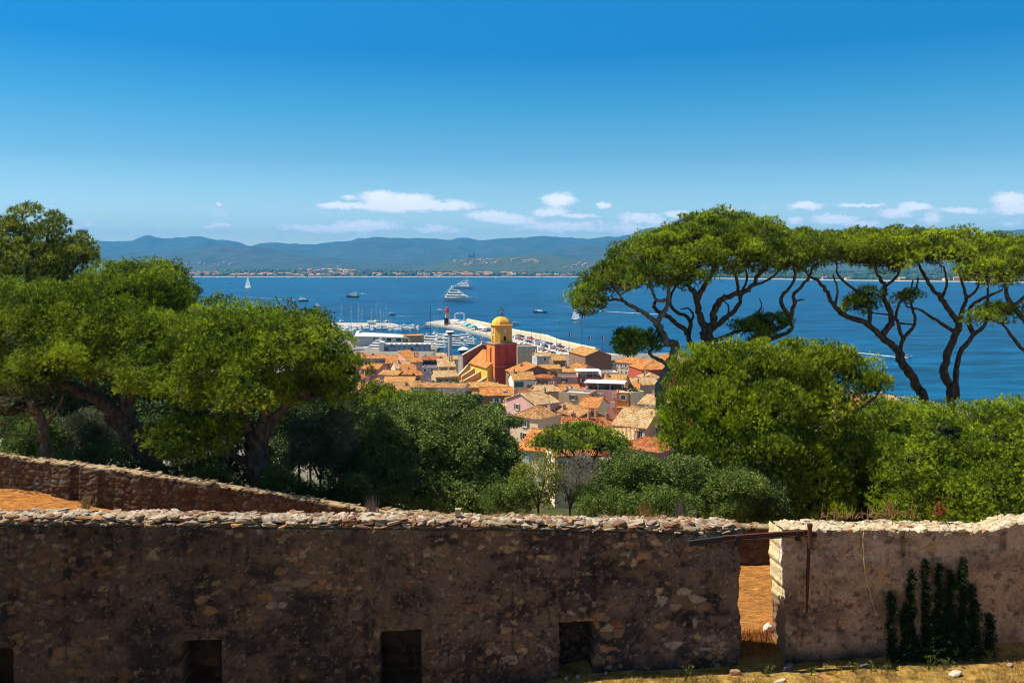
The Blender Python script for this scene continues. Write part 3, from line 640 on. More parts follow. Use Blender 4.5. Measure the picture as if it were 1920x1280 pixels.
H_(1214, 722, 48, 12, 8, 14, 'gx', 'tan', 'tan', "0", 'white', "broad sandy tan roof left of the pine trunk foot", "broad sandy roof", chim=2)
H_(1184, 730, 26, 10, 7.5, -12, 'gx', 'orange', 'salmon', "1x1", 'white', "small orange roof right of the satellite dish", "small orange roof by the dish")
H_(1028, 734, 42, 9, 7.5, 10, 'gx', 'tan', 'tan', "0", 'brown', "weathered tan roof with chimneys below the pink red-windowed house", "weathered tan roof", chim=3)
H_(1070, 733, 36, 9, 7.5, 5, 'gx', 'orange', 'tan', "0", 'brown', "orange roof with roof windows above the beige-brown wall", "orange roof with roof windows", extra=(('skylight', -.3, -.6, 1.3), ('skylight', .2, -.6, 1.1)))
H_(1076, 736, 56, 9, 9, -20, 'flat', 'grey', 'tan', "1x1", 'brown', "tall blank beige-brown wall left of the pink house", "tall blank beige wall")
H_(1132, 731, 74, 9, 9.5, -14, 'flat', 'grey', 'pink', "2x2", 'pale', "large plain pink house with pale grouped shutters and roof garden", "large plain pink house", extra=(('terrace', 'brown'), ('planter', 8), ('opening', -.35, -2.4, 4, 1.3, SH['pale'])))
H_(1168, 736, 22, 7, 9.5, -6, 'flat', 'grey', 'orange', "1x1", 'white', "narrow orange house with loggia and balcony joined to the pink house", "narrow orange loggia house", extra=(('railing', -4.2, 1.0, 'ochre'), ('opening', 0, -8, 2.4, 2.4, white_m)))
H_(1195, 734, 28, 14, 9.5, 34, 'flat', 'grey', 'cream', "0", 'white', "tall plain cream wall with hedge on its roof terrace", "tall plain cream wall", extra=(('planter', 9),))
H_(1222, 759, 46, 12, 8, -34, 'gx', 'tan', 'cream', "0", 'white', "cream house with pale tan roof and dark wide opening, beside the round pine", "cream house with dark opening", extra=(('opening', -.35, -3.4, 3.4, 2.2), ('opening', .5, -3.4, 2.4, 2.0)), chim=2)
H_(1219, 780, 36, 9, 6.5, 24, 'gy', 'orange', 'white', "1x1", 'white', "white house with little orange gable over a white pergola", "white pergola house", pitch=.45, extra=(('awning', -.9, .9, -.9, 2.2),))
H_(975, 760, 44, 9, 6.5, 8, 'gx', 'mixed', 'grey', "2x1", 'blue', "striped mottled tile roof between brown house and tall white house", "striped mottled roof", pitch=.36, extra=(('dish', .95, -1, .6, 1.2),))
H_(1027, 757, 44, 13, 10, 36, 'gx', 'tan', 'pink', "1x2", 'brown', "tall pink house with white left gable and large tan roof", "tall pink house with white gable", pitch=.34)
H_(985, 782, 46, 9, 9, -38, 'hip', 'mixed', 'cream', "1x2", 'brown', "square cream house with brown hipped roof above the parked bikes", "square cream house", pitch=.45)
H_(1102, 765, 34, 11, 6, -22, 'gx', 'orange', 'cream', "0", 'white', "small cream house with bright orange roof before the beige wall", "small cream house", pitch=.4)
H_(1108, 782, 50, 14, 7.5, 22, 'gy', 'mixed', 'brown', "0", 'brown', "brown gable-fronted house with tan-orange roof in the town's middle", "brown gable-fronted house", pitch=.4)
H_(1064, 781, 48, 8, 5.5, 6, 'mono', 'grey', 'grey', "0", 'white', "blue-grey metal roof right of the tall pink house", "blue-grey metal roof", chim=0, pitch=.15)
H_(1056, 800, 60, 9, 6.5, 4, 'gx', 'red', 'brown', "2x1", 'brown', "long red-orange tile roof just above the umbrella pine", "long red-orange roof", chim=1)
H_(1124, 803, 42, 10, 6.5, 14, 'gx', 'red', 'rose', "1x1", 'brown', "red-orange roof just right above the umbrella pine", "red-orange roof right of the pine", chim=2)
H_(1180, 800, 58, 14, 8, -30, 'gx', 'tan', 'salmon', "3x2", 'white', "large pale mottled tile roof on a salmon house above the bushes", "large mottled pale roof", pitch=.42, chim=1)
H_(1170, 825, 46, 9, 6, -8, 'gx', 'tan', 'cream', "2x1", 'white', "low tan roof right behind the umbrella pine's crown", "low tan roof behind the umbrella pine", chim=0)
H_(1205, 806, 34, 9, 7, 4, 'gx', 'tan', 'salmon', "2x1", 'white', "salmon house with white window right of the mottled roof", "salmon house with white window", extra=(('awning', -.6, .9, -3.6, 2.2),))
H_(1246, 806, 32, 9, 7, 4, 'gx', 'ochre', 'ochre', "2x1", 'white', "ochre house with long white awning beside the round pine", "ochre house with awning", extra=(('awning', -.95, .95, -1.6, 2.6),))
H_(1000, 845, 56, 12, 7, -28, 'gx', 'orange', 'cream', "2x2", 'pale', "cream house with orange roof and pale blue shutters low behind the oak", "cream house behind the oak", pitch=.42)
H_(1082, 855, 84, 12, 8, 4, 'gx', 'red', 'cream', "2x1", 'brown', "house with red tile roof seen through the umbrella pine's branches", "house behind the umbrella pine", extra=(('opening', .5, -2.9, 3.2, 2.0),))
H_(1615, 768, 76, 12, 7, -6, 'hip', 'orange', 'cream', "3x1", 'white', "shore house with orange roof seen through pine boughs on the right", "shore house on the right", D=250, pitch=.45)
H_(1675, 758, 40, 12, 7, 12, 'gx', 'tan', 'cream', "2x1", 'white', "tan-roofed house by the water just left of the tall pine trunk", "tan-roofed house by the water", D=300, pitch=.35)
H_(660, 690, 30, 10, 7, 10, 'gx', 'red', 'rose', "2x1", 'brown', "red-roofed house half hidden by the left pine crown", "red-roofed house by the left pine")
H_(650, 672, 30, 10, 7, 10, 'gx', 'orange', 'cream', "2x1", 'brown', "orange-roofed house behind the left pine crown's edge", "house behind the left pine's edge")

# lower houses that fill the gaps between the named ones
def infill():
    r = random.Random(21); n = 0; names = {'orange': 'orange', 'tan': 'pale', 'ochre': 'ochre', 'mixed': 'mottled', 'red': 'reddish'}
    named = list(HOUSES); D = 176.0
    while D < 545:
        px = 655
        while px < 1300:
            pxx = px + r.uniform(-8, 8); x = (pxx - PX0) / F * D; y = D + r.uniform(-4, 4); w = r.uniform(8, 12)
            px += 14 / D * F
            if any(math.hypot(x - h[0], y - h[1]) < h[2] * 1.02 + w * .5 for h in HOUSES): continue
            if math.hypot(x + 6, y - 374) < 26: continue
            if float(sdist(x, y, LAND)) < 12 or n > 44: continue
            h = r.uniform(3.4, 5.0); z = gz(x, y) + h
            pyy = HY + (HC - z) / D * F
            if pyy > 835 and pxx < 990: continue
            near = min(named, key=lambda q: math.hypot(x - q[0], y - q[1]))
            side = ("left of" if pxx < near[6] - 10 else "right of" if pxx > near[6] + 10 else "behind" if y > near[1] else "in front of")
            rc = r.choice(['orange', 'orange', 'tan', 'ochre', 'mixed', 'red']); wc = r.choice(['cream', 'pink', 'salmon', 'tan', 'white', 'ochre', 'rose'])
            house(pxx, pyy, w / D * F, r.uniform(8, 11), h, r.choice((4, 20, -25, -38, -38, -42)), r.choice(('gx', 'gx', 'gy', 'hip')), rc, wc, r.choice(("2x1", "1x1", "2x1")), r.choice(('blue', 'white', 'brown', 'pale')),
                  " ".join(("low %s house with %s roof, %s the %s" % (wc, names[rc], side, near[3])).split()[:16]), "", D=D, chim=1)
            n += 1
        D += 13.5
infill()

# ------------------------------------------------------------------ the church and its bell tower
def tower():
    D = 364.; cx = (940 - PX0) / F * D; zb = 5.0; Z = lambda py, d=D - 3: HC - (py - HY) / F * d - zb
    root = empty("bell_tower", (cx, D + 3.5, zb), R(23)); tag(root, "tall red and yellow bell tower with clocks and iron bell cage above the town", "bell tower")
    redp = mat("tower_red_limewash", (.56, .070, .022), .9, col2=(.36, .036, .016), scale=.5, stretch=(1, 1, .3)); orp = mat("tower_sunlit_orange", (.80, .25, .05), .9, var=.22, scale=.6)
    yel = mat("tower_yellow_limewash", (.80, .44, .05), .85, col2=(.68, .36, .06), scale=.6, stretch=(1, 1, .4)); stone = mat("tower_grey_stone", (.34, .29, .24), .9, var=.2, scale=1); ink = mat("dark_opening", (.015, .012, .012), .9)
    s = 4.65; z1 = Z(645); zc = Z(687.5)
    def face(T, w, z0, z1, holes, m, dm, depth=.7):
        mb = W
        xs = sorted({-w, w} | {h[0] for h in holes} | {h[1] for h in holes}); zs = sorted({z0, z1} | {h[2] for h in holes} | {h[3] for h in holes})
        for i in range(len(xs) - 1):
            for j in range(len(zs) - 1):
                a, b, c, d = xs[i], xs[i + 1], zs[j], zs[j + 1]; mx, mz = (a + b) / 2, (c + d) / 2
                hh = [h for h in holes if h[0] < mx < h[1] and h[2] < mz < h[3]]
                if hh: continue
                mb.add([T @ Vector(v) for v in ((a, 0, c), (b, 0, c), (b, 0, d), (a, 0, d))], [(0, 1, 2, 3)], m)
        for (a, b, c, d) in holes:
            mb.add([T @ Vector(v) for v in ((a, 0, c), (b, 0, c), (b, 0, d), (a, 0, d), (a, depth, c), (b, depth, c), (b, depth, d), (a, depth, d))], [(0, 4, 5, 1), (1, 5, 6, 2), (2, 6, 7, 3), (3, 7, 4, 0)], m)
            mb.add([T @ Vector(v) for v in ((a, depth, c), (b, depth, c), (b, depth, d), (a, depth, d))], [(0, 1, 2, 3)], dm)
            if d - c > 1.2:                     # round head of the opening
                r = (b - a) / 2; n = 6
                for sg, x0 in ((-1, a), (1, b)):
                    pts = [(x0, d)] + [((a + b) / 2 + sg * r * math.cos(R(90) * k / n), d - r + r * math.sin(R(90) * k / n)) for k in range(n + 1)]
                    mb.add([T @ Vector((p[0], -.004, p[1])) for p in pts], [tuple(range(len(pts)))[::sg]], m)
    W = MB()
    Ts = [Matrix.Translation((0, -s, 0)), Matrix.Rotation(R(-90), 4, 'Z') @ Matrix.Translation((0, -s, 0)), Matrix.Rotation(R(90), 4, 'Z') @ Matrix.Translation((0, -s, 0)), Matrix.Rotation(R(180), 4, 'Z') @ Matrix.Translation((0, -s, 0))]
    face(Ts[0], s, -6, z1, [(-1.0, 1.0, zc + .3, Z(654))], redp, redp)
    face(Ts[1], s, -6, z1, [(-.75, .75, zc + .3, Z(653))], orp, ink); face(Ts[2], s, -6, z1, [(-.8, .8, zc + .3, Z(653))], redp, ink); face(Ts[3], s, -6, z1, [], redp, ink)  # sunlit left face painted in as orange, shaded faces as darker red
    W.add([(-s, -s, z1), (s, -s, z1), (s, s, z1), (-s, s, z1)], [(0, 1, 2, 3)], stone)
    W.build("wall", root)
    q = MB()
    for a in (-1, 1):
        for b in (-1, 1): q.box(a * s - .06 if a < 0 else s - .35, -s + .35 if a < 0 else s + .06, b * s - .06 if b < 0 else s - .35, -s + .35 if b < 0 else s + .06, -5.9, z1 - .3, redp)
    q.build("corner_pilaster", root)
    q = MB(); q.box(-s - .3, s + .3, -s - .3, s + .3, z1 - .28, z1 + .12, stone); q.box(-s - .18, s + .18, -s - .18, s + .18, zc - .15, zc + .15, orp); q.build("cornice", root)
    # octagonal belfry
    a, c = 3.72, 1.58; oct_ = [(-a + c, -a), (a - c, -a), (a, -a + c), (a, a - c), (a - c, a), (-a + c, a), (-a, a - c), (-a, -a + c)]
    z2 = Z(611.5); W = MB(); zb0 = z1 + .12
    for i in range(8):
        p, r_ = Vector((*oct_[i], 0)), Vector((*oct_[(i + 1) % 8], 0)); d = (r_ - p); mid = (p + r_) / 2; ang = math.atan2(d.y, d.x)
        T = Matrix.Translation(mid) @ Matrix.Rotation(ang, 4, 'Z')
        holes = [(-.6, .6, Z(640), Z(631))] if i % 2 == 0 else []
        face(T, d.length / 2, zb0, z2, holes, yel, ink, .8)
    W.build("belfry", root)
    q = MB(); q.loft([[(x * k, y * k, z) for x, y in oct_] for k, z in ((1.0, z2 - .35), (1.04, z2 - .3), (1.06, z2), (1.13, z2 + .05), (1.13, z2 + .3), (1.0, z2 + .35))], yel); q.build("belfry_cornice", root)
    z3 = Z(595); q = MB(); hgt = z3 - z2 - .35
    prof = [(1.0, 0), (.985, .12), (.95, .26), (.88, .44), (.77, .62), (.62, .78), (.45, .90), (.28, .97), (.12, 1.0)]
    q.loft([[(x * k * .95, y * k * .95, z2 + .35 + hgt * t) for x, y in oct_] for k, t in prof], yel); q.build("dome", root)
    iron = mat("wrought_iron", (.05, .035, .025), .5, metal=.3); bronze = mat("bronze_bell", (.28, .17, .06), .4, metal=.7)
    q = MB(); zt = Z(578)
    for i in range(8):
        an = i * math.pi / 4; pts = [(1.15, z3 - .4), (1.2, z3 + .8), (1.15, z3 + 2.0), (1.05, z3 + 2.8), (.55, zt - .4), (.06, zt)]
        for k in range(len(pts) - 1): q.bar((pts[k][0] * math.cos(an), pts[k][0] * math.sin(an), pts[k][1]), (pts[k + 1][0] * math.cos(an), pts[k + 1][0] * math.sin(an), pts[k + 1][1]), .055, iron, 4)
        for rz_, rr in ((z3 + .7, 1.2), (z3 + 2.0, 1.15), (z3 + 2.8, 1.05)):
            a2 = an + math.pi / 4; q.bar((rr * math.cos(an), rr * math.sin(an), rz_), (rr * math.cos(a2), rr * math.sin(a2), rz_), .05, iron, 4)
    q.bar((0, 0, zt - .3), (0, 0, zt + .9), .04, iron, 4); q.box(-.3, .3, -.03, .03, zt + .5, zt + .58, iron); q.build("bell_cage", root)
    q = MB(); q.lathe((0, 0, z3 + .9), [(.62, 0), (.52, .15), (.40, .5), (.34, .85), (.2, 1.0), (.05, 1.05)], bronze, 12); q.bar((0, 0, z3 + 1.9), (0, 0, z3 + 2.9), .05, iron, 4); q.build("bell", root)
    dial = mat("clock_dial", (.72, .68, .62), .5); dk = mat("clock_numerals", (.06, .04, .03), .6)
    for i in (0, 2, 4, 6):
        p, r_ = Vector((*oct_[i], 0)), Vector((*oct_[(i + 1) % 8], 0)); mid = (p + r_) / 2; ang = math.atan2((r_ - p).y, (r_ - p).x)
        T = Matrix.Translation(mid + Vector((0, 0, Z(621)))) @ Matrix.Rotation(ang, 4, 'Z') @ Matrix.Rotation(R(90), 4, 'X')
        q = MB(); q.cyl((0, 0), 1.12, 1.12, -.05, .10, dk, 24, T); q.cyl((0, 0), 1.0, 1.0, .10, .14, dial, 24, T)
        for k in range(12):
            q.box(-.045, .045, .70, .92, .14, .165, dk, T @ Matrix.Rotation(-k * math.pi / 6, 4, 'Z'))
        q.box(-.05, .05, -.15, .55, .165, .19, dk, T @ Matrix.Rotation(R(-305), 4, 'Z')); q.box(-.035, .035, -.2, .8, .19, .21, dk, T @ Matrix.Rotation(R(-60), 4, 'Z'))
        q.build("clock_face", root)
        q = MB(); T2 = Matrix.Translation(mid) @ Matrix.Rotation(ang, 4, 'Z'); w = (r_ - p).length / 2 - .1
        q.box(-w, w, -.45, -.41, zb0 + 1.0, zb0 + 1.06, iron, T2)
        for k in range(13): u = -w + 2 * w * k / 12; q.box(u - .02, u + .02, -.45, -.41, zb0, zb0 + 1.0, iron, T2)
        q.build("railing", root)
    # church nave with buttresses, same turn as the tower
    zn = zb; root = empty("church", (cx, D + 3.5, zn), R(23)); tag(root, "church nave with yellow clerestory, orange roof and stepped orange buttresses left of the bell tower", "church")
    cop = mat("cream_coping", (.66, .56, .42), .85, var=.15, scale=1); rosew = mat("rose_church_gable", (.27, .11, .075), .9, var=.35, scale=.8, bump=.3)
    ze = 18.3 - zn; zr = 23.3 - zn; q = MB()
    q.add([(-6.7, 4.7, -4), (5.5, 4.7, -4), (5.5, 20, -4), (-6.7, 20, -4), (-6.7, 4.7, ze), (5.5, 4.7, ze), (5.5, 20, ze), (-6.7, 20, ze), (-.6, 4.7, zr), (-.6, 20, zr)], [(0, 1, 5, 8, 4), (1, 2, 6, 5), (2, 3, 7, 9, 6), (3, 0, 4, 7)], WM['yellow'])
    q.add([(-6.7, -1.5, -4), (-4.72, -1.5, -4), (-4.72, 4.69, -4), (-6.7, 4.69, -4), (-6.7, -1.5, ze), (-4.72, -1.5, ze + 1.6), (-4.72, 4.69, ze + 1.6), (-6.7, 4.69, ze)], [(0, 1, 5, 4), (1, 2, 6, 5), (2, 3, 7, 6), (3, 0, 4, 7)], WM['yellow'])
    q.build("wall", root)
    q = MB()
    q.add([(-7.2, 4.4, ze - .3), (-.6, 4.4, zr + .1), (-.6, 20, zr + .1), (-7.2, 20, ze - .3), (-7.2, 4.4, ze), (-.6, 4.4, zr + .4), (-.6, 20, zr + .4), (-7.2, 20, ze)], [(3, 2, 1, 0), (4, 5, 6, 7), (0, 1, 5, 4), (3, 0, 4, 7)], RM['orange'])
    q.add([(6.0, 4.4, ze - .3), (-.6, 4.4, zr + .1), (-.6, 20, zr + .1), (6.0, 20, ze - .3), (6.0, 4.4, ze), (-.6, 4.4, zr + .4), (-.6, 20, zr + .4), (6.0, 20, ze)], [(0, 1, 2, 3), (7, 6, 5, 4), (4, 5, 1, 0), (7, 4, 0, 3)], RM['orange'])
    q.add([(-7.2, -1.9, ze - .3), (-4.72, -1.9, ze + 1.5), (-4.72, 4.39, ze + 1.5), (-7.2, 4.39, ze - .3), (-7.2, -1.9, ze), (-4.72, -1.9, ze + 1.85), (-4.72, 4.39, ze + 1.85), (-7.2, 4.39, ze)], [(3, 2, 1, 0), (4, 5, 6, 7), (0, 1, 5, 4), (3, 0, 4, 7)], RM['orange'])
    q.build("roof", root)
    q = MB(); zl, zp = 21.3 - zn, 25.6 - zn
    q.add([(-9.2, 20.02, -4), (8.2, 20.02, -4), (8.2, 20.02, zl), (-.4, 20.02, zp), (-9.2, 20.02, zl), (-9.2, 20.9, -4), (8.2, 20.9, -4), (8.2, 20.9, zl), (-.4, 20.9, zp), (-9.2, 20.9, zl)], [(0, 1, 2, 3, 4), (9, 8, 7, 6, 5), (0, 4, 9, 5), (1, 6, 7, 2)], rosew)
    for s_ in (-1, 1):
        xa = -9.5 if s_ < 0 else 8.6
        q.add([(xa, 19.8, zl - .1), (-.4, 19.8, zp + .02), (-.4, 21.1, zp + .02), (xa, 21.1, zl - .1), (xa, 19.8, zl + .3), (-.4, 19.8, zp + .45), (-.4, 21.1, zp + .45), (xa, 21.1, zl + .3)], [(0, 1, 5, 4)[::-s_], (4, 5, 6, 7)[::-s_], (3, 7, 6, 2)[::-s_], (0, 4, 7, 3)[::-s_]], cop)
    q.build("gable_front", root)
    q = MB(); zx = zp + .4; q.box(-.9, .1, 20.1, 20.9, zx, zx + .9, cop); q.box(-.55, -.25, 20.35, 20.65, zx + .9, zx + 3.0, cop); q.box(-1.1, .3, 20.36, 20.64, zx + 1.9, zx + 2.25, cop)
    q.build("stone_cross", root)
    for (y0, x1, za, zb_) in ((13.2, -12.2, 16.4 - zn, 13.2 - zn), (6.2, -14.0, 15.8 - zn, 12.2 - zn), (-.6, -12.0, 14.2 - zn, 11.4 - zn), (18.6, -15.0, 18.2 - zn, 11.6 - zn)):
        q = MB(); n = 8; x0 = -6.72
        for k in range(n):
            ta, tb = k / n, (k + 1) / n; crv = (1.55 if y0 > 18 else 1.05)
            fz = lambda t: zb_ + (za - zb_) * (1 - t) ** crv
            a, b = x0 + (x1 - x0) * ta, x0 + (x1 - x0) * tb
            q.add([(a, y0, -4), (b, y0, -4), (b, y0, fz(tb)), (a, y0, fz(ta)), (a, y0 + .8, -4), (b, y0 + .8, -4), (b, y0 + .8, fz(tb)), (a, y0 + .8, fz(ta))], [(0, 3, 2, 1), (4, 5, 6, 7)] + ([(1, 2, 6, 5)] if k == n - 1 else []), WM['ochre'])
            q.add([(a, y0 - .15, fz(ta)), (b, y0 - .15, fz(tb)), (b, y0 + .95, fz(tb)), (a, y0 + .95, fz(ta)), (a, y0 - .15, fz(ta) + .35), (b, y0 - .15, fz(tb) + .35), (b, y0 + .95, fz(tb) + .35), (a, y0 + .95, fz(ta) + .35)], [(4, 7, 6, 5), (0, 4, 5, 1), (3, 2, 6, 7)] + ([(1, 5, 6, 2)] if k == n - 1 else []), cop)
        q.build("buttress", root)
    q = MB(); q.box(-11.4, -6.72, -3, 19.8, -4, 10.6 - zn, WM['orange']); q.build("aisle_wall", root)
    q = MB(); q.add([(-11.9, -3.4, 10.55 - zn), (-6.7, -3.4, 13 - zn), (-6.7, 19.8, 13 - zn), (-11.9, 19.8, 10.55 - zn), (-11.9, -3.4, 10.9 - zn), (-6.7, -3.4, 13.3 - zn), (-6.7, 19.8, 13.3 - zn), (-11.9, 19.8, 10.9 - zn)], [(4, 5, 6, 7)[::1], (0, 1, 5, 4), (3, 0, 4, 7)], RM['orange']); q.build("aisle_roof", root)
tower()

# ================================================================== harbour, jetties and boats
def Q(px, py, z=2.0): D = (HC - z) * F / (py - HY); return ((px - PX0) / F * D, D)
def prism(name, poly, z0, z1, m, parent=None):
    mb = MB(); n = len(poly); a = sum(poly[i][0] * poly[(i + 1) % n][1] - poly[(i + 1) % n][0] * poly[i][1] for i in range(n))
    if a < 0: poly = poly[::-1]
    mb.add([(x, y, z0) for x, y in poly] + [(x, y, z1) for x, y in poly], [tuple(range(n, 2 * n))] + [(i, (i + 1) % n, n + (i + 1) % n, n + i) for i in range(n)], m)
    return mb.build(name, parent)
HS = [Q(*p) for p in ((798, 604.5), (838, 610.5), (866, 616), (895, 623), (917, 629), (960, 645), (985, 653), (1012, 664))]
SS = [Q(*p) for p in ((815, 601.5), (848, 598), (880, 603), (917, 611), (957, 621.5), (990, 628), (1028, 634.5), (1052, 644), (1085, 652), (1122, 660))]
jet = prism("jetty", HS + [(40, 575), (75, 575)] + SS[::-1], -4, 2.0, conc_m); tag(jet, "long curved harbour jetty of pale concrete running out to the lighthouse", "jetty")
HJ = HS; 
q = prism("pier", [Q(*p) for p in ((560, 604), (735, 605.5), (748, 609), (747, 613), (700, 613.5), (560, 611))], -4, 2.0, conc_m); tag(q, "straight flat concrete pier across the left of the harbour", "pier")
cream_m = mat("cream_sea_wall", (.66, .54, .36), .9, var=.15, scale=.3, bump=.2, bscale=3)
rock_m = attrmat("riprap_rock", nscale=1.5, bscale=3, bump=.5)
def along(pts, step):
    out = []; carry = 0
    for a, b in zip(pts[:-1], pts[1:]):
        a = Vector(a); b = Vector(b); L_ = (b - a).length; t = carry
        while t < L_: out.append((a + (b - a) * t / L_, (b - a).normalized())); t += step
        carry = t - L_
    return out
def seawall():
    mb = MB(); pts = [Vector(p) for p in SS[2:]]
    nr = []
    for i in range(len(pts)):
        d = (pts[min(i + 1, len(pts) - 1)] - pts[max(i - 1, 0)]).normalized(); nr.append(Vector((d.y, -d.x)) * (1 if d.y * 1 - 0 > 0 else 1))
    side = -1 if nr[3].x > 0 else 1
    rings = []
    for p, n in zip(pts, nr):
        n = n * side; a = p + n * 1.0; b = p + n * 3.4; h = 5.0
        rings.append([(a.x, a.y, 1.9), (b.x, b.y, 1.9), (b.x, b.y, h - .9), ((p + n * 2.6).x, (p + n * 2.6).y, h - .8), ((p + n * 2.4).x, (p + n * 2.4).y, h), (a.x, a.y, h)])
    mb.loft(rings, cream_m); o = mb.build("sea_wall"); tag(o, "cream sea wall along the outer edge of the curved jetty", "sea wall")
seawall()
_ico = {}
def icosphere(sub):
    if sub not in _ico:
        import bmesh
        bm = bmesh.new(); bmesh.ops.create_icosphere(bm, subdivisions=sub, radius=1.0); bm.verts.ensure_lookup_table()
        _ico[sub] = (np.array([v.co[:] for v in bm.verts]), np.array([[v.index for v in f.verts] for f in bm.faces])); bm.free()
    return _ico[sub]
def rocks_mesh(name, items, m, sub=2, seed=0, rough=.35, pw=.55):
    """items: (x, y, z, sx, sy, sz, rz, colour); one mesh of irregular angular stones"""
    v0, f0 = icosphere(sub); Vs = []; Fs = []; Cs = []; b = 0; rs = np.random.RandomState(seed)
    for (x, y, z, sx, sy, sz, rz, c) in items:
        o = rs.rand(3) * 50; v = v0.copy()
        v = np.sign(v) * np.abs(v) ** pw
        r = 1 + rough * 2 * (vn(v[:, 0] * 1.4 + o[0], v[:, 1] * 1.4 + o[1], v[:, 2] * 1.4 + o[2], 5) - .5) + rough * .7 * (vn(v[:, 0] * 3.3 + o[0], v[:, 1] * 3.3, v[:, 2] * 3.3 + o[1], 6) - .5)
        v = v * r[:, None] * np.array([sx, sy, sz])
        tx, ty = rs.uniform(-.25, .25, 2); v = v @ np.array(Matrix.Rotation(tx, 3, 'X') @ Matrix.Rotation(ty, 3, 'Y')).T
        ca, sa = math.cos(rz), math.sin(rz); v = np.stack([v[:, 0] * ca - v[:, 1] * sa + x, v[:, 0] * sa + v[:, 1] * ca + y, v[:, 2] + z], -1)
        Vs.append(v); Fs.append(f0 + b); b += len(v); Cs.append(np.tile([*c, 1.0], (len(f0), 1)))
    return npmesh(name, np.concatenate(Vs), [np.concatenate(Fs)], m, attrs={'c': ('FACE', 'FLOAT_COLOR', np.concatenate(Cs))})
def riprap():
    it = []; r = random.Random(4)
    for p, d in along(SS[1:], 1.5):
        for k in range(4):
            n = Vector((-d.y, d.x)); n = n if n.x > 0 else -n
            q_ = p + n * (k * 1.7 + r.uniform(0, 1.4)); s = r.uniform(.7, 1.3); g = r.uniform(.26, .42)
            it.append((q_.x, q_.y, 1.6 - k * .75, s, s * .8, s * .7, r.uniform(0, 6), (g, g * .93, g * .82)))
    o = put("breakwater_rocks", rocks_mesh("breakwater_rocks", it, rock_m, 1)); tag(o, "pale boulders heaped along the sea side of the jetty", "rocks", kind="stuff")
riprap()

def lighthouse():
    x, y = Q(838.5, 607.5, 2.0); root = empty("lighthouse", (x, y, 2)); tag(root, "stone harbour lighthouse with a bright red lantern at the jetty's tip", "lighthouse")
    st = mat("lighthouse_stone", (.48, .42, .34), .9, var=.2, scale=.5); rd = mat("lighthouse_red", (.65, .02, .05), .5)
    q = MB(); q.lathe((0, 0, 0), [(3.0, 0), (3.0, 2.0), (2.2, 2.2), (2.0, 11.2), (2.5, 11.5)], st, 16); q.build("tower", root)
    q = MB(); q.lathe((0, 0, 11.5), [(2.7, 0), (2.7, .35), (1.9, .36), (1.9, 1.6), (1.5, 1.65), (1.45, 3.2), (1.65, 3.3), (1.3, 4.2), (.35, 4.8), (.25, 5.6), (.05, 6.0)], rd, 14); q.build("lantern", root)
    q = MB()
    for i in range(14): a = i * 6.283 / 14; q.box(2.6 * math.cos(a) - .05, 2.6 * math.cos(a) + .05, 2.6 * math.sin(a) - .05, 2.6 * math.sin(a) + .05, 11.85, 12.9, rd)
    q.lathe((0, 0, 12.9), [(2.66, 0), (2.66, .08), (2.55, .08)], rd, 14); q.build("railing", root)
    x, y = Q(836.8, 609.3, 2.0); q = MB(); dk = mat("dark_banner", (.012, .012, .016), .7); q.box(-1.8, 1.8, -1.5, 1.2, 0, 6.4, dk); q.box(-2.0, 2.0, -1.8, 1.5, 6.4, 6.7, dk); q.box(-1.5, 1.5, -2.0, -1.5, 0, 1.9, mat("red_stand", (.4, .04, .03), .7))
    o = q.build("dark_booth", None, (x, y, 2)); tag(o, "black box-like booth at the foot of the lighthouse", "booth")
    x, y = Q(862, 603.5, 2.0); root = empty("stage_arch", (x, y, 2), R(-10)); tag(root, "open white truss arch with curved top on the jetty", "arch")
    tr = mat("pale_truss", (.62, .64, .66), .5)
    for s in (-1, 1):
        q = MB()
        for dx in (-.5, .5):
            for dy in (-.5, .5): q.bar((s * 4.6 + dx, dy, 0), (s * 4.6 + dx, dy, 8.4), .14, tr, 4)
        for k in range(8): q.bar((s * 4.6 - .5, -.5, k * 1.05), (s * 4.6 + .5, -.5, (k + 1) * 1.05), .09, tr, 4)
        q.build("leg", root)
    q = MB(); n = 10
    for dy in (-.5, .5):
        for o_ in (0, .9):
            pts = [(-5.0 + 10 * i / n, dy, 7.0 + o_ + 1.4 * math.sin(math.pi * i / n)) for i in range(n + 1)]
            for k in range(n): q.bar(pts[k], pts[k + 1], .16, tr, 4)
    q.build("arch_top", root)
lighthouse()

# show tents, vans and parked cars on the jetty
tent_m = mat("white_tent_cloth", (.76, .77, .78), .7); teal_m = mat("teal_tent_cloth", (.12, .42, .42), .7)
def tent(x, y, rz, L_, W_, m, label):
    q = MB(); root = empty("marquee", (x, y, 2), rz); tag(root, label, "tent", "show tents on the jetty")
    for u in (-L_ / 2, 0, L_ / 2):
        for v in (-W_ / 2, W_ / 2): q.box(u - .1, u + .1, v - .1, v + .1, 0, 2.6, frame_m)
    q.build("posts", root); q = MB(); q.add([(-L_ / 2, -W_ / 2, 2.6), (L_ / 2, -W_ / 2, 2.6), (L_ / 2, W_ / 2, 2.6), (-L_ / 2, W_ / 2, 2.6), (-L_ / 2, 0, 4.2), (L_ / 2, 0, 4.2)], [(0, 1, 5, 4), (2, 3, 4, 5), (0, 4, 3), (1, 2, 5), (3, 2, 1, 0)], m)
    q.box(-L_ / 2 + .1, L_ / 2 - .1, W_ / 2 - .3, W_ / 2 - .2, 0, 2.6, m); q.build("roof", root)
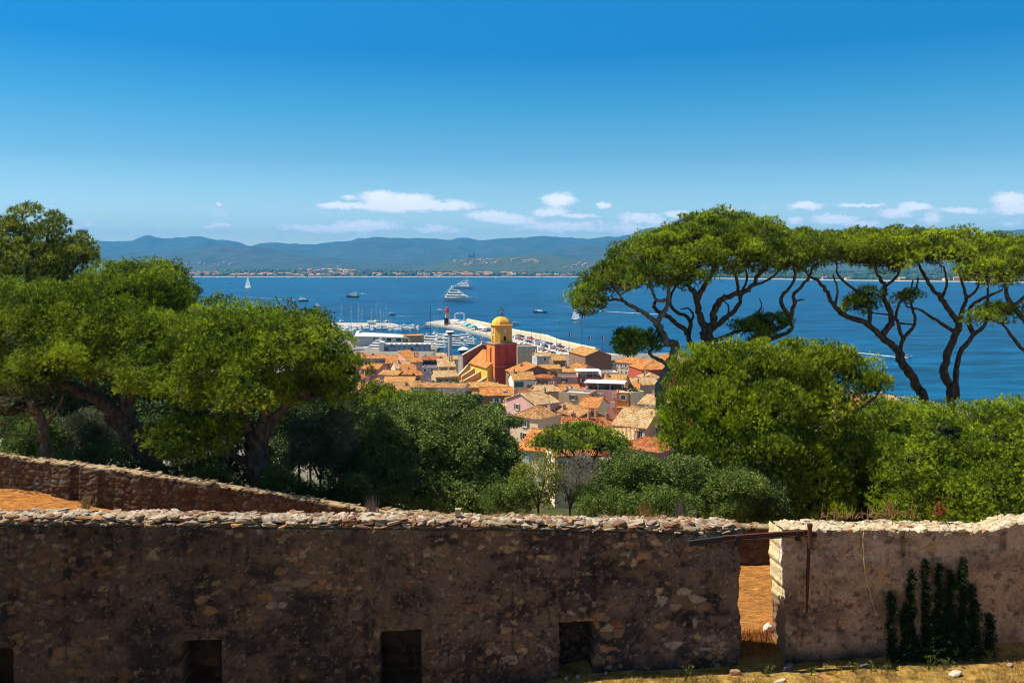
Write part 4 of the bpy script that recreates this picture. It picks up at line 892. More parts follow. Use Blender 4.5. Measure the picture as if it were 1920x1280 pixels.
for i, (px, py, m, lb) in enumerate(((858, 607, tent_m, "white ridge tent nearest the lighthouse"), (869, 611.5, tent_m, "white tent between the stage arch and the teal stands"), (877, 614, teal_m, "teal-roofed show stand on the jetty, left one"),
                                     (887, 618, teal_m, "teal-roofed show stand next to the long white marquee"), (899, 616.5, tent_m, "long white marquee row, far end, left of the tower"), (909, 620.5, tent_m, "long white marquee row, near end beside the bell tower"))):
    x, y = Q(px, py); tent(x, y, R(-68), 16 if i > 3 else 9, 9 if i > 3 else 7, m, lb)
CARC = {'white': (.75, .75, .75), 'silver': (.42, .44, .47), 'black': (.02, .02, .025), 'red': (.42, .03, .02), 'blue': (.05, .10, .25)}
CARM = {k: mat("car_paint_" + k, v, .3, spec=.5) for k, v in CARC.items()}; tyre_m = mat("tyre_rubber", (.02, .02, .02), .9)
def car_meshes(k, van=False):
    q = MB(); m = CARM[k]
    if van: side = [(-2.6, .35), (2.6, .35), (2.6, 1.3), (2.1, 2.2), (-2.6, 2.3)]
    else: side = [(-2.1, .35), (2.1, .35), (2.15, .8), (1.2, .95), (.6, 1.42), (-.9, 1.45), (-1.7, 1.0), (-2.15, .9)]
    q.loft([[(x, -.86 + .08 * (z > .95), z) for x, z in side], [(x, .86 - .08 * (z > .95), z) for x, z in side]], m); body = q.mesh("body")
    q = MB()
    if van: q.box(1.7, 2.35, -.78, .78, 1.35, 1.9, glass_m); q.box(.6, 1.6, -.84, .84, 1.35, 1.95, glass_m)
    else: q.add([(1.15, -.72, .99), (1.15, .72, .99), (.62, .66, 1.38), (.62, -.66, 1.38)], [(0, 1, 2, 3)], glass_m); q.box(-1.0, .5, -.83, .83, 1.02, 1.32, glass_m)
    win = q.mesh("windows"); q = MB()
    q.cyl((0, 0), .33, .33, -.1, .1, tyre_m, 10, Matrix.Rotation(R(90), 4, 'X')); wh = q.mesh("wheel")
    return body, win, wh
CM = {}
def car(x, y, rz, k, van, label, z=2.0):
    if (k, van) not in CM: CM[(k, van)] = car_meshes(k, van)
    b, w, wh = CM[(k, van)]; root = empty("van" if van else "parked_car", (x, y, z), rz); tag(root, label, "van" if van else "car", "vehicles parked on the jetty")
    put("body", b, root); put("window", w, root)
    for u in (-1.35, 1.35):
        for v in (-.8, .8): put("wheel", wh, root, (u, v, .33))
def carpark():
    r = random.Random(9); n = {}
    marks = ['next to the cream sea wall', 'in the middle of the jetty car park', 'behind the tall beige block', 'near the bell tower side of the jetty', 'towards the dark gable hall']
    rows = [((968, 629), (1075, 657), 24, 'next to the cream sea wall'), ((962, 633), (1060, 660), 18, 'in the second row of the jetty car park'), ((975, 644), (1040, 664), 9, 'near the roofs at the root of the jetty')]
    for (a, b, cnt, where) in rows:
        for i in range(cnt):
            t = (i + .5) / cnt; px = a[0] + (b[0] - a[0]) * t; py = a[1] + (b[1] - a[1]) * t + r.uniform(-.3, .3); x, y = Q(px, py)
            k = r.choice(['white', 'white', 'silver', 'black', 'black', 'blue', 'red']); van = k == 'white' and r.random() < .5
            c = n.get((k, van, where), 0); n[(k, van, where)] = c + 1
            car(x, y, R(r.uniform(-12, 12) + 28), k, van, "%s %s parked %s" % (k, "van" if van else "car", where))
carpark()
def lamp(x, y, h, label, z=2.0):
    root = empty("lamp_post", (x, y, z)); tag(root, label, "lamp post", "slim lamp posts along the jetty")
    q = MB(); q.cyl((0, 0), .16, .09, 0, h, LM, 6); q.build("pole", root)
    q = MB(); q.bar((0, 0, h - .2), (-1.2, -.8, h + .1), .07, LM, 4); q.box(-1.5, -.9, -1.0, -.6, h, h + .18, LM); q.build("lamp_head", root)
LM = mat("grey_lamp_metal", (.10, .10, .11), .5, metal=.5)
for i, (px, py) in enumerate(((887, 620), (900, 624), (913, 628), (977, 636), (996, 641), (1005, 644), (1014, 648), (1022, 651), (1033, 655), (1043, 658), (1052, 661), (1067, 664))):
    x, y = Q(px, py); lamp(x, y, 11.5, "slim tall lamp post rising from the curved jetty")
FM = {c: mat("flag_" + c, v, .7) for c, v in (('red', (.6, .05, .05)), ('white', (.75, .75, .75)), ('blue', (.05, .08, .4)))}
for i, (px, py, h, lb) in enumerate(((1067, 668, 15, "flagpole with small pale pennant left of the boathouse hall"), (1091, 672, 27, "tallest mast with flags and yard beside the dark gable hall"), (1104, 668, 13, "flagpole with red and white flag behind the ochre hall roof"), (1129, 668, 13, "rightmost flagpole with red flag behind the dark gable hall"), (1120, 668, 10, "short bare flagpole between the two flags behind the hall"))):
    x, y = Q(px, py); root = empty("flagpole", (x, y, 2)); tag(root, lb, "flagpole", "flagpoles near the hall")
    q = MB(); q.cyl((0, 0), .2, .09, 0, h, LM, 6)
    if h > 20: q.bar((-3, 0, h * .62), (3, 0, h * .62), .08, LM, 4)
    q.build("pole", root)
    if h != 10:
        q = MB()
        for k, c in enumerate(('blue', 'white', 'red')): q.box(.1 + k * .65, .1 + (k + 1) * .65, -.04, .04, h - 2.4 - .12 * k, h - .4 - .12 * k, FM[c])
        q.build("flag", root)

# port buildings
def portbuildings():
    D = 640.; gx = lambda px, d=D: (px - PX0) / F * d; gz_ = lambda py, d=D: HC - (py - HY) / F * d
    metal = mat("pale_metal_cladding", (.50, .52, .53), .6, var=.08, scale=.4); wh = mat("port_white_wall", (.70, .70, .68), .8); tanp = mat("port_tan_panel", (.42, .36, .29), .8)
    root = empty("port_office", (gx(715), D, 1.8)); tag(root, "long low grey-white port building with flat pale roof and tan panel", "building")
    zt = gz_(629) - 1.8; x0, x1 = gx(665) - gx(715), gx(758) - gx(715)
    q = MB(); q.box(x0, x0 + 15, 0, 16, -1, zt - .8, metal); q.box(x0 + 15, x0 + 21, .4, 16, -1, zt - .8, tanp); q.box(x0 + 21, x1, 1.2, 16, -1, zt - .8, wh); q.box(x0 - 3, x0, 3, 16, -1, zt - 1.2, wh); q.build("wall", root)
    q = MB(); q.add([(x0 - 1, -1, zt - .78), (x1 + 1.5, -1, zt - 1.6), (x1 + 1.5, 17, zt - 1.2), (x0 + 3, 17, zt + .6), (x0 - 1, -1, zt - .3), (x1 + 1.5, -1, zt - 1.2), (x1 + 1.5, 17, zt - .7), (x0 + 3, 17, zt + 1.1)], [(3, 2, 1, 0), (4, 5, 6, 7), (0, 1, 5, 4), (1, 2, 6, 5), (2, 3, 7, 6), (3, 0, 4, 7)], mat("pale_grey_roof", (.55, .56, .54), .8, var=.1, scale=.3)); q.build("roof", root)
    for (a, b, c, d) in ((x0 + 13.4, x0 + 14.6, .3, zt - 1.2), (x0 + 22.5, x0 + 25.5, 3.4, zt - 1.9), (x1 - 6, x1 - 2.5, 3.4, zt - 2.2), (x0 + 22, x0 + 25.5, .2, 2.6), (x0 + 27, x1 - 3, .4, 2.4)):
        q = MB(); q.box(a, b, -.06 if a < x0 + 15 else 1.14, 1.3, c, d, glass_m); q.build("window", root)
    # round stone tower
    root = empty("round_tower", (gx(774), D + 4, 1.8)); tag(root, "squat round ochre stone tower with arched door behind the blue port building", "tower")
    st = mat("ochre_rubble_tower", (.44, .30, .15), .95, col2=(.26, .18, .10), scale=1.2, bump=.6, bscale=3); r_ = 19.5 / F * D
    zt = gz_(627.5) - 1.8; q = MB(); q.lathe((0, 0, 0), [(r_ * 1.03, -2), (r_, zt - .6), (r_ * .9, zt - .6), (r_ * .9, zt - 1.2)], st, 36); q.build("wall", root)
    q = MB(); q.lathe((0, 0, zt - .6), [(r_ * 1.03, 0), (r_ * 1.03, .5), (r_ * .93, .55), (r_ * .93, .01)], mat("orange_coping", (.52, .30, .13), .9), 36); q.build("parapet", root)
    q = MB(); a = R(-125); q.box(-.9, .9, -.2, .2, 0, 2.6, glass_m, Matrix.Rotation(a + R(90), 4, 'Z') @ Matrix.Translation((0, -r_ - .05, zt - 5.2))); q.build("door", root)
    # long blue-grey building
    D2 = 603.; root = empty("blue_port_building", (gx(760, D2), D2, 1.8), R(1.5)); tag(root, "long two-storey blue-grey port building with rows of shuttered bays", "building")
    bl = mat("blue_grey_cladding", (.19, .25, .34), .7, var=.12, scale=.4); bl2 = mat("light_blue_shutter_bay", (.30, .38, .48), .7); x0, x1 = gx(720, D2) - gx(760, D2), gx(806, D2) - gx(760, D2); zt = gz_(645, D2) - 1.8
    q = MB(); q.box(x0, x1, 0, 9, -1, zt - .4, bl); q.box(x0 - 3, x0 - .002, -.6, 6, -1, zt + 1.5, wh); q.build("wall", root)
    q = MB(); q.box(x0 - .3, x1 + .3, -.4, 9.3, zt - .4, zt, white_m); q.build("roof_edge", root)
    n = 9
    for k in range(2):
        for i in range(n):
            u = x0 + (x1 - x0) * (i + .5) / n; q = MB(); q.box(u - .95, u + .95, -.08, 0, .6 + k * 2.75, 2.3 + k * 2.75, bl2 if (i * 7 + k * 3) % 5 else glass_m); q.box(u - 1.1, u - .95, -.12, 0, .5 + k * 2.75, 2.4 + k * 2.75, bl); q.build("window", root)
    # control tower
    x, y = gx(844, 572), 572.; root = empty("control_tower", (x, y, 1.8)); tag(root, "slim grey column tower with white mushroom-shaped top over the yachts", "tower")
    H = HC - (620 - HY) / F * 572 - 1.8; q = MB(); q.cyl((0, 0), 1.25, 1.1, -1, H - 2.3, mat("blue_grey_column", (.30, .36, .44), .6), 10); q.build("column", root)
    q = MB(); q.lathe((0, 0, H - 2.4), [(1.2, 0), (2.1, .8), (2.3, 1.6)], glass_m, 8); q.build("cabin", root); q = MB(); q.lathe((0, 0, H - .9), [(2.6, 0), (2.9, .35), (2.5, .8), (.3, 1.0)], white_m, 8); q.build("roof", root)
    # cabin and masts on the left pier
    x, y = Q(697, 608.5); root = empty("pier_cabin", (x, y, 2)); tag(root, "small grey cabin with white flat roof on the left pier", "cabin")
    q = MB(); q.box(-3.4, 3.4, -2, 2, 0, 2.8, metal); q.build("wall", root); q = MB(); q.box(-4.4, 4.4, -3, 3, 2.8, 3.2, white_m); q.build("roof", root)
    # small round white kiosk right of the control tower
    x, y = Q(869, 662, 1.9); root = empty("umbrella_kiosk", (x, y, 1.8)); tag(root, "white domed kiosk on the quay right of the control tower", "kiosk")
    q = MB(); q.lathe((0, 0, 0), [(2.6, 0), (2.6, 2.4)], glass_m, 10); q.build("wall", root); q = MB(); q.lathe((0, 0, 2.4), [(3.7, 0), (3.4, .5), (2.0, 1.3), (.3, 1.9)], tent_m, 12); q.build("roof", root)
portbuildings()

# ------------------------------------------------------------------ boats
hull_w = mat("white_gelcoat", (.80, .80, .79), .3, spec=.5); hull_d = mat("dark_navy_hull", (.015, .02, .04), .3, spec=.5); teak = mat("teak_deck", (.40, .24, .12), .7); alu = mat("mast_aluminium", (.55, .56, .58), .4, metal=.6); sail_m = mat("white_sailcloth", (.82, .82, .80), .8); tint = mat("tinted_boat_glass", (.015, .02, .03), .2, spec=.6)
darkmast = mat("dark_carbon_mast", (.03, .03, .035), .4)
def hull(q, L_, W_, H, m, sheer=.25, flare=.8):
    rings = []; n = 9
    for i in range(n + 1):
        t = i / n; x = -L_ / 2 + L_ * t; w = W_ / 2 * (1 - max(0, (t - .45) / .55) ** 2.2) * (.9 + .1 * min(1, t * 4)); w = max(w, .03)
        zt = H * (1 + sheer * t * t); wl = w * (flare if t < .98 else .3)
        rings.append([(x, -wl * .5, -.5), (x + .04 * L_ * t * t, -w, zt), (x + .04 * L_ * t * t, w, zt), (x, wl * .5, -.5)])
    q.loft(rings, m)
def tier(q, x0, x1, w, z0, h, m, rake=.5, band=True):
    rk = rake * h; q.add([(x0, -w / 2, z0), (x1, -w / 2 * .8, z0), (x1, w / 2 * .8, z0), (x0, w / 2, z0), (x0 + rk * .3, -w / 2 * .95, z0 + h), (x1 - rk * 2, -w / 2 * .7, z0 + h), (x1 - rk * 2, w / 2 * .7, z0 + h), (x0 + rk * .3, w / 2 * .95, z0 + h)],
                         [(0, 1, 5, 4), (1, 2, 6, 5), (2, 3, 7, 6), (3, 0, 4, 7), (4, 5, 6, 7)], m)
def motor_parts(L_, tiers=2, hullm=None, arch=True):
    W_ = L_ * .23; H = L_ * .085 + .5; hm = hullm or hull_w; out = []
    q = MB(); hull(q, L_, W_, H, hm); q.box(-L_ * .5, -L_ * .46, -W_ * .4, W_ * .4, .1, .4, teak); out.append(("hull", q.mesh("hull")))
    z = H; q = MB(); g = MB(); h = L_ * .055 + .65
    for k in range(tiers):
        x0 = -L_ * (.40 - .05 * k); x1 = L_ * (.30 - .13 * k); w = W_ * (.82 - .1 * k)
        tier(q, x0, x1, w, z, h, hull_w); tier(g, x0 + L_ * .05, x1 - h * .35, w * 1.012, z + h * .38, h * .36, tint, rake=.6); q.box(x0 - L_ * .07, x1 - h * .9, -w * .52, w * .52, z + h, z + h + .12, hull_w); z += h + .12
    out.append(("cabin", q.mesh("cabin"))); out.append(("window", g.mesh("window")))
    q = MB()
    for s in (-1, 1): q.bar((-L_ * .22, s * W_ * .28, z), (-L_ * .27, s * W_ * .22, z + h * .8), .1 + L_ * .004, hull_w, 4)
    q.box(-L_ * .29, -L_ * .24, -W_ * .24, W_ * .24, z + h * .75, z + h * .9, hull_w); q.bar((-L_ * .26, 0, z + h * .9), (-L_ * .28, 0, z + h * 1.9), .06, hull_w, 4); out.append(("radar_arch", q.mesh("radar_arch")))
    return out
def sail_parts(L_, hullm=None, mast=1.25, sails=False, mm=None):
    W_ = L_ * .26; H = L_ * .06 + .4; out = []; q = MB(); hull(q, L_, W_, H, hullm or hull_w, .15, .7); out.append(("hull", q.mesh("hull")))
    q = MB(); tier(q, -L_ * .2, L_ * .2, W_ * .55, H, .6 + L_ * .015, hull_w); out.append(("cabin", q.mesh("cabin")))
    q = MB(); mt = L_ * mast; m = mm or alu; q.cyl((L_ * .08, 0), .04 + L_ * .007, .03 + L_ * .004, H, H + mt, m, 6)
    for k in (.4, .7): q.bar((L_ * .08, -W_ * .28, H + mt * k), (L_ * .08, W_ * .28, H + mt * k), .035, m, 4)
    q.bar((L_ * .08, 0, H + 1.6), (-L_ * .36, 0, H + 1.5), .07 + L_ * .003, m, 5)
    for e in ((L_ * .48, 0), (-L_ * .48, 0)): q.bar((e[0], e[1], H), (L_ * .08, 0, H + mt * .97), .025, m, 3)
    out.append(("mast", q.mesh("mast")))
    if sails:
        q = MB(); a = [(L_ * .06, -.03, H + 1.9), (-L_ * .35, -.5, H + 1.9), (L_ * .06, -.03, H + mt * .95)]; b = [(p[0], p[1] + .08, p[2]) for p in a]; q.add(a + b, [(0, 1, 2), (5, 4, 3), (0, 3, 4, 1), (1, 4, 5, 2), (2, 5, 3, 0)], sail_m)
        a = [(L_ * .46, -.03, H + .6), (L_ * .12, -.6, H + .9), (L_ * .09, -.03, H + mt * .85)]; b = [(p[0], p[1] + .08, p[2]) for p in a]; q.add(a + b, [(0, 1, 2), (5, 4, 3), (0, 3, 4, 1), (1, 4, 5, 2), (2, 5, 3, 0)], sail_m); out.append(("sail", q.mesh("sail")))
    else:
        q = MB(); q.bar((L_ * .05, 0, H + 1.95), (-L_ * .34, 0, H + 1.85), .16 + L_ * .006, sail_m, 6); out.append(("furled_sail", q.mesh("furled_sail")))
    return out
_bp = {}
def boat(kind, px, py, rz, label, L_, cat="boat", group=None, name=None, **kw):
    key = (kind, L_, tuple(sorted((k, str(v)) for k, v in kw.items())))
    if key not in _bp: _bp[key] = motor_parts(L_, **kw) if kind == 'm' else sail_parts(L_, **kw)
    x, y = Q(px, py, 0.0); root = empty(name or ("motor_yacht" if kind == 'm' else "sailing_boat"), (x, y, 0), R(rz)); tag(root, label, cat, group)
    for n, me in _bp[key]: put(n, me, root)
    return root
# out on the bay
boat('m', 860.5, 564.5, -34, "largest white superyacht anchored in the bay, nearest the lighthouse", 60, "yacht", tiers=3)
boat('m', 866, 541, 146, "white superyacht with tall funnel masts, beyond the largest one", 62, "yacht", tiers=3)
boat('m', 569, 565, -28, "dark-hulled white motor yacht with thin mast, left part of the bay", 20, "yacht", tiers=2, hullm=hull_d)
boat('m', 596, 575.5, -20, "small white motor cruiser just below the dark-hulled yacht", 11, "boat", tiers=2)
boat('m', 661, 557.5, 150, "white motor yacht with dark hull pointing left, middle of the bay", 28, "yacht", tiers=2, hullm=hull_d)
boat('m', 682, 553, -30, "small white boat next to the dark-hulled yacht pointing left", 14, "boat", tiers=1)
boat('m', 641, 557, 0, "tiny white launch left of the yacht that points left", 5, "boat", tiers=1)
boat('s', 464, 541, -30, "sailing boat with tall mast out on the left of the bay", 24, "sailing boat", sails=True)
boat('s', 1013, 586, -20, "dark sailing yacht with bare tall mast and small jib, right of the bell tower", 17, "sailing boat", hullm=hull_d, mast=1.7)
boat('s', 1079, 600, -32, "small boat under full white sail close to the big umbrella pine", 11, "sailing boat", sails=True, mast=1.55)
boat('s', 826, 583, 0, "small sailing boat left of the lighthouse", 10, "sailing boat", mast=1.2)
boat('m', 968, 608, 0, "small white motorboat right of the bell tower's dome", 8, "boat", tiers=1)
boat('m', 797, 615, 180, "orange and white launch left of the jetty's tip", 9, "boat", tiers=1)
boat('m', 736, 591, 0, "dark speedboat trailing a wake above the left pier", 9, "boat", tiers=1, hullm=hull_d)
boat('m', 1049, 604.5, 0, "tiny boat left of the white sail", 3, "boat", tiers=1)
boat('m', 925, 524, 180, "small white boat near the far beach above the tower", 14, "boat", tiers=1)
boat('m', 430, 531, 0, "white speedboat far out on the left of the bay", 14, "boat", tiers=1)
boat('m', 1132, 583.5, 180, "dark speedboat running left beneath the pine branch", 6, "boat", tiers=1, hullm=hull_d)
boat('m', 1700, 671, 0, "white speedboat with long wake between the tall pine trunks", 7, "boat", tiers=1)
def farboats():
    r = random.Random(12)
    for i in range(34):
        px = r.choice((r.uniform(340, 1080), r.uniform(340, 700))); py = r.uniform(519.8, 523.5)
        boat(r.choice('msss'), px, py, r.uniform(-40, 40), "tiny white boat moored off the far beach", 12, "boat", "tiny boats off the far beach")
farboats()
def harbour():
    r = random.Random(5)
    for i in range(13):                                  # moored behind the left pier and the port building
        px = 640 + i * 12 + r.uniform(-3, 3); py = r.uniform(617, 621)
        boat('m', px, py, r.choice((125, 140, -50)) + r.uniform(-8, 8), "white motor yacht moored in the row behind the grey-white port building", r.choice((11, 13, 16)), "yacht", "yachts moored behind the port building", tiers=2)
    for i in range(9):
        boat('m', 640 + i * 6.4, 627 + r.uniform(0, 16), r.choice((80, -100, 60)), "white yacht packed in the basin left of the port building", r.choice((13, 17)), "yacht", "yachts in the left basin", tiers=2)
    boat('m', 703, 658, 150, "large white motor yacht in front of the blue port building's left end", 19, "yacht", tiers=3)
    boat('m', 676, 661, 10, "low white boat left of the large motor yacht", 11, "boat", tiers=1)
    for i, (px, py, L_) in enumerate(((812, 646, 22), (826, 640, 20), (835, 648, 18), (822, 655, 18), (855, 645, 24), (866, 641, 20), (860, 652, 17), (878, 648, 16))):
        boat('m', px, py, r.uniform(-40, -15) + 180 * (i % 2), ["big white motor yacht at the right end of the blue port building", "white yacht just left of the control tower", "white yacht close behind the control tower's foot", "white yacht lying lowest left of the control tower",
             "long sleek white yacht right of the control tower", "white yacht farthest right-behind the control tower", "smaller white yacht beside the domed kiosk", "white yacht nearest the church gable"][i], L_, "yacht", tiers=2)
    boat('s', 806, 638, 75, "sailing yacht with the harbour's tallest dark mast", 21, "sailing boat", mast=1.22, mm=darkmast)
    for i, (px, py, L_) in enumerate(((658, 616, 14), (678, 615, 12), (696, 617, 13), (713, 614, 13), (719, 616, 11), (731, 615, 12), (672, 611, 15), (705, 604, 14), (725, 604, 12), (815, 627, 12), (820, 630, 11), (640, 604, 13))):
        boat('s', px, py, 80, "sailing yacht with bare mast berthed at the left pier", L_, "sailing boat", "sailing yachts at the left pier", mast=1.45)
    for i in range(8):
        boat('m', 1062 + i * 6.5, 671 + i * .8, r.uniform(-30, 40), "white boat laid up on the quay before the ochre hall", 11, "boat", "boats by the ochre hall", tiers=1)
harbour()
# foam trails
foam_m = bpy.data.materials.new("wake_foam"); foam_m.use_nodes = True
def _foam():
    nt = foam_m.node_tree; N = nt.nodes; L = nt.links; b = N['Principled BSDF']; b.inputs['Base Color'].default_value = (.72, .80, .84, 1); b.inputs['Roughness'].default_value = .9
    tc = N.new('ShaderNodeTexCoord'); n = N.new('ShaderNodeTexNoise'); n.inputs['Scale'].default_value = .22; n.inputs['Detail'].default_value = 7; n.inputs['Roughness'].default_value = .75; L.new(tc.outputs['Object'], n.inputs['Vector'])
    at = N.new('ShaderNodeAttribute'); at.attribute_name = 'v'; ad = N.new('ShaderNodeMath'); ad.operation = 'ADD'; L.new(n.outputs['Fac'], ad.inputs[0]); L.new(at.outputs['Fac'], ad.inputs[1])
    mr = N.new('ShaderNodeMapRange'); mr.inputs[1].default_value = .75; mr.inputs[2].default_value = 1.15; L.new(ad.outputs[0], mr.inputs[0]); L.new(mr.outputs[0], b.inputs['Alpha'])
_foam()
def wake(pts, w0, w1, s0, s1):
    P_ = [Vector(Q(px, py, 0)) for px, py in pts]; S = []
    for a, b in zip(P_[:-1], P_[1:]):
        for k in range(12): S.append(a + (b - a) * k / 12)
    S.append(P_[-1]); n = len(S); V = []; A = []
    for i, p in enumerate(S):
        d = (S[min(i + 1, n - 1)] - S[max(i - 1, 0)]).normalized(); nn = Vector((-d.y, d.x)); t = i / (n - 1); w = w0 + (w1 - w0) * t
        for k in range(5): u = k / 4 * 2 - 1; q_ = p + nn * (u * w); V.append((q_.x, q_.y, .06)); A.append((s0 + (s1 - s0) * t) * (1 - u * u * .9))
    o = put("wake", npmesh("wake", np.array(V), [gridfaces(5, n)], foam_m, attrs={'v': ('POINT', 'FLOAT', np.array(A))})); tag(o, "white foam wake trailing over the water", "wake", kind="stuff")
wake([(1234, 589), (1190, 587), (1133, 583.5), (1080, 578), (1030, 571)], 3.0, 8, .75, .2)
wake([(1702, 671.5), (1660, 667), (1600, 660), (1540, 653), (1440, 648)], 1.6, 5, .75, .25)
wake([(738, 591), (752, 592), (772, 592)], 1.4, 2.6, .6, .35)
wake([(430, 531), (405, 531), (370, 532)], 2.5, 5, .6, .35)
wake([(556, 562), (500, 559), (440, 555), (400, 554)], 4, 9, .42, .25)
wake([(940, 524), (950, 524.4), (965, 524.6)], 5, 5, .6, .5)
wake([(1740, 752), (1690, 744), (1655, 743)], 2.5, 2.5, .6, .5)

# ================================================================== the far shore: houses, woods
def farshore():
    r = random.Random(33); wc = [WM['white'], WM['cream'], WM['salmon'], WM['tan'], WM['pink'], WM['cream'], WM['white']]; protos = []
    far_r = mat("far_terracotta", (.52, .20, .10), .9, var=.2, scale=.05); far_r2 = mat("far_pale_tiles", (.52, .32, .2), .9)
    for k in range(7):
        for g in range(2):
            q = MB(); w, d, h = r.uniform(7, 13), r.uniform(6, 8), r.uniform(5, 9); q.box(-w, w, -d, d, -4, h, wc[k]); rr = far_r if (k + g) % 3 else far_r2
            q.add([(-w - .5, -d - .5, h), (w + .5, -d - .5, h), (w + .5, d + .5, h), (-w - .5, d + .5, h), (-w, 0, h + 2.6), (w, 0, h + 2.6)], [(0, 1, 5, 4), (2, 3, 4, 5), (0, 4, 3), (1, 2, 5)], rr)
            for i in range(5):
                for z in (1.2, 4.2):
                    if z < h - 1.6: u = -w + 2 * w * (i + .5) / 5; q.box(u - .7, u + .7, -d - .06, -d, z, z + 1.5, tint)
            protos.append(q.mesh("shore_house"))
    def put_h(px, D, z, lb, grp, s=1.0):
        x = (px - PX0) / F * D; o = put("shore_house", r.choice(protos), None, (x, D, z), R(r.uniform(-25, 25))); o.scale = (s, s, s * r.uniform(.8, 1.2)); tag(o, lb, "house", grp)
    for (a, b, n, rows) in ((308, 420, 30, 3), (420, 570, 26, 2), (560, 668, 34, 4), (700, 830, 24, 2), (830, 985, 40, 3), (985, 1100, 8, 1), (1500, 1920, 10, 1)):
        for i in range(n):
            px = a + (b - a) * r.random(); k = r.randrange(rows); D = float(shoreD(px)) + 55 + k * 75 + r.uniform(0, 30)
            put_h(px, D, 2.5 + k * (7 if rows > 3 else 3.5) * (1 if a != 560 else 1.15), "small pale house with reddish roof in the resort strip behind the far beach", "houses along the far beach")
    for (a, b, c, d, n, lb) in ((842, 935, 484, 497, 30, "tiny house of the hilltop village on the far wooded knoll"), (960, 1010, 485, 495, 16, "tiny villa on the far wooded slope right of the hilltop village"), (1060, 1130, 494, 504, 18, "tiny white villa low on the far slope beside the big pine"), (345, 390, 494, 498, 10, "tiny pinkish villa on the far low hill at left"), (400, 440, 493, 498, 8, "tiny villa in the far woods above the resort"), (600, 660, 497, 501, 6, "tiny lone farmhouse on the far plain")):
        for i in range(n):
            px = r.uniform(a, b); py = r.uniform(c, d)
            D = 5700 if py < 495 else 5100
            # drop on to the hill face: march until the ray meets the terrain
            put_on_hill(px, py, r, protos, lb)
    # castle ruin on the knoll
    q = MB(); st = mat("castle_ruin_stone", (.30, .26, .22), .95)
    for (x, w, h) in ((-16, 6, 18), (12, 5, 26), (0, 4, 12)): q.box(x - w, x + w, -6, 6, -12, h, st); q.box(x - w - 1, x + w + 1, -7, 7, h, h + 2, st)
    q.box(-26, 20, -3, 3, -12, 5, st); X = P(885, 482.5, 6250); o = q.build("castle_ruin", None, X); tag(o, "small ruined castle crowning the far village hill", "castle")
_hills = [o for o in bpy.data.objects if o.name.startswith(("hills", "coastal_plain"))]
bpy.context.view_layer.update()
def put_on_hill(px, py, r, protos, lb):
    d = (P(px, py, 1.0) - Vector((0, 0, HC))).normalized(); best = None
    for h in _hills:
        ok, loc, nr, idx = h.ray_cast(Vector((0, 0, HC)), d)
        if ok and (best is None or loc.y < best.y): best = loc
    if best is None: return
    o = put("hill_villa", r.choice(protos), None, best + Vector((0, 0, .5)), R(r.uniform(-25, 25))); s = r.uniform(.7, 1.1); o.scale = (s, s, s); tag(o, lb, "house", "villas on the far slopes")
farshore()
def woods():
    v0, f0 = icosphere(1); r = np.random.RandomState(2); Vs = []; n = 5200
    px = r.uniform(-200, 2300, n); T = r.choice([0, 1], n, p=[.35, .65]) * r.uniform(200, 2200, n) + r.uniform(90, 330, n)
    D = shoreD(px) + T; x = (px - PX0) / F * D; z = np.interp(T, [0, 60, 300, 800, 2600], [-.8, 2.6, 4, 7, 14])
    s = r.uniform(7, 15, n); hh = s * r.uniform(.5, .85, n)
    V = v0[None] * np.stack([s, s, hh], -1)[:, None] * (1 + .25 * (r.rand(n, len(v0), 1) - .5)) + np.stack([x, D, z + hh * .5], -1)[:, None]
    Fa = f0[None] + (np.arange(n) * len(v0))[:, None, None]
    o = put("distant_pine_wood", npmesh("distant_pine_wood", V.reshape(-1, 3), [Fa.reshape(-1, 3)], leafmat("distant_pine_foliage", (.020, .045, .012), (.045, .075, .02), 0.0), attrs={'v': ('FACE', 'FLOAT', np.repeat(r.rand(n), len(f0)))}))
    tag(o, "dark green pine woods on the plain behind the far beach", "woods", kind="stuff")
woods()

# ================================================================== the ruined stone walls in front
WA = R(5.0)
def wl(px, py):                                     # photo position -> (along wall, height) on the front wall's face
    u = (px - PX0) / F; D = 20.0 / (1 - u * WTAN); return (u * D / math.cos(WA), HC - (py - HY) / F * D)
def voro(x, z, sx, sz, seed, jit=.85):
    gx, gz_ = x / sx, z / sz; ix, iz = np.floor(gx), np.floor(gz_); f1 = np.full(x.shape, 9.); f2 = np.full(x.shape, 9.); idd = np.zeros(x.shape)
    for dx in (-1, 0, 1):
        for dz in (-1, 0, 1):
            cx, cz = ix + dx, iz + dz; px_ = cx + .5 + jit * (_h(cx, cz, cx * 0, seed) - .5); pz_ = cz + .5 + jit * (_h(cx, cz, cx * 0, seed + 1) - .5)
            d = np.hypot(gx - px_, gz_ - pz_); h = _h(cx, cz, cx * 0, seed + 2)
            closer = d < f1; f2 = np.where(closer, f1, np.minimum(f2, d)); idd = np.where(closer, h, idd); f1 = np.where(closer, d, f1)
    return f1, f2, idd
STONES = np.array([(.30, .17, .09), (.38, .27, .17), (.26, .15, .10), (.42, .36, .30), (.34, .20, .08), (.22, .13, .09), (.46, .34, .22), (.30, .24, .21), (.40, .22, .10), (.25, .10, .05)])
def pick(idd): return STONES[np.clip((idd * len(STONES)).astype(int), 0, len(STONES) - 1)]
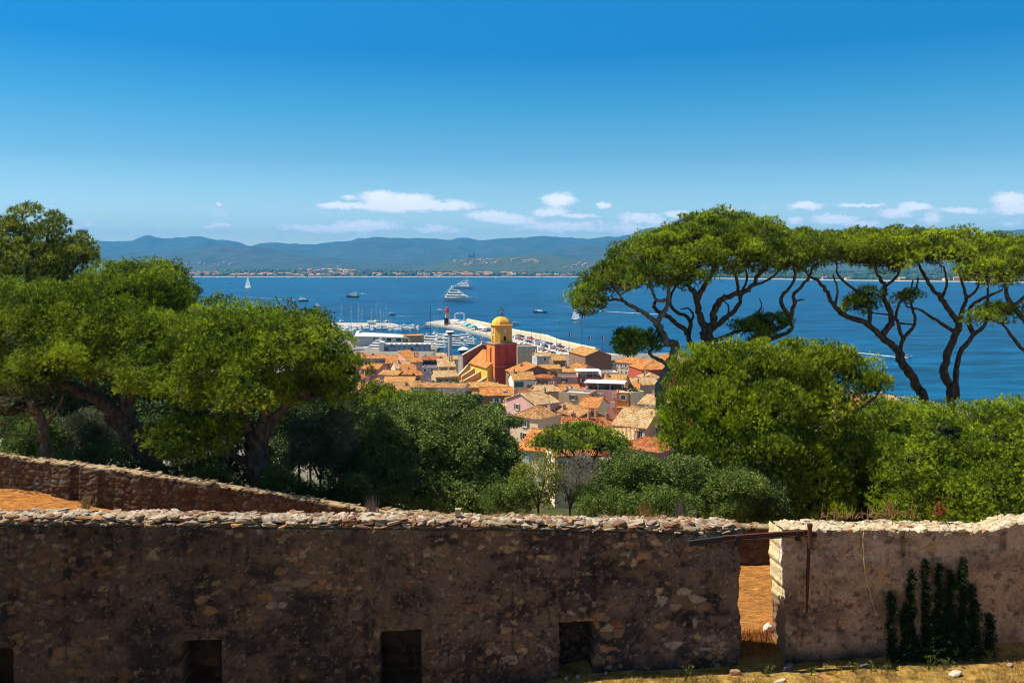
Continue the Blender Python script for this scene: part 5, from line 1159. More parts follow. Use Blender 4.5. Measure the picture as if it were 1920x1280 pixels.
def rubble_face(X, Z, seed, plaster, pcol, pcol2, cover, relief=.035, dark=1.0):
    """height (towards the viewer) and colour of old plastered rubble"""
    wx = X + .05 * (fbm(X * 3, Z * 3, seed=seed) - .5); wz = Z + .05 * (fbm(X * 3, Z * 3, seed=seed + 9) - .5)
    f1, f2, idd = voro(wx, wz, .34, .17, seed); e = f2 - f1
    g1, g2, id2 = voro(wx, wz, .15, .10, seed + 50); e2 = g2 - g1
    small = fbm(X * .9, Z * 1.1, seed=seed + 4) > .5
    e = np.where(small, e2, e); idd = np.where(small, id2, idd)
    bulge = sstep(0, .35, e) * (.5 + .5 * idd)
    pm = fbm(X * 1.1, Z * 1.6, seed=seed + 20, oct=5) + .25 * (fbm(X * 6, Z * 6, seed=seed + 22) - .5)
    stone_out = sstep(cover, cover + .03, .62 * pm + .42 * ((idd * 13.7) % 1.0)) * sstep(.02, .07, e + .04 * (fbm(X * 12, Z * 12, seed=seed + 2) - .5))                # where plaster has come away
    col_s = pick((idd * 7.31) % 1.0) * (.75 + .5 * fbm(X * 14, Z * 14, seed=seed + 7))[..., None]
    mort = np.array([.15, .11, .09]); em = sstep(.03, .14, e)[..., None]; col_s = col_s * em + mort * (1 - em)
    t = fbm(X * .9, Z * 1.5, seed=seed + 30, oct=7, gain=.68)[..., None]; t = sstep(.36, .62, t)
    col_p = np.array(pcol) * (1 - t) + np.array(pcol2) * t
    sp = sstep(.62, .72, fbm(X * 11, Z * 11, seed=seed + 41, oct=3))[..., None]; col_p = col_p * (1 - sp * .35) + np.array([.20, .14, .10]) * sp * .35
    sp = sstep(.74, .80, fbm(X * 17, Z * 17, seed=seed + 43, oct=2))[..., None]; col_p = col_p * (1 - sp * .5) + np.array([.34, .28, .24]) * sp * .5
    dr = sstep(.52, .66, fbm(X * 5, Z * .5, seed=seed + 80)) * sstep(.42, .6, fbm(X * .9, Z * .9, seed=seed + 81)); col_p = col_p * (1 - .45 * dr[..., None])
    cr = np.abs(fbm(X * .8, Z * .8, seed=seed + 60, oct=4) - .5); crack = (1 - sstep(.0, .004, cr))
    pit = sstep(.60, .70, fbm(X * 7, Z * 9, seed=seed + 95, oct=4, gain=.6))[..., None]; col_p = col_p * (1 - .55 * pit)
    och = sstep(.58, .70, fbm(X * 2.4, Z * 3.4, seed=seed + 97, oct=5))[..., None]; col_p = col_p * (1 - och * .5) + col_p.mean() * 2.2 * np.array([1.2, .84, .56]) * och * .4
    so = stone_out[..., None] * (.42 + .4 * fbm(X * 2, Z * 2, seed=seed + 88))[..., None]; col_s = col_s * .9; col = col_p * (1 - so) + col_s * so
    h = plaster * (1 - stone_out) + relief * bulge * stone_out + .03 * (fbm(X * 2.2, Z * 2.2, seed=seed + 70) - .5) * 2 + .02 * (fbm(X * 9, Z * 12, seed=seed + 73) - .5) * 2 + .010 * (fbm(X * 24, Z * 24, seed=seed + 71) - .5) * 2 - .03 * crack * (1 - stone_out)
    col = col * (1 - .7 * crack * (1 - stone_out))[..., None]
    return h, col * dark
wall_m = attrmat("old_plastered_rubble", nscale=18, bscale=55, bump=.6, var=.35)
cop_m = attrmat("coping_stones", nscale=14, bscale=30, bump=.6, var=.3)
FRAME = Matrix.Translation((0, 20, 0)) @ Matrix.Rotation(WA, 4, 'Z')
def wallobj(name, me, root):
    o = put(name, me, root); return o
def grid_part(name, root, X, Z, Y, col, m=None):
    V = np.stack([X, Y, Z], -1).reshape(-1, 3); c = np.concatenate([col, np.ones(col.shape[:2] + (1,))], -1).reshape(-1, 4)
    return put(name, npmesh(name, V, [gridfaces(X.shape[1], X.shape[0])], m or wall_m, smooth=True, attrs={'c': ('POINT', 'FLOAT_COLOR', c)}), root)

def mortar_top(name, root, xa, xb, zt, seed, lib, y0, y1, k=1.0):
    S, T = np.meshgrid(np.arange(xa, xb, .022), np.arange(y0, y1, .022)); f1, f2, idd = voro(S + .03 * (fbm(S * 5, T * 5, seed=seed) - .5), T, .15, .10, seed); e = f2 - f1
    out = sstep(.40, .46, .5 * fbm(S * 1.5, T * 2, seed=seed + 1) + .3 * ((idd * 9.7) % 1.0)); edge = np.minimum(sstep(y0, y0 + .05, T), 1) * (1 - sstep(y1 - .08, y1, T) * .6)
    Z = zt(S) - .05 + edge * (.055 + .05 * (fbm(S * 3, T * 3, seed=seed + 2) - .4) + .045 * sstep(0, .35, e) * out + .016 * (fbm(S * 22, T * 22, seed=seed + 3) - .5) * 2)
    L_ = np.array(lib); c = L_[np.clip((((idd * 5.3) % 1.0) * len(L_)).astype(int), 0, len(L_) - 1)]; m = np.array([.44, .36, .25]) * k; o = (out * sstep(.02, .10, e))[..., None]
    col = (m * (1 - o) + c * o) * (.7 + .6 * fbm(S * 16, T * 16, seed=seed + 4))[..., None] * (.55 + .45 * sstep(.0, .08, e * (out > .3) + .2 * (out <= .3)))[..., None]
    grid_part(name, root, S, Z, T + .012 * (fbm(S * 14, T * 14, seed=seed + 6) - .5) * (T < y0 + .04), col, cop_m)
def front_left():
    root = empty("ruined_wall", (0, 20, 0), WA); tag(root, "long dark plastered stone wall with four low niches, left of the gateway", "wall")
    x0, x1 = -15.5, wl(1387, 1100)[0]; zt = lambda x: np.interp(x, [-15.5, -10.5, 0, x1], [wl(0, 970)[1], wl(60, 970)[1], wl(960, 980)[1], wl(1387, 988)[1]])
    nx, nz = int((x1 - x0) / .024), 150
    S, Tt = np.meshgrid(np.linspace(x0, x1, nx), np.linspace(0, 1, nz)); top = zt(S) - .165 + .03 * (vn(S * 4, 0 * S, seed=2) - .5); zb = 49.6; Z = zb + (top - zb) * Tt
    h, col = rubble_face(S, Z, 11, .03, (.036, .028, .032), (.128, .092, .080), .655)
    # colour darkens towards the left end, warm earth plaster on the right
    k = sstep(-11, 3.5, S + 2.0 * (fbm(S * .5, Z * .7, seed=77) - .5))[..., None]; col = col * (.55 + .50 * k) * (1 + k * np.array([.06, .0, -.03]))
    foot = sstep(.75, .15, Z - 50.8 + .3 * fbm(S * 2, Z * 2, seed=90))[..., None]; col = col * (1 - .45 * foot)         # darker band at the foot
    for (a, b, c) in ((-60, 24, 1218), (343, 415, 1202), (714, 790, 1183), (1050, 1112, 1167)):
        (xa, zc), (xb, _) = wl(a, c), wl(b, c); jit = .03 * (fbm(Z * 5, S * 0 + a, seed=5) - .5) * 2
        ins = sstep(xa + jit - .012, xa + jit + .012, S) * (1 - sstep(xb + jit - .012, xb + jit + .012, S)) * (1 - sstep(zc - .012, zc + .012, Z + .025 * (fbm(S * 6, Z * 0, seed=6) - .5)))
        h = h * (1 - ins) - .53 * ins; col = col * (1 - .68 * ins)[..., None]  # shade inside the niches is painted into the colour
    # ragged edge at the gateway
    ej = .07 * (fbm(Z * 2.5, Z * 0, seed=14) - .5) * 2 + .03 * (vn(Z * 9, 0 * Z, seed=15) - .5); w = np.clip((S - (x1 - .6)) / .6, 0, 1); X = S + ej * w
    h = h - .05 * sstep(.85, 1, w)
    X = np.concatenate([X, X[:, -1:], X[:, -1:] + .02, X[:, -1:]], 1); Yv = -h; Yv = np.concatenate([Yv, Yv[:, -1:] + .12, Yv[:, -1:] + .35, Yv[:, -1:] + .66], 1); Z = np.concatenate([Z, Z[:, -1:], Z[:, -1:], Z[:, -1:]], 1); col = np.concatenate([col] + [col[:, -1:]] * 3, 1)
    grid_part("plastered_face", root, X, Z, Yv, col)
    q = MB(); n = 40; xs = np.linspace(x0, x1 - .05, n)
    core = mat("wall_core", (.14, .10, .07), .95, var=.4, scale=5, bump=.6, bscale=20)
    for a, b in zip(xs[:-1], xs[1:]): q.add([(a, .60, 49.5), (b, .60, 49.5), (b, .60, zt(b) - .1), (a, .60, zt(a) - .1), (a, .03, zt(a) - .1), (b, .03, zt(b) - .1), (a, .03, zt(a) - .3), (b, .03, zt(b) - .3)], [(1, 0, 3, 2), (3, 4, 5, 2)[::-1], (4, 6, 7, 5)[::-1]], core)
    q.build("core", root)
    r = np.random.RandomState(3); it = []
    x = x0
    lib = [(.29, .20, .13), (.26, .16, .09), (.36, .28, .21), (.19, .10, .06), (.29, .16, .07), (.38, .31, .24), (.15, .08, .055), (.24, .18, .15)]
    for row, (dz, hh, y0) in enumerate(((-.125, .034, .015), (-.068, .036, .03), (-.015, .034, .06))):
        x = x0 + r.uniform(0, .2)
        while x < x1 - .08:                          # rough courses of broken flat stones bedded in mortar
            w = r.uniform(.07, .15) if r.rand() < .4 else r.uniform(.16, .42); z = float(zt(x + w / 2)); g = r.uniform(.7, 1.15)
            if r.rand() < (.97, .93, .55)[row]: it.append((x + w / 2, y0 + .12 + r.uniform(-.03, .03), z + dz + r.uniform(-.012, .014), w * .52, .13, hh * r.uniform(.8, 1.3), r.uniform(-.08, .08), tuple(q * g for q in lib[r.randint(8)])))
            x += w + r.uniform(.0, .01)
    for k in range(420):
        x = r.uniform(x0, x1 - .05); s = r.uniform(.03, .09); g = r.uniform(.8, 1.2); it.append((x, r.uniform(.12, .62), float(zt(x)) + r.uniform(-.01, .03), s * 1.6, s, s * .35, r.uniform(0, 3), tuple(q * g for q in lib[r.randint(8)])))
    mortar_top("mortar_cap", root, x0, x1 - .04, zt, 71, [(.36, .28, .20), (.42, .35, .27), (.24, .14, .09), (.30, .20, .12), (.46, .40, .33)], .10, .64, .60)
    o = put("coping", rocks_mesh("coping", it, cop_m, 2, 3), root)
    # a small block standing on the wall top
    q = MB(); X_, Z_ = wl(860, 972); q.box(X_ - .07, X_ + .06, .25, .36, Z_ - .02, Z_ + .14, mat("pale_block", (.48, .38, .27), .9, var=.3, scale=9)); q.build("loose_block", root)
front_left()

def front_right():
    root = empty("ruined_wall", (0, 20, 0), WA); tag(root, "thick pinkish plastered stone wall with bright rubble top, right of the gateway", "wall")
    x0, x1 = wl(1466, 1100)[0], 16.5; zt = lambda x: np.interp(x, [x0, wl(1700, 992)[0], wl(1860, 996)[0], wl(1900, 985)[0], 16.5], [wl(1466, 992)[1], wl(1700, 994)[1], wl(1860, 996)[1], wl(1905, 983)[1], wl(1905, 983)[1] + .05])
    nx, nz = int((x1 - x0) / .024), 140; S, Tt = np.meshgrid(np.linspace(x0, x1, nx), np.linspace(0, 1, nz)); zb = 50.2; Z = zb + (zt(S) - zb) * Tt
    up = sstep(wl(1600, 1075)[1], wl(1600, 1040)[1], Z)
    h, col = rubble_face(S, Z, 31, .03, (.17, .10, .080), (.40, .245, .175), .68, relief=.03)
    h2, col2 = rubble_face(S, Z, 37, .02, (.19, .125, .11), (.44, .30, .24), .62, relief=.04)
    h = h * (1 - up) + h2 * up; col = col * (1 - up)[..., None] + col2 * up[..., None]
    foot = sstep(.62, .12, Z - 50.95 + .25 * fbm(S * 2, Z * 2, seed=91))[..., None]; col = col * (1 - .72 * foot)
    ej = .06 * (fbm(Z * 3.2, Z * 0, seed=24) - .5) * 2 + .05 * (vn(Z * 8, 0 * Z, seed=25) - .5) + .05 * sstep(wl(1466, 1095)[1], wl(1466, 1120)[1], Z); w = 1 - np.clip((S - x0) / .5, 0, 1); X = S + ej * w * 1.0
    # jamb: a pale plastered face turned to the left
    nd = 26; T2, Zj = np.meshgrid(np.linspace(0, 1, nd), Z[:, 0]); Yj = -h[:, :1] + T2[::, ::-1] * (.70 + h[:, :1]); jb = .02 * (fbm(Yj * 6, Zj * 6, seed=26) - .5) * 2
    Xj = X[:, :1] + jb - .02 * T2[:, ::-1]
    cj, _ = (np.array([.64, .53, .30]) * (.8 + .4 * fbm(Yj * 9, Zj * 9, seed=27))[..., None], 0); st = sstep(.5, .56, fbm(Yj * 4, Zj * 3, seed=28))[..., None] * (T2 > .72)[..., None]; cj = cj * (1 - st) + np.array([.70, .62, .52]) * st
    crk = (np.abs(T2 - .80 - .05 * (fbm(Zj * 3, 0 * Zj, seed=29) - .5)) < .03)[..., None]; cj = np.where(crk, cj * .25, cj)
    lowj = sstep(wl(1466, 1150)[1], wl(1466, 1105)[1], Zj)[..., None]; cj = cj * lowj + np.array([.20, .12, .08]) * (1 - lowj)  # left wall's cast shade painted into the lower jamb's colour
    X = np.concatenate([Xj[:, :-1], X], 1); Yv = np.concatenate([Yj[:, :-1], -h], 1); Zc = np.concatenate([Zj[:, :-1], Z], 1); col = np.concatenate([cj[:, :-1], col], 1)
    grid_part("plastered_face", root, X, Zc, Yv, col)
    q = MB(); n = 30; xs = np.linspace(x0 + .05, x1, n); core = mat("wall_core_pale", (.46, .37, .24), .95, var=.35, scale=6, bump=.7, bscale=24)
    for a, b in zip(xs[:-1], xs[1:]): q.add([(a, .68, 49.5), (b, .68, 49.5), (b, .68, zt(b)), (a, .68, zt(a)), (a, .0, zt(a) - .01), (b, .0, zt(b) - .01)], [(1, 0, 3, 2), (3, 4, 5, 2)[::-1]], core)
    q.build("core", root)
    r = np.random.RandomState(8); it = []; lib = [(.50, .41, .27), (.44, .34, .21), (.54, .47, .36), (.34, .20, .11), (.46, .38, .29), (.52, .43, .25), (.36, .25, .18)]
    mortar_top("mortar_cap", root, x0 + .03, x1, zt, 83, [(.48, .39, .26), (.42, .31, .19), (.54, .47, .36), (.34, .19, .10), (.46, .38, .28), (.50, .41, .25), (.36, .25, .17)], -.01, .70, .95)
    for k in range(750):
        x = r.uniform(x0, x1); s = r.uniform(.02, .06) if r.rand() < .8 else r.uniform(.06, .11); y = r.uniform(.0, .70); it.append((x, y, float(zt(x)) + r.uniform(-.03, .02), s * 1.4, s, s * .5, r.uniform(0, 3), lib[r.randint(7)]))
    put("rubble_top", rocks_mesh("rubble_top", it, cop_m, 1, 5), root)
    (X_, Z_) = wl(1456, 1180); o = put("white_quoin_stone", rocks_mesh("white_quoin_stone", [(X_ + .16, .98, 51.34, .08, .08, .12, .1, (.70, .64, .54))], cop_m, 2, 7), root)
front_right()

# rusty beam and upright across the gateway
def ironwork():
    rust = mat("rusted_iron", (.085, .026, .013), .85, col2=(.04, .018, .012), scale=9, bump=.5, bscale=60); burnt = mat("charred_iron", (.025, .024, .026), .8, var=.3, scale=8, bump=.4)
    root = empty("rusty_gate_beam", (0, 20, 0), WA); tag(root, "rusty iron beam spanning the gateway from wall to upright bar", "beam")
    a = wl(1352, 1006); b = wl(1514, 995); c = wl(1288, 1016); y = -.11
    q = MB()
    def rail(p, r_, h, m, dy=0): q.add([(p[0], y - .04 + dy, p[1] - h), (r_[0], y - .04 + dy, r_[1] - h), (r_[0], y - .04 + dy, r_[1] + h), (p[0], y - .04 + dy, p[1] + h), (p[0], y + .05 + dy, p[1] - h), (r_[0], y + .05 + dy, r_[1] - h), (r_[0], y + .05 + dy, r_[1] + h), (p[0], y + .05 + dy, p[1] + h)], [(0, 1, 2, 3), (7, 6, 5, 4), (3, 2, 6, 7), (4, 5, 1, 0), (1, 5, 6, 2), (0, 3, 7, 4)], m)
    rail(a, b, .055, rust); rail((a[0], a[1] - .052), (b[0], b[1] - .052), .012, rust, -.03); q.build("beam", root)
    q = MB(); rail(c, (a[0], a[1] - .02), .06, burnt, .01); q.build("charred_beam_end", root)
    q = MB()
    for px, py in ((1378, 1008), (1492, 999)): X_, Z_ = wl(px, py); q.box(X_ - .045, X_ + .045, y - .07, y + .10, Z_ - .13, Z_ + .09, burnt)
    X_, Z_ = wl(1518, 999); q.bar((X_ - .12, y, Z_), (X_ + .10, y, Z_ + .01), .07, burnt, 8); q.build("bracket", root)
    root = empty("rusty_upright", (0, 20, 0), WA); tag(root, "rusty iron bar standing upright against the right wall under the beam's end", "iron bar")
    q = MB(); p0 = wl(1512, 981); p1 = wl(1505, 1143); q.add([(p[0] + sx, -.19 + sy, p[1]) for p in (p1, p0) for sx, sy in ((-.032, -.025), (.032, -.025), (.032, .025), (-.032, .025))], [(0, 1, 5, 4), (1, 2, 6, 5), (2, 3, 7, 6), (3, 0, 4, 7), (4, 5, 6, 7), (3, 2, 1, 0)], rust); q.build("bar", root)
    q = MB(); q.cyl((p0[0], -.19), .062, .062, p0[1] - .02, p0[1] + .05, rust, 10); q.cyl((p0[0], -.19), .06, .05, p0[1] - .5, p0[1] - .02, rust, 8); q.build("cap", root)
ironwork()

# low rampart wall behind
PAR = [(-26, 32.2, 1.3), (-17.0, 30.2, 1.0), (-12.0, 28.8, 0), (-7.6, 28.2, 0), (-4.3, 27.6, 0), (0, 26.8, 0), (4, 26.2, 0), (9, 26.2, 0), (22, 27.2, 0)]
def ptop(px, D): return HC - (np.interp(px, [-400, 0, 100, 200, 300, 400, 520, 600, 690, 960, 1400, 2000], [835, 857, 869, 881, 896, 911, 930, 944, 960, 980, 990, 990]) - HY) / F * D
def parapet():
    root = empty("rampart_wall", (0, 0, 0)); tag(root, "low brownish rampart wall curving behind the front wall under the pines", "wall")
    pts = [Vector((x, y)) for x, y, _ in PAR]; L_ = [0]
    for a, b in zip(pts[:-1], pts[1:]): L_.append(L_[-1] + (b - a).length)
    s = np.arange(0, L_[-1], .045); x = np.interp(s, L_, [p.x for p in pts]); y = np.interp(s, L_, [p.y for p in pts])
    px = PX0 + x / y * F; top = ptop(px, y) + .03 * (fbm(s * 1.6, 0 * s, seed=3) - .5) * 2; bot = ground(x, y) - .35
    dx = np.gradient(x); dy = np.gradient(y); l = np.hypot(dx, dy); nx_, ny_ = dy / l, -dx / l
    nz = 46; S, Tt = np.meshgrid(s, np.linspace(0, 1, nz)); Z = bot + (top - bot) * Tt
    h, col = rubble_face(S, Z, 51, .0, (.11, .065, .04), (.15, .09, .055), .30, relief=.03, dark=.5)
    # two shallow piers added at the left in place of dappled light patches
    for c in (-.05, .0): pass
    xs_ = [float(np.interp(PX0 + 0, px, s))] ; sb = [float(s[np.argmin(np.abs(px - p))]) for p in (118, 172)]
    for c in sb: h = h + .16 * sstep(c - .42, c - .36, S) * (1 - sstep(c + .36, c + .42, S)) * (1 - .55 * Tt)
    X = x + nx_ * h; Y = y + ny_ * h
    Xb = x - nx_ * .55; Yb = y - ny_ * .55
    tx = np.stack([x - nx_ * .1, x - nx_ * .3, Xb, Xb], 0); ty = np.stack([y - ny_ * .1, y - ny_ * .3, Yb, Yb], 0); tz = np.stack([top + .03, top + .04, top - .02, bot], 0)
    tc = np.tile(np.array([.34, .25, .14]), (4, len(s), 1)) * (.7 + .6 * fbm(np.tile(s * 5, (4, 1)), ty * 5, seed=44))[..., None]
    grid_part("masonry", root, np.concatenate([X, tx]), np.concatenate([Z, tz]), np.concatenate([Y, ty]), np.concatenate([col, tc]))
    r = np.random.RandomState(12); it = []; lib = [(.24, .17, .09), (.20, .13, .07), (.28, .21, .13), (.16, .10, .06)]
    for k in range(900):
        i = r.randint(len(s)); t = r.uniform(.0, .5); q_ = r.uniform(.03, .09); it.append((x[i] - nx_[i] * t, y[i] - ny_[i] * t, top[i] + .02, q_ * 1.5, q_ * 1.2, q_ * .4, r.uniform(0, 3), lib[r.randint(4)]))
    put("coping", rocks_mesh("coping", it, cop_m, 1, 9), root)
parapet()

# ================================================================== trees and plants
bark_m = mat("pine_bark", (.19, .125, .09), .95, col2=(.05, .034, .027), scale=7, stretch=(1, 1, .45), bump=.9, bscale=16)
bark2_m = mat("grey_pine_bark", (.38, .30, .24), .95, col2=(.17, .12, .095), scale=7, stretch=(1, 1, .45), bump=.9, bscale=16)
bark3_m = mat("oak_bark", (.10, .08, .06), .95, var=.4, scale=8, bump=.7)
def nrm(a): return a / (np.linalg.norm(a, axis=-1, keepdims=True) + 1e-9)
class Wood:
    def __init__(s): s.V = []; s.F = []; s.n = 0; s.nodes = []
    def tube(s, pts, r0, r1, k=6, keep=True, prof=None):
        pts = np.array(pts, dtype=float); n = len(pts); t = np.linspace(0, 1, n); rad = r0 + (r1 - r0) * t if prof is None else np.array(prof)
        d = nrm(np.gradient(pts, axis=0)); up = np.array([.31, .9, .28]); a = nrm(np.cross(d, up)); b = np.cross(d, a); an = np.arange(k) * 2 * math.pi / k
        ring = pts[:, None] + rad[:, None, None] * (np.cos(an)[None, :, None] * a[:, None] + np.sin(an)[None, :, None] * b[:, None])
        i = np.arange(n * k).reshape(n, k); f = np.stack([i[:-1], np.roll(i[:-1], -1, 1), np.roll(i[1:], -1, 1), i[1:]], -1).reshape(-1, 4) + s.n
        s.V.append(ring.reshape(-1, 3)); s.F.append(f); s.n += n * k
        if keep: s.nodes += [(p, r) for p, r in zip(pts, rad)]
    def mesh(s, name, m): return npmesh(name, np.concatenate(s.V), [np.concatenate(s.F)], m, smooth=True)
def smooth_path(pts, m=4):
    pts = np.array(pts, dtype=float)
    if len(pts) < 3: return np.array([pts[0] + (pts[-1] - pts[0]) * t for t in np.linspace(0, 1, m + 1)])
    P_ = np.concatenate([[2 * pts[0] - pts[1]], pts, [2 * pts[-1] - pts[-2]]]); out = []
    for i in range(1, len(P_) - 2):
        p0, p1, p2, p3 = P_[i - 1:i + 3]
        for t in np.linspace(0, 1, m, endpoint=False):
            out.append(.5 * ((2 * p1) + (-p0 + p2) * t + (2 * p0 - 5 * p1 + 4 * p2 - p3) * t * t + (-p0 + 3 * p1 - 3 * p2 + p3) * t ** 3))
    out.append(pts[-1]); return np.array(out)

def shell(envs, s, r, zmin, inner=.0, cov=1.5):
    C_ = []; Nn = []
    for (cx, cy, cz, rx, ry, rz) in envs:
        area = 4 * math.pi * ((rx * ry) ** 1.6 / 3 + (rx * rz) ** 1.6 / 3 + (ry * rz) ** 1.6 / 3) ** (1 / 1.6); M = max(5, int(area / (s * s * cov)))
        d = nrm(r.normal(size=(M, 3))); d = d[d[:, 2] > zmin]
        p = np.array([cx, cy, cz]) + d * np.array([rx, ry, rz]) * r.uniform(.66, 1.12, (len(d), 1)); nn = nrm(d / np.array([rx, ry, rz]))
        ok = np.ones(len(p), bool)
        for (ax, ay, az, bx, by, bz) in envs:
            if (ax, ay, az) == (cx, cy, cz): continue
            ok &= (((p - [ax, ay, az]) / np.array([bx, by, bz])) ** 2).sum(1) > .55
        C_.append(p[ok]); Nn.append(nn[ok])
        if inner > 0:
            k = int(len(p) * inner); d = nrm(r.normal(size=(k, 3))); p = np.array([cx, cy, cz]) + d * np.array([rx, ry, rz]) * r.uniform(.3, .75, (k, 1)); C_.append(p); Nn.append(d)
    return np.concatenate(C_), np.concatenate(Nn)
def foliage(C_, Nn, s, r, K, blades, L_, W_, upb=.5, spread=.75, kite=False, flat=.75, lo=-.25):
    """K tufts round every clump centre, each tuft a spray of narrow blades"""
    n = len(C_); q = nrm(r.normal(size=(n, K, 3))); ref = nrm(Nn + np.array([0, 0, .7])); dot = (q * ref[:, None]).sum(-1, keepdims=True); q = np.where(dot < lo, q - 2 * dot * ref[:, None], q)
    sz = s * r.uniform(.55, 1.35, (n, 1, 1)); p = C_[:, None] + q * sz * np.array([1, 1, flat]) * r.uniform(.68, 1.22, (n, K, 1))
    d = nrm(q + np.array([0, 0, upb])); cv = np.clip(.39 + r.normal(0, .24, (n, 1)) + r.normal(0, .22, (n, K)), 0, 1)
    p = p.reshape(-1, 3); d = d.reshape(-1, 3); cv = cv.reshape(-1); m = len(p)
    bd = nrm(d[:, None] + r.normal(size=(m, blades, 3)) * spread); pr = nrm(np.cross(bd, r.normal(size=(m, blades, 3)))); ll = L_ * r.uniform(.6, 1.15, (m, blades, 1)); b0 = p[:, None] + (r.normal(size=(m, blades, 3)) * L_ * (.06 if not kite else .5))
    v = np.repeat(np.clip(cv[:, None] + r.normal(0, .08, (m, blades)), 0, 1).reshape(-1), 1)
    if kite:
        V = np.stack([b0, b0 + bd * ll * .5 + pr * W_ / 2, b0 + bd * ll, b0 + bd * ll * .5 - pr * W_ / 2], 2); k = 4
    else:
        V = np.stack([b0 - pr * W_ / 2, b0 + pr * W_ / 2, b0 + bd * ll], 2); k = 3
    V = V.reshape(-1, 3); return V, np.arange(len(V)).reshape(-1, k), v
LEAF = {'pine': leafmat("stone_pine_needles", (.028, .072, .004), (.42, .54, .014), .14), 'bright': leafmat("young_pine_needles", (.038, .090, .004), (.50, .60, .016), .16),
        'aleppo': leafmat("aleppo_pine_needles", (.080, .125, .018), (.40, .46, .05), .3), 'oak': leafmat("holm_oak_leaves", (.080, .135, .028), (.26, .33, .08), .2, .6, .12),
        'olive': leafmat("wild_olive_leaves", (.08, .10, .045), (.20, .21, .11), .25), 'shrub': leafmat("hillside_shrub_leaves", (.065, .12, .018), (.21, .28, .05), .3),
        'yellow': leafmat("yellow_green_leaves", (.13, .17, .015), (.28, .30, .04), .4), 'dark': leafmat("dark_evergreen_leaves", (.030, .060, .014), (.10, .145, .032), .15), 'ivy': leafmat("ivy_leaves", (.007, .018, .005), (.022, .050, .010), .1, .6, .1),
        'brown': leafmat("browned_pine_needles", (.08, .05, .02), (.14, .13, .03), .3), 'twig': leafmat("bare_grey_twigs", (.16, .14, .12), (.30, .27, .23), 0.0), 'straw': leafmat("dry_grass_blades", (.22, .13, .035), (.42, .30, .10), .25), 'rust': leafmat("rust_brown_leaves", (.20, .06, .015), (.35, .13, .03), .2), 'weed': leafmat("yellow_green_weeds", (.12, .15, .02), (.26, .27, .05), .35)}
STY = {'pine': dict(s=.47, K=58, blades=12, L_=.125, W_=.017, upb=.8, spread=.75, zmin=-.95, inner=.8, br=120, cov=2.0, flat=.7, lo=.12, core=.45),
       'umbrella': dict(s=.46, K=46, blades=12, L_=.155, W_=.022, upb=.9, spread=.7, zmin=-.32, inner=.5, br=999, cov=1.7, flat=.65, lo=.05, core=.42, cut=.15),
       'dense': dict(s=.46, K=52, blades=12, L_=.145, W_=.018, upb=1.6, spread=.40, zmin=-.95, inner=.6, br=110, cov=1.7, flat=.8, lo=.05, core=.45),
       'aleppo': dict(s=.36, K=13, blades=10, L_=.22, W_=.034, upb=1.0, spread=.6, zmin=-.8, inner=.6, br=160, cov=2.4),
       'oak': dict(s=.40, K=46, blades=8, L_=.085, W_=.05, upb=.3, spread=.9, zmin=-.95, inner=.1, br=40, kite=True, lo=-.1, core=.50),
       'shrub': dict(s=.34, K=34, blades=7, L_=.075, W_=.040, upb=.6, spread=.9, zmin=-.6, inner=.5, br=30, kite=True, cov=1.9, lo=-.1),
       'far': dict(s=.50, K=18, blades=8, L_=.22, W_=.05, upb=.9, spread=.7, zmin=-.25, inner=.1, br=110, core=.6, cut=.2)}
inner_m = mat("opaque_crown_core", (.020, .032, .008), .95, col2=(.030, .030, .012), scale=9)
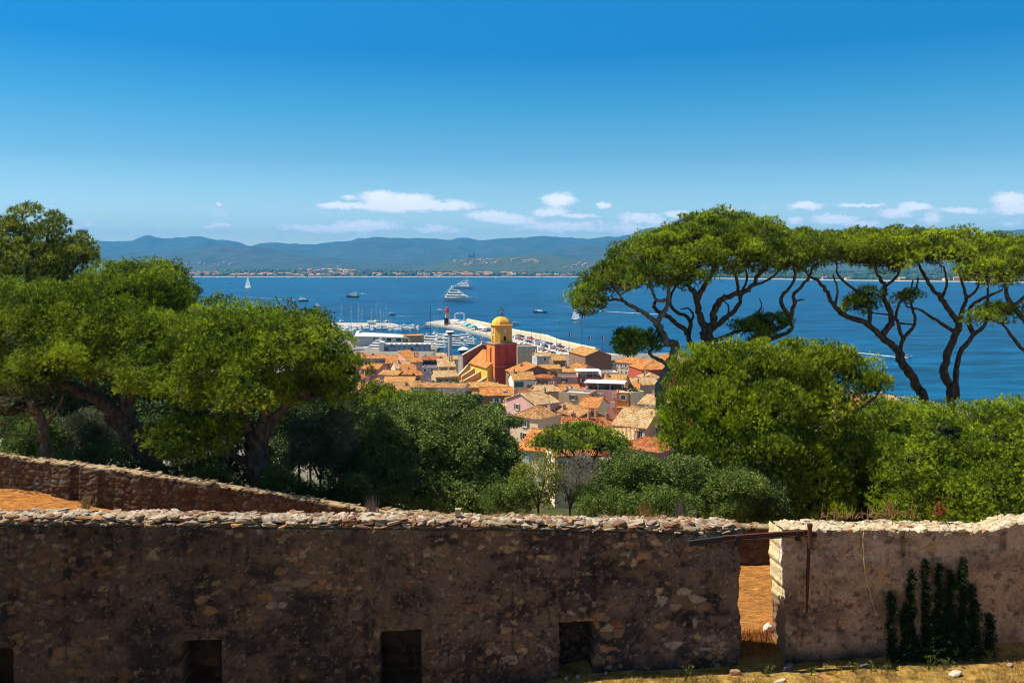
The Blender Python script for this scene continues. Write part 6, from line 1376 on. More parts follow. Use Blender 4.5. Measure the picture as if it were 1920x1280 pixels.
def tree(name, label, D, limbs, envs, sty='pine', leaf='pine', bark=None, seed=1, cat="tree", group=None, base=True, brr=1.0, twigs=0, over=None, crown="crown"):
    r = np.random.RandomState(seed); st = dict(STY[sty]); st.update(over or {}); bark = bark or bark_m; W = Wood(); base_pt = None
    for li, (pts, ra, rb) in enumerate(limbs):
        pp = [np.array(P(p[0], p[1], D + (p[2] if len(p) > 2 else 0))) for p in pts]
        if li == 0:
            g = pp[0].copy(); g[2] = gz(g[0], g[1]) - .2
            if base and pp[0][2] > g[2] + .3: pp = [g, (g + pp[0]) / 2] + pp
            base_pt = g
        pp = smooth_path(pp, 5); k = np.arange(len(pp)); wob = (D / F) * ra * .25
        pp[1:-1] += r.normal(0, wob, (len(pp) - 2, 3)) * .6
        a, b = ra * D / F, rb * D / F; prof = np.linspace(a, b, len(pp)) * r.uniform(.9, 1.12, len(pp)) * (1.0 + .35 * np.exp(-k / 3.0) * (li == 0)); W.tube(pp, a, b, 9 if a > .1 else 6, True, prof)
    E = []
    for e in envs:
        cx, cy, rx, ry = e[:4]; dy = e[4] if len(e) > 4 else 0; rd = e[5] if len(e) > 5 else rx * D / F * .85; c = P(cx, cy, D + dy); E.append((c.x, c.y, c.z, rx * D / F, rd, ry * D / F))
    if sty == 'umbrella': E = [(a, b, c - .46 * (f > .4), d, e, f * (1.36 if f > .4 else 1.1)) for a, b, c, d, e, f in E]
    C_, Nn = shell(E, st['s'], r, st['zmin'], st['inner'], st.get('cov', 1.5))
    nodes = np.array([n[0] for n in W.nodes]) if W.nodes else np.array([[c for c in E[0][:3]]]); rad = np.array([n[1] for n in W.nodes]) if W.nodes else np.array([.05])
    nb = min(len(C_), st['br']); idx = r.permutation(len(C_))[:nb]
    order = idx[np.argsort(-C_[idx][:, 2] * 0 + np.array([np.min(np.linalg.norm(nodes - C_[i], axis=1)) for i in idx]))]
    nodes = list(nodes); rad = list(rad)
    for i in order[::1]:
        c = C_[i]; N_ = np.array(nodes); dd = np.linalg.norm(N_ - c, axis=1) + 1.6 * np.maximum(0, N_[:, 2] - c[2] + .15); j = int(np.argmin(dd)); a = N_[j]; L_ = np.linalg.norm(c - a)
        if L_ < .12: continue
        m1 = a + (c - a) * .35 + r.normal(0, .09 * L_, 3) + np.array([0, 0, -.04 * L_]); m2 = a + (c - a) * .7 + r.normal(0, .08 * L_, 3) + np.array([0, 0, -.08 * L_])
        path = smooth_path([a, m1, m2, c], 3); r0 = min(rad[j] * .7, .022 + .020 * L_) * brr; W.tube(path, r0, .010 * brr + .004, 5, False)
        for q_, rr in zip(path[2::2], np.linspace(r0, .014, len(path))[2::2]): nodes.append(q_); rad.append(rr)
        for t in range(twigs):
            q_ = path[r.randint(2, len(path))]; e = q_ + nrm(r.normal(size=3) * .8 + nrm(c - a) + np.array([0, 0, -.35])) * r.uniform(.25, .65); W.tube(smooth_path([q_, (q_ + e) / 2 + r.normal(0, .10, 3), e], 2), .013 * brr, .006, 4, False)
    V, Fa, v = foliage(C_, Nn, st['s'], r, st['K'], st['blades'], st['L_'], st['W_'], st['upb'], st['spread'], st.get('kite', False), st.get('flat', .75), st.get('lo', -.25))
    if st.get('core', 0) > 0:                         # opaque blobs for inner twigs, added to block light and darken hollows
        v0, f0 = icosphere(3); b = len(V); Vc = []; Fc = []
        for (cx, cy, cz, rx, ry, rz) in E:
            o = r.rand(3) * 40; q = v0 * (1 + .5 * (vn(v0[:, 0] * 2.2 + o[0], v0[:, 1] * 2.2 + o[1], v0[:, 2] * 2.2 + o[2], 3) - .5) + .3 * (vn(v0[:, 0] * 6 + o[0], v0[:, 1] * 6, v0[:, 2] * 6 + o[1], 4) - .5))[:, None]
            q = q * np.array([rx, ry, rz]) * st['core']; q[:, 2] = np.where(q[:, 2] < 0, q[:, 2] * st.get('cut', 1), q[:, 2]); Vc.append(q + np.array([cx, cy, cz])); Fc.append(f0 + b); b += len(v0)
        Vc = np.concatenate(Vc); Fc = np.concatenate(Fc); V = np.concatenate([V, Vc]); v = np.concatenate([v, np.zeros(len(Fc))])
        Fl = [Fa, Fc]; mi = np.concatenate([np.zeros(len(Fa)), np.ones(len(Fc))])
    else: Fl = [Fa]; mi = None
    if base_pt is None: base_pt = np.array([E[0][0], E[0][1], gz(E[0][0], E[0][1])])
    root = empty(name, base_pt); tag(root, label, cat, group); off = np.array(base_pt)
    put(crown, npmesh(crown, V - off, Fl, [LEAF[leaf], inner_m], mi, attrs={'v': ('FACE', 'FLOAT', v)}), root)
    if W.V:
        me = npmesh("trunk", np.concatenate(W.V) - off, [np.concatenate(W.F)], bark, smooth=True); put("trunk", me, root)
    return root
def bush(label, px, py, rx, ry, D, leaf='shrub', seed=1, n=3, name="bush", sty='shrub', stems=True, over=None, group=None, cat="bush"):
    r = np.random.RandomState(seed + 900); envs = [(px, py + ry * .15, rx * .62, ry * .62, 0)]
    for k in range(n + 3): envs.append((px + r.uniform(-.8, .8) * rx, py + r.uniform(-.6, .6) * ry, rx * r.uniform(.18, .42), ry * r.uniform(.22, .48), r.uniform(-.8, .8)))
    limbs = [([(px + r.uniform(-4, 4), py + ry * .9), (px, py + ry * .2)], 3.2, 1.6), ([(px, py + ry * .9), (px + rx * .3, py)], 2.4, 1.2), ([(px, py + ry * .9), (px - rx * .35, py)], 2.4, 1.2)]
    return tree(name, label, D, limbs if stems else limbs[:1], envs, sty, leaf, bark3_m, seed, cat, group, over=over)

# --- the tall umbrella pines on the right
tree("umbrella_pine", "pale-barked leaning umbrella pine with the sharp elbow, leftmost of the tall right-hand pines", 43,
     [([(1275, 860), (1256, 800), (1240, 760), (1236, 732), (1246, 707), (1257, 679), (1267, 656), (1267, 647), (1254, 643), (1243, 631), (1237, 615), (1231, 604)], 11, 6.2),
      ([(1231, 604), (1220, 597), (1206, 586), (1186, 575, .3), (1170, 565, .5), (1156, 561, .8), (1130, 565, .8), (1104, 571, .8)], 5, 1.6), ([(1170, 565, .5), (1160, 550), (1148, 535), (1132, 530)], 2.4, 1.2),
      ([(1231, 604), (1240, 592), (1251, 572), (1254, 550), (1254, 527), (1252, 508), (1244, 490)], 5.2, 2), ([(1254, 560), (1234, 564), (1226, 553), (1217, 536), (1195, 527), (1160, 522)], 3.4, 1.4), ([(1254, 540), (1268, 528), (1280, 515)], 2.2, 1),
      ([(1259, 690), (1240, 676), (1222, 667), (1217, 659), (1224, 652), (1215, 645), (1200, 640), (1186, 633)], 4, 1.2), ([(1224, 652), (1236, 652), (1247, 646)], 2, 1.2), ([(1262, 672), (1277, 688), (1292, 697)], 4.2, 2.6), ([(1215, 645), (1205, 655), (1185, 660)], 1.6, .8)],
     [(1106, 548, 29, 24, .6, 1.6), (1148, 507, 40, 24, .6, 2.2), (1200, 476, 50, 30, .4, 2.6), (1235, 455, 40, 26, .8, 2.6), (1190, 628, 38, 19, 0, .9), (1172, 651, 15, 9, 0, .4), (1225, 500, 30, 20, -1.2, 1.4)], 'umbrella', 'pine', bark2_m, 3, brr=1.2, twigs=5)
tree("umbrella_pine", "slender dark-stemmed umbrella pine between the elbowed trunk and the stoutest trunk", 45,
     [([(1309, 672), (1299, 651), (1290.6, 631), (1282, 617), (1268, 606), (1254, 595), (1234, 584), (1227, 572), (1232, 560)], 6, 3), ([(1290.6, 631), (1293, 617), (1295, 603), (1285, 592), (1268, 584), (1257, 571), (1258, 552), (1270, 530), (1276, 500)], 4.2, 2), ([(1295, 603), (1300, 590), (1290, 578), (1276, 580)], 2.4, 1.2)],
     [(1270, 468, 45, 28, 1, 2), (1255, 490, 32, 16, 1, 1.5)], 'umbrella', 'pine', bark_m, 4, brr=1.1, twigs=5)
tree("umbrella_pine", "stoutest umbrella pine whose wide crown makes the highest point of the right-hand grove", 44,
     [([(1327, 655), (1326, 640), (1323, 623), (1322, 612)], 12.5, 10), ([(1322, 614), (1313, 595), (1307.5, 567), (1305, 553), (1292, 539), (1292, 520), (1286, 500)], 7.5, 2.6), ([(1307, 562), (1313, 550), (1324, 530), (1337, 511), (1345, 490)], 6, 2.4),
      ([(1325, 618), (1337, 606), (1339, 586), (1347, 567), (1364, 556), (1389, 550), (1409, 536), (1423, 513), (1440, 496), (1452, 480)], 7.5, 2.4), ([(1327, 620), (1340, 613), (1358, 598), (1378, 581), (1389, 561), (1384, 539), (1378, 515), (1370, 495)], 6, 2),
      ([(1331, 636), (1345, 636), (1364, 629), (1392, 617), (1410, 608)], 5, 2), ([(1334, 650), (1366, 648), (1397, 645), (1412, 637), (1440, 623), (1468, 612), (1482, 595), (1489, 567), (1490, 550), (1510, 530), (1522, 510)], 6.4, 2.4),
      ([(1412, 640), (1440, 637), (1465, 629), (1485, 617), (1482, 600)], 4.4, 2.6), ([(1482, 595), (1465, 569), (1467, 554), (1480, 540), (1490, 520), (1488, 498)], 4, 2), ([(1389, 550), (1400, 525), (1398, 500)], 3, 1.4), ([(1409, 536), (1440, 525), (1470, 500)], 3, 1.4), ([(1489, 567), (1500, 562), (1508, 562)], 2, 1.2),
      ([(1364, 600), (1366, 575), (1358, 565)], 2.2, 1.2), ([(1440, 600), (1420, 590), (1428, 575), (1424, 560)], 2, 1)],
     [(1285, 440, 50, 34, .8, 3), (1340, 422, 58, 30, 0, 3.2), (1312, 468, 45, 34, -2.2, 1.8), (1400, 432, 60, 26, .4, 3.2), (1370, 460, 60, 26, -2.0, 2), (1455, 446, 55, 24, .2, 3), (1505, 452, 50, 24, .4, 2.8), (1440, 470, 50, 20, -1.8, 1.6), (1404, 620, 27, 15, -.4, .8), (1438, 592, 34, 19, .3, 1.0), (1292, 500, 20, 18, -2.4, .8), (1500, 478, 36, 15, -1.4, 1.4)],
     'umbrella', 'pine', bark_m, 5, brr=1.3, twigs=5)
tree("umbrella_pine", "umbrella pine with long S-shaped limb reaching left over the water", 46,
     [([(1732, 757), (1722, 727), (1704, 697), (1689, 676), (1686, 658)], 9.5, 8), ([(1686, 658), (1671, 646), (1648, 626), (1624, 606), (1588, 593), (1565, 575), (1550, 548), (1535, 528), (1522, 520)], 7, 2.4), ([(1630, 609), (1630, 584), (1618, 560), (1606, 545), (1582, 528), (1568, 508)], 4, 1.8),
      ([(1654, 628), (1672, 602), (1666, 575), (1657, 557), (1660, 537), (1648, 520), (1640, 495)], 6.2, 2.2), ([(1687, 656), (1695, 634), (1707, 620), (1715, 607), (1712, 581), (1706, 555), (1712, 525)], 4, 1.4), ([(1693, 640), (1683, 605), (1680, 590), (1692, 560), (1716, 543), (1722, 520)], 3.4, 1.4), ([(1683, 605), (1700, 607), (1713, 608)], 2, 1.6),
      ([(1565, 575), (1570, 545), (1562, 515)], 2.6, 1.4), ([(1660, 537), (1680, 520), (1690, 498)], 3, 1.4), ([(1666, 590), (1650, 588), (1632, 586)], 1.8, 1)],
     [(1572, 450, 46, 22, .4, 2.6), (1628, 448, 50, 22, 0, 2.8), (1690, 446, 50, 22, .4, 2.6), (1600, 475, 40, 14, -1.2, 1.6), (1660, 472, 44, 15, -1.4, 1.6), (1612, 575, 24, 11, .2, .7), (1634, 552, 17, 9, .3, .5), (1500, 505, 16, 7, 0, .5)],
     'umbrella', 'bright', bark_m, 6, brr=1.3, twigs=5)
tree("umbrella_pine", "umbrella pine with twin dark trunks close together near the right edge", 45,
     [([(1786, 748), (1775, 712), (1769, 691), (1781, 655), (1790, 628), (1799, 608)], 8.5, 6.5), ([(1799, 608), (1784, 587), (1766, 560), (1749, 542), (1731, 513), (1722, 490)], 6, 2.2), ([(1788, 621), (1749, 596), (1725, 581), (1700, 575)], 3.6, 1.4), ([(1799, 608), (1805, 578), (1811, 560), (1803, 528), (1795, 500)], 4.4, 1.8),
      ([(1793, 748), (1793, 697), (1801, 661), (1826, 626), (1846, 608), (1851, 578), (1852, 540), (1850, 510)], 5.6, 1.6), ([(1826, 626), (1817, 605), (1823, 572), (1855, 554), (1880, 542)], 5, 1.6), ([(1811, 560), (1830, 545), (1838, 520)], 3, 1.4), ([(1766, 560), (1775, 530), (1770, 500)], 3, 1.4)],
     [(1745, 447, 46, 22, .3, 2.8), (1795, 450, 46, 24, .2, 2.8), (1845, 458, 44, 22, .3, 2.6), (1765, 475, 44, 15, -1.4, 1.6), (1820, 480, 40, 14, -1.4, 1.4), (1700, 560, 14, 7, 0, .4)],
     'umbrella', 'bright', bark_m, 7, brr=1.3, twigs=5)
tree("umbrella_pine", "umbrella pine cut by the right edge of the view, lower tufts over the sea", 41,
     [([(1962, 740), (1950, 690), (1932, 640), (1922, 600), (1900, 575), (1886, 545), (1880, 520)], 9, 3), ([(1945, 670), (1915, 652), (1893, 624), (1880, 608), (1862, 602)], 4, 1.4), ([(1922, 600), (1950, 560), (1960, 520)], 6, 2.4), ([(1900, 575), (1925, 550), (1930, 510)], 4, 1.6), ([(1893, 590), (1870, 578), (1855, 572)], 3, 1.2)],
     [(1872, 494, 46, 19, 0, 1.8), (1922, 480, 50, 24, .4, 2.2), (1985, 480, 55, 26, 0, 2.4), (1908, 462, 40, 18, 1.4, 2), (1850, 598, 20, 12, 0, .6), (1884, 588, 30, 12, .2, .7)],
     'umbrella', 'bright', bark_m, 8, brr=1.3, twigs=5)
# --- left grove
tree("stone_pine", "large round-crowned stone pine with dark upright trunk, left of the town", 31.5,
     [([(494, 935), (489, 890), (483, 850), (478, 832)], 25, 19), ([(478, 835), (462, 800), (440, 762), (415, 722), (380, 690)], 13, 5), ([(482, 838), (494, 795), (506, 745), (508, 700), (496, 655)], 13, 5), ([(487, 840), (512, 790), (545, 752), (590, 727), (630, 706), (652, 694)], 11, 3), ([(545, 752), (580, 745), (630, 740), (660, 730)], 5, 2), ([(478, 872), (445, 858), (412, 842), (385, 832)], 8, 3), ([(506, 745), (545, 710), (570, 670)], 6, 3), ([(440, 762), (400, 760), (350, 755)], 6, 2.5)],
     [(355, 640, 84, 50, .5, 2.4), (450, 620, 92, 52, .8, 2.8), (545, 638, 76, 50, .5, 2.4), (295, 636, 52, 42, .6, 1.6), (606, 668, 46, 42, .3, 1.5), (500, 668, 60, 32, -1.4, 1.2), (400, 676, 56, 30, -1.4, 1.2), (464, 722, 60, 30, -2, 1.4), (345, 738, 42, 24, -1.6, 1.0), (332, 818, 46, 32, -1.2, 1.2), (402, 812, 44, 25, -1.0, 1.0), (262, 702, 42, 32, -1.0, 1.2), (575, 732, 58, 18, .4, 1.0), (656, 694, 22, 20, 0, .5), (645, 730, 26, 12, 0, .5)],
     'pine', 'pine', bark_m, 11)
tree("stone_pine", "broad stone pine with massive leaning trunk at the far left", 34,
     [([(300, 905), (282, 860), (262, 825), (238, 795), (212, 772)], 24, 19), ([(212, 772), (175, 745), (130, 725), (80, 700)], 14, 6), ([(238, 795), (236, 740), (215, 680), (200, 640)], 12, 5), ([(225, 770), (270, 720), (290, 660), (292, 620)], 9, 4), ([(175, 745), (160, 690), (120, 650)], 8, 4), ([(130, 725), (70, 735), (30, 740)], 6, 3)],
     [(255, 548, 88, 50, .8, 2.8), (150, 580, 100, 54, .6, 3), (50, 585, 90, 50, .6, 3), (-40, 600, 80, 60, .6, 2.6), (215, 612, 66, 34, -1.6, 1.6), (150, 668, 76, 34, -1.8, 1.8), (60, 702, 56, 28, -1.5, 1.4), (310, 556, 42, 40, .4, 1.6), (5, 715, 40, 28, -.5, 1.2), (220, 690, 40, 24, -1.6, 1)], 'pine', 'pine', bark_m, 12)
tree("aleppo_pine", "tall open feathery pine rising at the upper left corner", 47,
     [([(60, 760), (62, 640), (58, 560), (50, 490), (45, 420)], 9, 3), ([(60, 600), (100, 540), (140, 500), (165, 475)], 5, 2), ([(58, 560), (20, 520), (-20, 500)], 5, 2), ([(55, 520), (85, 470), (92, 425)], 4, 2)],
     [(40, 500, 75, 52, 0, 2.4), (105, 490, 55, 42, .3, 2), (150, 470, 27, 30, 0, 1), (20, 440, 36, 32, 0, 1.2), (95, 428, 26, 24, 0, .9), (45, 400, 18, 14, 0, .6), (-30, 470, 60, 60, 0, 2), (120, 540, 40, 26, 0, 1.4), (40, 560, 70, 34, 0, 2)], 'aleppo', 'aleppo', bark_m, 13)
tree("pine", "thin dark trunk with browned needles at the left edge above the rampart wall", 31,
     [([(90, 872), (86, 835), (82, 800), (74, 778), (60, 755)], 12, 7), ([(82, 800), (105, 770), (120, 740)], 4, 2), ([(86, 830), (50, 818), (10, 815)], 3, 1.5)], [(20, 760, 60, 42, .3, 1.4), (70, 750, 40, 22, .4, 1.0)], 'pine', 'brown', bark_m, 14, over=dict(K=10, inner=.6))
bush("grey-green wild olive between the large stone pine and the dark oak", 598, 838, 76, 66, 32.5, 'olive', 21, 6, "olive_tree", over=dict(s=.26, K=20), cat="tree")
tree("holm_oak", "big dark holm oak filling the middle below the town", 33.5, [([(790, 960), (795, 900), (800, 850)], 9, 5), ([(795, 900), (860, 850), (890, 820)], 6, 3), ([(795, 900), (730, 850), (715, 820)], 6, 3)],
     [(800, 830, 105, 78, 1, 2.4), (730, 850, 66, 82, .4, 1.8), (885, 865, 66, 80, .4, 1.8), (860, 800, 66, 45, .8, 1.6), (760, 920, 90, 46, -1, 1.4), (880, 925, 90, 42, -1, 1.4), (940, 890, 34, 52, 0, 1)], 'oak', 'oak', bark3_m, 22)
bush("bright green pine top showing above the holm oak", 805, 775, 100, 36, 41, 'bright', 23, 4, "pine", 'dense', cat="tree")
bush("bright green young pine just right behind the holm oak", 928, 838, 38, 48, 40, 'bright', 24, 3, "pine", 'dense', cat="tree")
bush("yellow-green leafy tree beside the strong orange house wall", 690, 772, 44, 66, 62, 'yellow', 25, 4, "leafy_tree", 'oak', over=dict(s=.5, K=26, L_=.16, W_=.10), cat="tree")
tree("umbrella_pine", "small perfect umbrella pine standing alone in front of the town roofs", 74, [([(1111, 930), (1105, 905), (1098, 888), (1090, 872)], 9, 6), ([(1095, 880), (1075, 862), (1050, 845), (1030, 838)], 3, 1.2), ([(1090, 872), (1078, 855), (1068, 838)], 3.4, 1.4), ([(1092, 874), (1092, 852), (1094, 838)], 3.4, 1.4), ([(1098, 885), (1112, 862), (1122, 845)], 3.4, 1.4), ([(1100, 892), (1125, 882), (1142, 866), (1152, 856)], 3, 1.2), ([(1103, 898), (1128, 892), (1140, 886)], 2, 1)],
     [(1085, 829, 74, 27, 0, 3.6), (1045, 836, 46, 22, 0, 2.2), (1130, 838, 42, 24, 0, 2), (1160, 850, 22, 18, 0, 1)], 'far', 'pine', bark_m, 26, brr=1.8, over=dict(zmin=-.05))
# --- right
tree("stone_pine", "big dense bright green round pine in front of the tall umbrella pines", 34, [([(1467, 975), (1466, 940), (1462, 900), (1455, 860)], 11, 8), ([(1462, 900), (1520, 840), (1560, 800)], 6, 3), ([(1455, 860), (1380, 800), (1340, 770)], 6, 3), ([(1560, 800), (1600, 775), (1640, 745), (1652, 728)], 4, 1.5)],
     [(1440, 770, 110, 84, 1.6, 2.2), (1328, 702, 60, 44, .4), (1400, 682, 60, 40, .2), (1470, 690, 58, 42, .4), (1540, 690, 62, 44, .8), (1598, 704, 40, 32, .8), (1298, 756, 54, 48, 0), (1368, 760, 62, 46, -.8), (1450, 768, 62, 44, -1.0), (1532, 765, 58, 40, -.2), (1288, 815, 42, 40, 0), (1348, 838, 56, 42, -.9), (1430, 842, 58, 40, -1.4), (1504, 852, 54, 36, -1.0), (1368, 902, 58, 36, -1.2), (1450, 915, 60, 34, -1.4), (1530, 905, 56, 32, -1), (1590, 862, 42, 30, -.2), (1440, 955, 66, 34, -1.6), (1530, 948, 60, 34, -1.5), (1370, 945, 50, 28, -1.5), (1642, 724, 24, 19, .4, .5)], 'dense', 'bright', bark_m, 31)
tree("pine", "dark shaded pine right of the big round pine", 36, [([(1610, 980), (1612, 900), (1620, 850)], 8, 4)], [(1610, 850, 75, 66, 0, 2), (1680, 800, 66, 48, .6, 1.8), (1600, 920, 70, 40, -.4, 1.4), (1700, 860, 60, 50, .2, 1.4), (1620, 965, 80, 44, -1.4, 1.4), (1690, 940, 60, 44, -1, 1.4)], 'pine', 'pine', bark_m, 32)
tree("pine", "bushy yellow-green pine under the S-limbed umbrella pine's foot", 33, [([(1750, 985), (1752, 900), (1758, 840)], 8, 4)], [(1760, 810, 66, 52, .3, 1.8), (1720, 870, 66, 56, -.4, 1.4), (1800, 880, 60, 60, -.3, 1.4), (1740, 925, 90, 46, -.9, 1.2), (1760, 968, 100, 34, -1.4, 1.0)], 'pine', 'pine', bark_m, 33)
tree("pine", "bushy yellow-green pine filling the lower right edge", 32, [([(1880, 985), (1880, 900), (1880, 840)], 8, 4)], [(1870, 825, 70, 56, .3, 1.8), (1930, 800, 60, 50, .3, 1.4), (1850, 900, 66, 56, -.3, 1.2), (1920, 910, 70, 70, -.5, 1.2), (1840, 930, 70, 44, -1, 1), (1880, 965, 110, 38, -1.4, 1), (1980, 840, 60, 80, 0, 1.6)], 'pine', 'pine', bark_m, 34)
bush("dark green shrub mass below the town's right part", 1190, 892, 92, 62, 31, 'shrub', 35, 8)
bush("dark green shrub at the left foot of the big round pine", 1280, 905, 66, 56, 30.5, 'oak', 36, 6)
bush("low shrub under the round pine behind the gateway", 1352, 930, 70, 50, 30, 'shrub', 37, 5)
bush("yellow-green shrub right of the dark oak", 1008, 905, 42, 52, 30.5, 'yellow', 38, 4, over=dict(K=14))
bush("grey leafless twiggy shrub left of the small umbrella pine's trunk", 1070, 905, 40, 50, 30.2, 'twig', 39, 4, over=dict(K=22, blades=4, L_=.20, W_=.008, kite=False, upb=1.2, spread=.35))
bush("thin greyish green shrub beneath the small umbrella pine", 1118, 925, 40, 34, 31.5, 'olive', 40, 3)
for i, (px, py, rx, ry, D, lf, lb) in enumerate(((60, 815, 60, 44, 37, 'shrub', "dim green bush behind the thin left trunk"), (170, 815, 70, 46, 38, 'olive', "greyish bush seen under the arching left boughs"), (150, 868, 60, 24, 33.5, 'shrub', "low bush on the rampart left of the leaning trunk"), (240, 890, 60, 26, 33, 'dark', "dark bush at the leaning trunk's foot"),
        (330, 900, 60, 34, 32.5, 'dark', "dark bush between the two big left trunks"), (400, 905, 60, 36, 31.5, 'shrub', "leafy bush just left of the upright dark trunk"), (540, 915, 50, 34, 31, 'shrub', "bush just right of the upright dark trunk"), (640, 930, 60, 34, 30.5, 'dark', "dark bush below the grey-green olive"), (690, 895, 50, 50, 34, 'dark', "dark bush between olive and holm oak"),
        (390, 840, 70, 50, 37, 'dark', "shaded bush behind the big stone pine"), (560, 800, 80, 60, 39, 'dark', "shaded evergreen behind the olive"), (660, 800, 50, 66, 42, 'dark', "shaded evergreen left of the yellow-green tree"), (250, 830, 60, 50, 40, 'dark', "shaded bush behind the leaning trunk"), (40, 870, 60, 30, 36, 'shrub', "bush at the rampart's left end"),
        (1420, 930, 70, 52, 31, 'dark', "dark undergrowth behind the gateway"), (955, 938, 46, 36, 29.8, 'shrub', "low green bush at the oak's right foot"), (1138, 945, 56, 34, 29.6, 'shrub', "low bush behind the wall right of the grey twigs"), (1236, 950, 70, 30, 29.2, 'shrub', "low bush right behind the front wall's top"), (460, 870, 60, 40, 36, 'dark', "dark foliage behind the upright trunk"), (520, 860, 40, 50, 38, 'dark', "dark foliage right behind the upright trunk"))):
    if px > 1500: bush(lb, px, py - 6, rx, ry * .8, D + 1, "oak", 60 + i, 5, sty="pine", group="undergrowth behind the walls")
    else: bush(lb, px, py, rx, ry, D, lf, 60 + i, 4, group="undergrowth behind the walls")
for i, (px, py, rx, ry, D, lf, lb) in enumerate(((889, 752, 12, 14, 205, 'shrub', "dark green tree squeezed against the ochre house"), (655, 715, 14, 18, 260, 'yellow', "yellow-green tree among the left roofs"), (930, 765, 10, 7, 190, 'shrub', "small bush between the brown house and the oak top"), (1180, 661, 18, 4, 500, 'shrub', "row of shrubs behind the ochre hall"), (958, 790, 16, 8, 170, 'shrub', "shrub before the mauve-walled house"))):
    bush(lb, px, py, rx, ry, D, lf, 90 + i, 2, "town_tree", over=dict(s=.5 if D < 300 else .9, K=22, L_=.45, W_=.25, br=6), cat="tree")

for i, (px, py, rx, ry, D, lb) in enumerate(((20, 700, 110, 80, 52, "dark evergreen far behind the broad left pine's crown"), (160, 745, 90, 60, 50, "dark evergreen behind the leaning trunk's boughs"), (330, 745, 90, 70, 48, "dark evergreen between the two great left crowns"), (470, 760, 90, 66, 47, "dark evergreen behind the upright pine's middle"), (580, 750, 60, 56, 50, "dark evergreen behind the right boughs of the great pine"), (650, 850, 50, 56, 44, "dark evergreen down the slope left of the oak"), (250, 800, 90, 60, 44, "dark evergreen low behind the leaning trunk"), (90, 790, 90, 60, 45, "dark evergreen low behind the thin trunk"))):
    bush(lb, px, py, rx, ry, D, 'dark', 120 + i, 4, "evergreen_tree", 'oak', over=dict(s=.6, K=40, L_=.16, W_=.09, br=20), cat="tree", group="shaded evergreens down the slope")
def scrub():
    r = np.random.RandomState(77); n = 5200; y = 28.6 + (r.rand(n) ** 1.3) * 120; x = (r.uniform(-250, 2150, n) - PX0) / F * y; k = ~((y > 105) & (x > -18) & (x < 28)); k[k] = True
    k = k & (y > np.interp(x, [p[0] for p in PAR], [p[1] for p in PAR]) + 1.0); x, y = x[k], y[k]; z = ground(x, y)
    s = .30 + .012 * (y - 28); C_ = np.stack([x, y, z + s * r.uniform(.1, 1.5, len(y))], 1); Nn = np.tile([0, 0, 1.], (len(C_), 1)); Vs = []; Fs = []; vs = []; b = 0
    for lo_, hi_, sc in ((28, 45, 1), (45, 70, 1.8), (70, 150, 3)):
        m = (y >= lo_) & (y < hi_); V, Fa, v = foliage(C_[m], Nn[m], .36 * sc, r, 26, 5, .09 * sc, .05 * sc, .3, .9, True); Vs.append(V); Fs.append(Fa + b); vs.append(v); b += len(V)
    o = put("hillside_scrub", npmesh("hillside_scrub", np.concatenate(Vs), [np.concatenate(Fs)], LEAF['shrub'], attrs={'v': ('FACE', 'FLOAT', np.concatenate(vs))})); tag(o, "low green scrub covering the slope between the walls and the town", "scrub", kind="stuff")
scrub()

# --- creeper on the right wall
def ivy():
    root = empty("creeper", (0, 20, 0), WA); tag(root, "dark creeper climbing the right wall in upright fingers", "creeper"); r = np.random.RandomState(4); C_ = []; W = Wood()
    for (px, pt, w) in ((1666, 1106, 7), (1704, 1066, 6), (1731, 1047, 7), (1757, 1055, 7), (1778, 1068, 8), (1801, 1044, 8), (1822, 1120, 8), (1818, 1094, 5), (1850, 1146, 8), (1692, 1130, 8), (1768, 1135, 12), (1740, 1150, 16), (1796, 1155, 15), (1703, 1180, 14), (1765, 1175, 34), (1720, 1205, 36), (1810, 1205, 30), (1685, 1212, 20), (1836, 1215, 16)):
        n = int((1256 - pt) * (1.0 + .16 * w)); t = r.rand(n) ** .9; py = pt + (1256 - pt) * t; ww = w * np.clip(.35 + t * 6, 0, 1); pp = px + np.clip(r.normal(0, .45, n), -.8, .8) * ww + (1.5 * np.sin(py / 9 + px))
        for a, b in zip(pp, py): s_, z = wl(a, b); C_.append((s_, -.05 - abs(r.normal(0, .05)) * (1 + 1.5 * (b - 1046) / 190), z))
        W.tube(smooth_path([(wl(px, 1256)[0], -.04, wl(px, 1256)[1]), (wl(px + r.uniform(-4, 4), (pt + 1256) / 2)[0], -.05, wl(px, (pt + 1256) / 2)[1]), (wl(px, pt)[0], -.05, wl(px, pt)[1])], 5), .016, .006, 5)
    C_ = np.array(C_); Nn = np.tile([0, -1., .2], (len(C_), 1)); V, Fa, v = foliage(C_, Nn, .02, r, 2, 4, .045, .036, -.5, .8, True)
    V[:, 1] = np.minimum(V[:, 1], -.02)
    put("leaves", npmesh("leaves", V, [Fa], LEAF['ivy'], attrs={'v': ('FACE', 'FLOAT', v)}), root); put("stem", W.mesh("stem", bark3_m), root)
ivy()
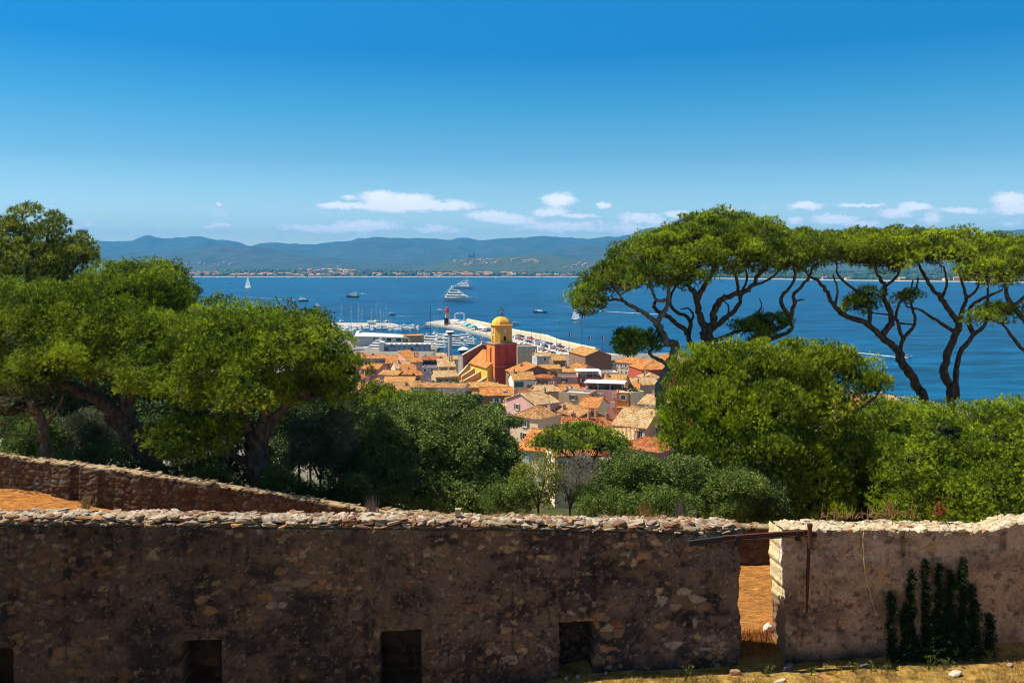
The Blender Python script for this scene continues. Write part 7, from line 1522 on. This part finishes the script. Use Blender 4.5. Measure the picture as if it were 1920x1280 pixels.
def dry_bits():
    # hanging straw-coloured stem
    W = Wood(); pts = [(1616, 994), (1614, 1010), (1615, 1050), (1618, 1080), (1626, 1105), (1630, 1122), (1640, 1150)]; W.tube(smooth_path([(wl(a, b)[0], -.10 - .03 * (i in (2, 3, 4)), wl(a, b)[1]) for i, (a, b) in enumerate(pts)], 6), .012, .006, 5)
    o = put("hanging_straw", W.mesh("hanging_straw", mat("straw_stem", (.52, .38, .18), .8)), None, (0, 20, 0), WA); tag(o, "pale dry stem hanging down the face of the right wall", "dry stem")
    stm = mat("dry_brown_stems", (.26, .13, .06), .9)
    def tangle(label, pa, pb, n, h, seed, arch=True):
        r = np.random.RandomState(seed); W = Wood()
        for i in range(n):
            x = r.uniform(pa, pb); s_, z = wl(x, 985); y = r.uniform(.35, .68); z = 54.02 + r.uniform(0, .05) if pa > 1390 else z; L_ = r.uniform(.2, h); dx = r.uniform(-1, 1)
            if arch and r.rand() < .6: pts = [(s_, y, z), (s_ + dx * L_ * .4, y, z + L_ * .35), (s_ + dx * L_ * .9, y + .05, z + L_ * .30), (s_ + dx * L_ * 1.2, y + .05, z + .02)]
            else: pts = [(s_, y, z), (s_ + dx * .1 * L_, y, z + L_ * .5), (s_ + dx * .35 * L_, y, z + L_)]
            W.tube(smooth_path(pts, 4), .008, .004, 4, False)
        o = put("dry_creeper", W.mesh("dry_creeper", stm), None, (0, 20, 0), WA); tag(o, label, "dry plant")
    tangle("tangle of dry brown creeper stems along the back of the right wall's top", 1555, 1740, 70, .42, 3)
    tangle("short dry stems rising from the right wall's top by its left part", 1690, 1700, 5, .50, 5, False)
    r = np.random.RandomState(9); X_, Z_ = wl(1786, 970); C_ = np.array([(X_ + r.normal(0, .07), .5 + r.normal(0, .05), 54.02 + abs(r.normal(0, .16))) for _ in range(60)]); V, Fa, v = foliage(C_, np.tile([0, 0, 1.], (60, 1)), .03, r, 3, 4, .06, .02, .8, .6)
    o = put("dead_weed", npmesh("dead_weed", V, [Fa], LEAF['rust'], attrs={'v': ('FACE', 'FLOAT', v)}), None, (0, 20, 0), WA); tag(o, "small rust-brown dead weed standing on the right wall's top", "dead weed")
    # grey dead weed tufts behind the front wall
    for (px, py, w, h, lb) in ((697, 944, 14, 20, "grey dead weed tuft behind the wall left of the oak"), (1274, 950, 13, 22, "grey dead weed tuft behind the wall below the shrubs"), (160, 938, 10, 16, "dry brown weed in front of the rampart wall's left part"), (1207, 950, 14, 14, "yellow dry grass tuft behind the front wall's top")):
        D = 27.2 if px > 300 else 26.5; X = P(px, py + h, D); r = np.random.RandomState(px); n = 90; zb = min(X.z, 53.2) if px > 300 else gz(X.x, X.y); b = np.stack([X.x + r.normal(0, w * .35, n) * D / F, D + r.normal(0, .1, n), np.full(n, X.z)], 1)
        tip = b + np.stack([r.normal(0, w * .35, n) * D / F, r.normal(0, .08, n), r.uniform(.8, 2.0, n) * h * D / F], 1); pr = np.array([.008, 0, 0]); V = np.stack([b - pr, b + pr, tip], 1).reshape(-1, 3)
        o = put("dead_weed", npmesh("dead_weed", V, [np.arange(len(V)).reshape(-1, 3)], LEAF['twig' if 'grey' in lb else 'straw'], attrs={'v': ('FACE', 'FLOAT', r.rand(n))})); tag(o, lb, "dead weed")
dry_bits()
def grasses():
    def blades(name, label, x, y, z, h, lean, wd, leaf, seed, kind="stuff", w=None):
        r = np.random.RandomState(seed); n = len(x); b = np.stack([x, y, z], 1); tip = b + np.stack([r.normal(0, lean, n), r.normal(0, lean, n), h], 1); a = r.uniform(0, 6.28, n); pr = np.stack([np.cos(a), np.sin(a), 0 * a], 1) * wd
        V = np.stack([b - pr, b + pr, tip], 1).reshape(-1, 3); o = put(name, npmesh(name, V, [np.arange(len(V)).reshape(-1, 3)], LEAF[leaf], attrs={'v': ('FACE', 'FLOAT', r.rand(n))})); tag(o, label, "grass", kind=kind)
    r = np.random.RandomState(1); n = 90000; x = r.uniform(-3, 14, n); y = r.uniform(17.3, 19.75, n) + x * WTAN; k = fbm(x * 1.7, y * 1.7, seed=2) + .15 * fbm(x * 8, y * 8, seed=4) > .5; x, y = x[k], y[k]
    blades("dry_grass", "dry yellow grass in front of the walls", x, y, ground(x, y) - .02, r.uniform(.02, .10, len(x)) * (.5 + fbm(x * 2.2, y * 2.2, seed=19)), .035, .007, 'straw', 2)
    n = 9000; x = r.uniform(2, 14, n); y = r.uniform(17.5, 19.7, n) + x * WTAN; k = fbm(x * 1.2, y * 1.2, seed=12) > .56; x, y = x[k], y[k]
    blades("green_grass", "sparse yellow-green grass in front of the walls", x, y, ground(x, y) - .02, r.uniform(.04, .10, len(x)), .03, .008, 'weed', 3)
    n = 26000; x = np.concatenate([r.uniform(5.0, 7.2, n // 2), r.uniform(-16, -6, n // 2)]); y = np.concatenate([r.uniform(20.3, 25.8, n // 2), r.uniform(22, 28, n // 2)]) 
    blades("pine_litter", "dry needles and straw on the orange ground behind the walls", x, y, ground(x, y), r.uniform(.005, .04, len(x)), .05, .004, 'straw', 5)
    n = 2600; s_ = r.uniform(-14, wl(1380, 980)[0], n); k = fbm(s_ * 1.1, s_ * 0, seed=7) > .5; s_ = s_[k]; t = r.uniform(.25, .6, len(s_)); x = s_ * math.cos(WA) - t * math.sin(WA); y = 20 + s_ * math.sin(WA) + t * math.cos(WA)
    blades("wall_top_grass", "short dry grass growing along the front wall's top", x, y, np.interp(s_, [-15, 0, 5], [wl(0, 974)[1], wl(960, 980)[1], wl(1387, 986)[1]]) + .03, r.uniform(.03, .13, len(s_)), .03, .005, 'straw', 8)
    for i, (px, py, h) in enumerate(((1283, 1262, .30), (1520, 1262, .14), (1552, 1262, .16), (1600, 1256, .2), (1633, 1252, .17), (1662, 1250, .15), (1740, 1244, .26), (1770, 1246, .20), (1440, 1240, .2))):
        D = 19.4 + (px - 960) / F * 20 * WTAN; X = P(px, py, D); r2 = np.random.RandomState(i); W = Wood(); C_ = []
        z0 = gz(X.x, X.y)
        for k in range(6):
            e = np.array([X.x + r2.normal(0, h * .35), X.y + r2.normal(0, h * .2), z0 + h * r2.uniform(.6, 1.2)]); W.tube(smooth_path([(X.x, X.y, z0 - .02), ((X.x + e[0]) / 2 + r2.normal(0, .02), X.y, (z0 + e[2]) / 2), e], 3), .006, .003, 4, False); C_ += [e]
        C_ = np.array(C_); V, Fa, v = foliage(C_, np.tile([0, 0, 1.], (len(C_), 1)), .02, r2, 3, 3, .035, .018, .3, .9, True)
        root = empty("weed", (X.x, X.y, z0)); o = np.array([X.x, X.y, z0]); tag(root, ["tall yellow-green weed before the third niche's wall stretch", "leafy weed at the foot of the gateway's right wall", "second small weed right of the gateway", "dark-footed weed under the hanging stem", "weed just left of the creeper", "thin yellow weed by the creeper's left foot", "tallest sprawling weed before the creeper", "weed at the creeper's right part", "brown weed in the gateway"][i], "weed")
        put("leaves", npmesh("leaves", V - o, [Fa], LEAF['weed'], attrs={'v': ('FACE', 'FLOAT', v)}), root); put("stem", npmesh("stem", np.concatenate(W.V) - o, [np.concatenate(W.F)], LEAF['weed'], attrs={}), root)
    # gateway sill plants and stones
    r = np.random.RandomState(6); n = 900; x = r.uniform(wl(1390, 1200)[0], wl(1460, 1200)[0], n); y = 20 + x * WTAN + r.uniform(.2, .9, n); blades("gateway_weeds", "brown and yellow weeds on the gateway's sill", x, y, ground(x, y), r.uniform(.05, .22, n), .04, .008, 'rust', 11)
    lib = [("squarish reddish stone block at the foot of the gateway", 1378, 1264, .17, .10, .12, (.30, .17, .10)), ("pale flat stone in the grass near the bottom edge", 1460, 1277, .2, .12, .04, (.46, .36, .24)), ("round grey boulder under the creeper's left", 1620, 1248, .16, .1, .08, (.22, .18, .15)), ("pale stone in the grass at lower right", 1790, 1264, .22, .14, .06, (.50, .42, .32)), ("small brown stone near the right edge", 1893, 1248, .11, .08, .06, (.30, .20, .14)),
           ("grey rounded rock on the gateway's right", 1478, 1252, .24, .12, .10, (.16, .13, .12)), ("grey stone at the third niche's foot", 1062, 1252, .08, .06, .06, (.34, .29, .27)), ("pale rubble stone right of the third niche", 1084, 1258, .10, .07, .05, (.36, .30, .26)), ("small stone midway along the wall's foot", 1136, 1260, .07, .05, .04, (.38, .32, .28)), ("light stub of cut wood at the bottom edge", 877, 1276, .09, .06, .07, (.50, .38, .24)),
           ("elongated red-brown tile shard in the grass", 1545, 1272, .30, .05, .03, (.34, .12, .06)), ("pale stone in the second niche", 726, 1248, .09, .08, .16, (.34, .27, .18))]
    for i, (lb, px, py, a, b, c, col) in enumerate(lib):
        D = 19.35 + (px - 960) / F * 20 * WTAN
        a, b, c = a * .75, b * .75, c * .7
        for _ in range(3): X = P(px, py, D); D += (X.z - gz(X.x, X.y)) / .45 if abs(X.z - gz(X.x, X.y)) < 1 else 0; D = min(max(D, 17.0), 19.9 + (px - 960) / F * 20 * WTAN)
        X = P(px, py, D); g = gz(X.x, X.y); o = put("stone", rocks_mesh("stone", [(0, 0, 0, a, b, c, .2 * i, col)], cop_m, 2, 40 + i, .22), None, (X.x, X.y, g + c * .25)); tag(o, lb, "stone")
grasses()

# ------------------------------------------------------------------ the air between here and the hills
def haze():
    m = bpy.data.materials.new("pale_air"); m.use_nodes = True; nt = m.node_tree; N = nt.nodes; N.clear()
    out = N.new('ShaderNodeOutputMaterial'); v = N.new('ShaderNodeVolumePrincipled')
    v.inputs['Color'].default_value = (*HAZE_COL, 1); v.inputs['Density'].default_value = HAZE_D; v.inputs['Anisotropy'].default_value = 0.0
    nt.links.new(v.outputs[0], out.inputs['Volume'])
    q = MB(); q.box(-21000, 21000, -400, 16500, -7.5, 640, m); o = q.build("haze"); tag(o, kind="stuff", label="pale blue air that fades the far hills")
HAZE_COL = (.06, .47, 1.0); HAZE_D = 7.5e-5
haze()
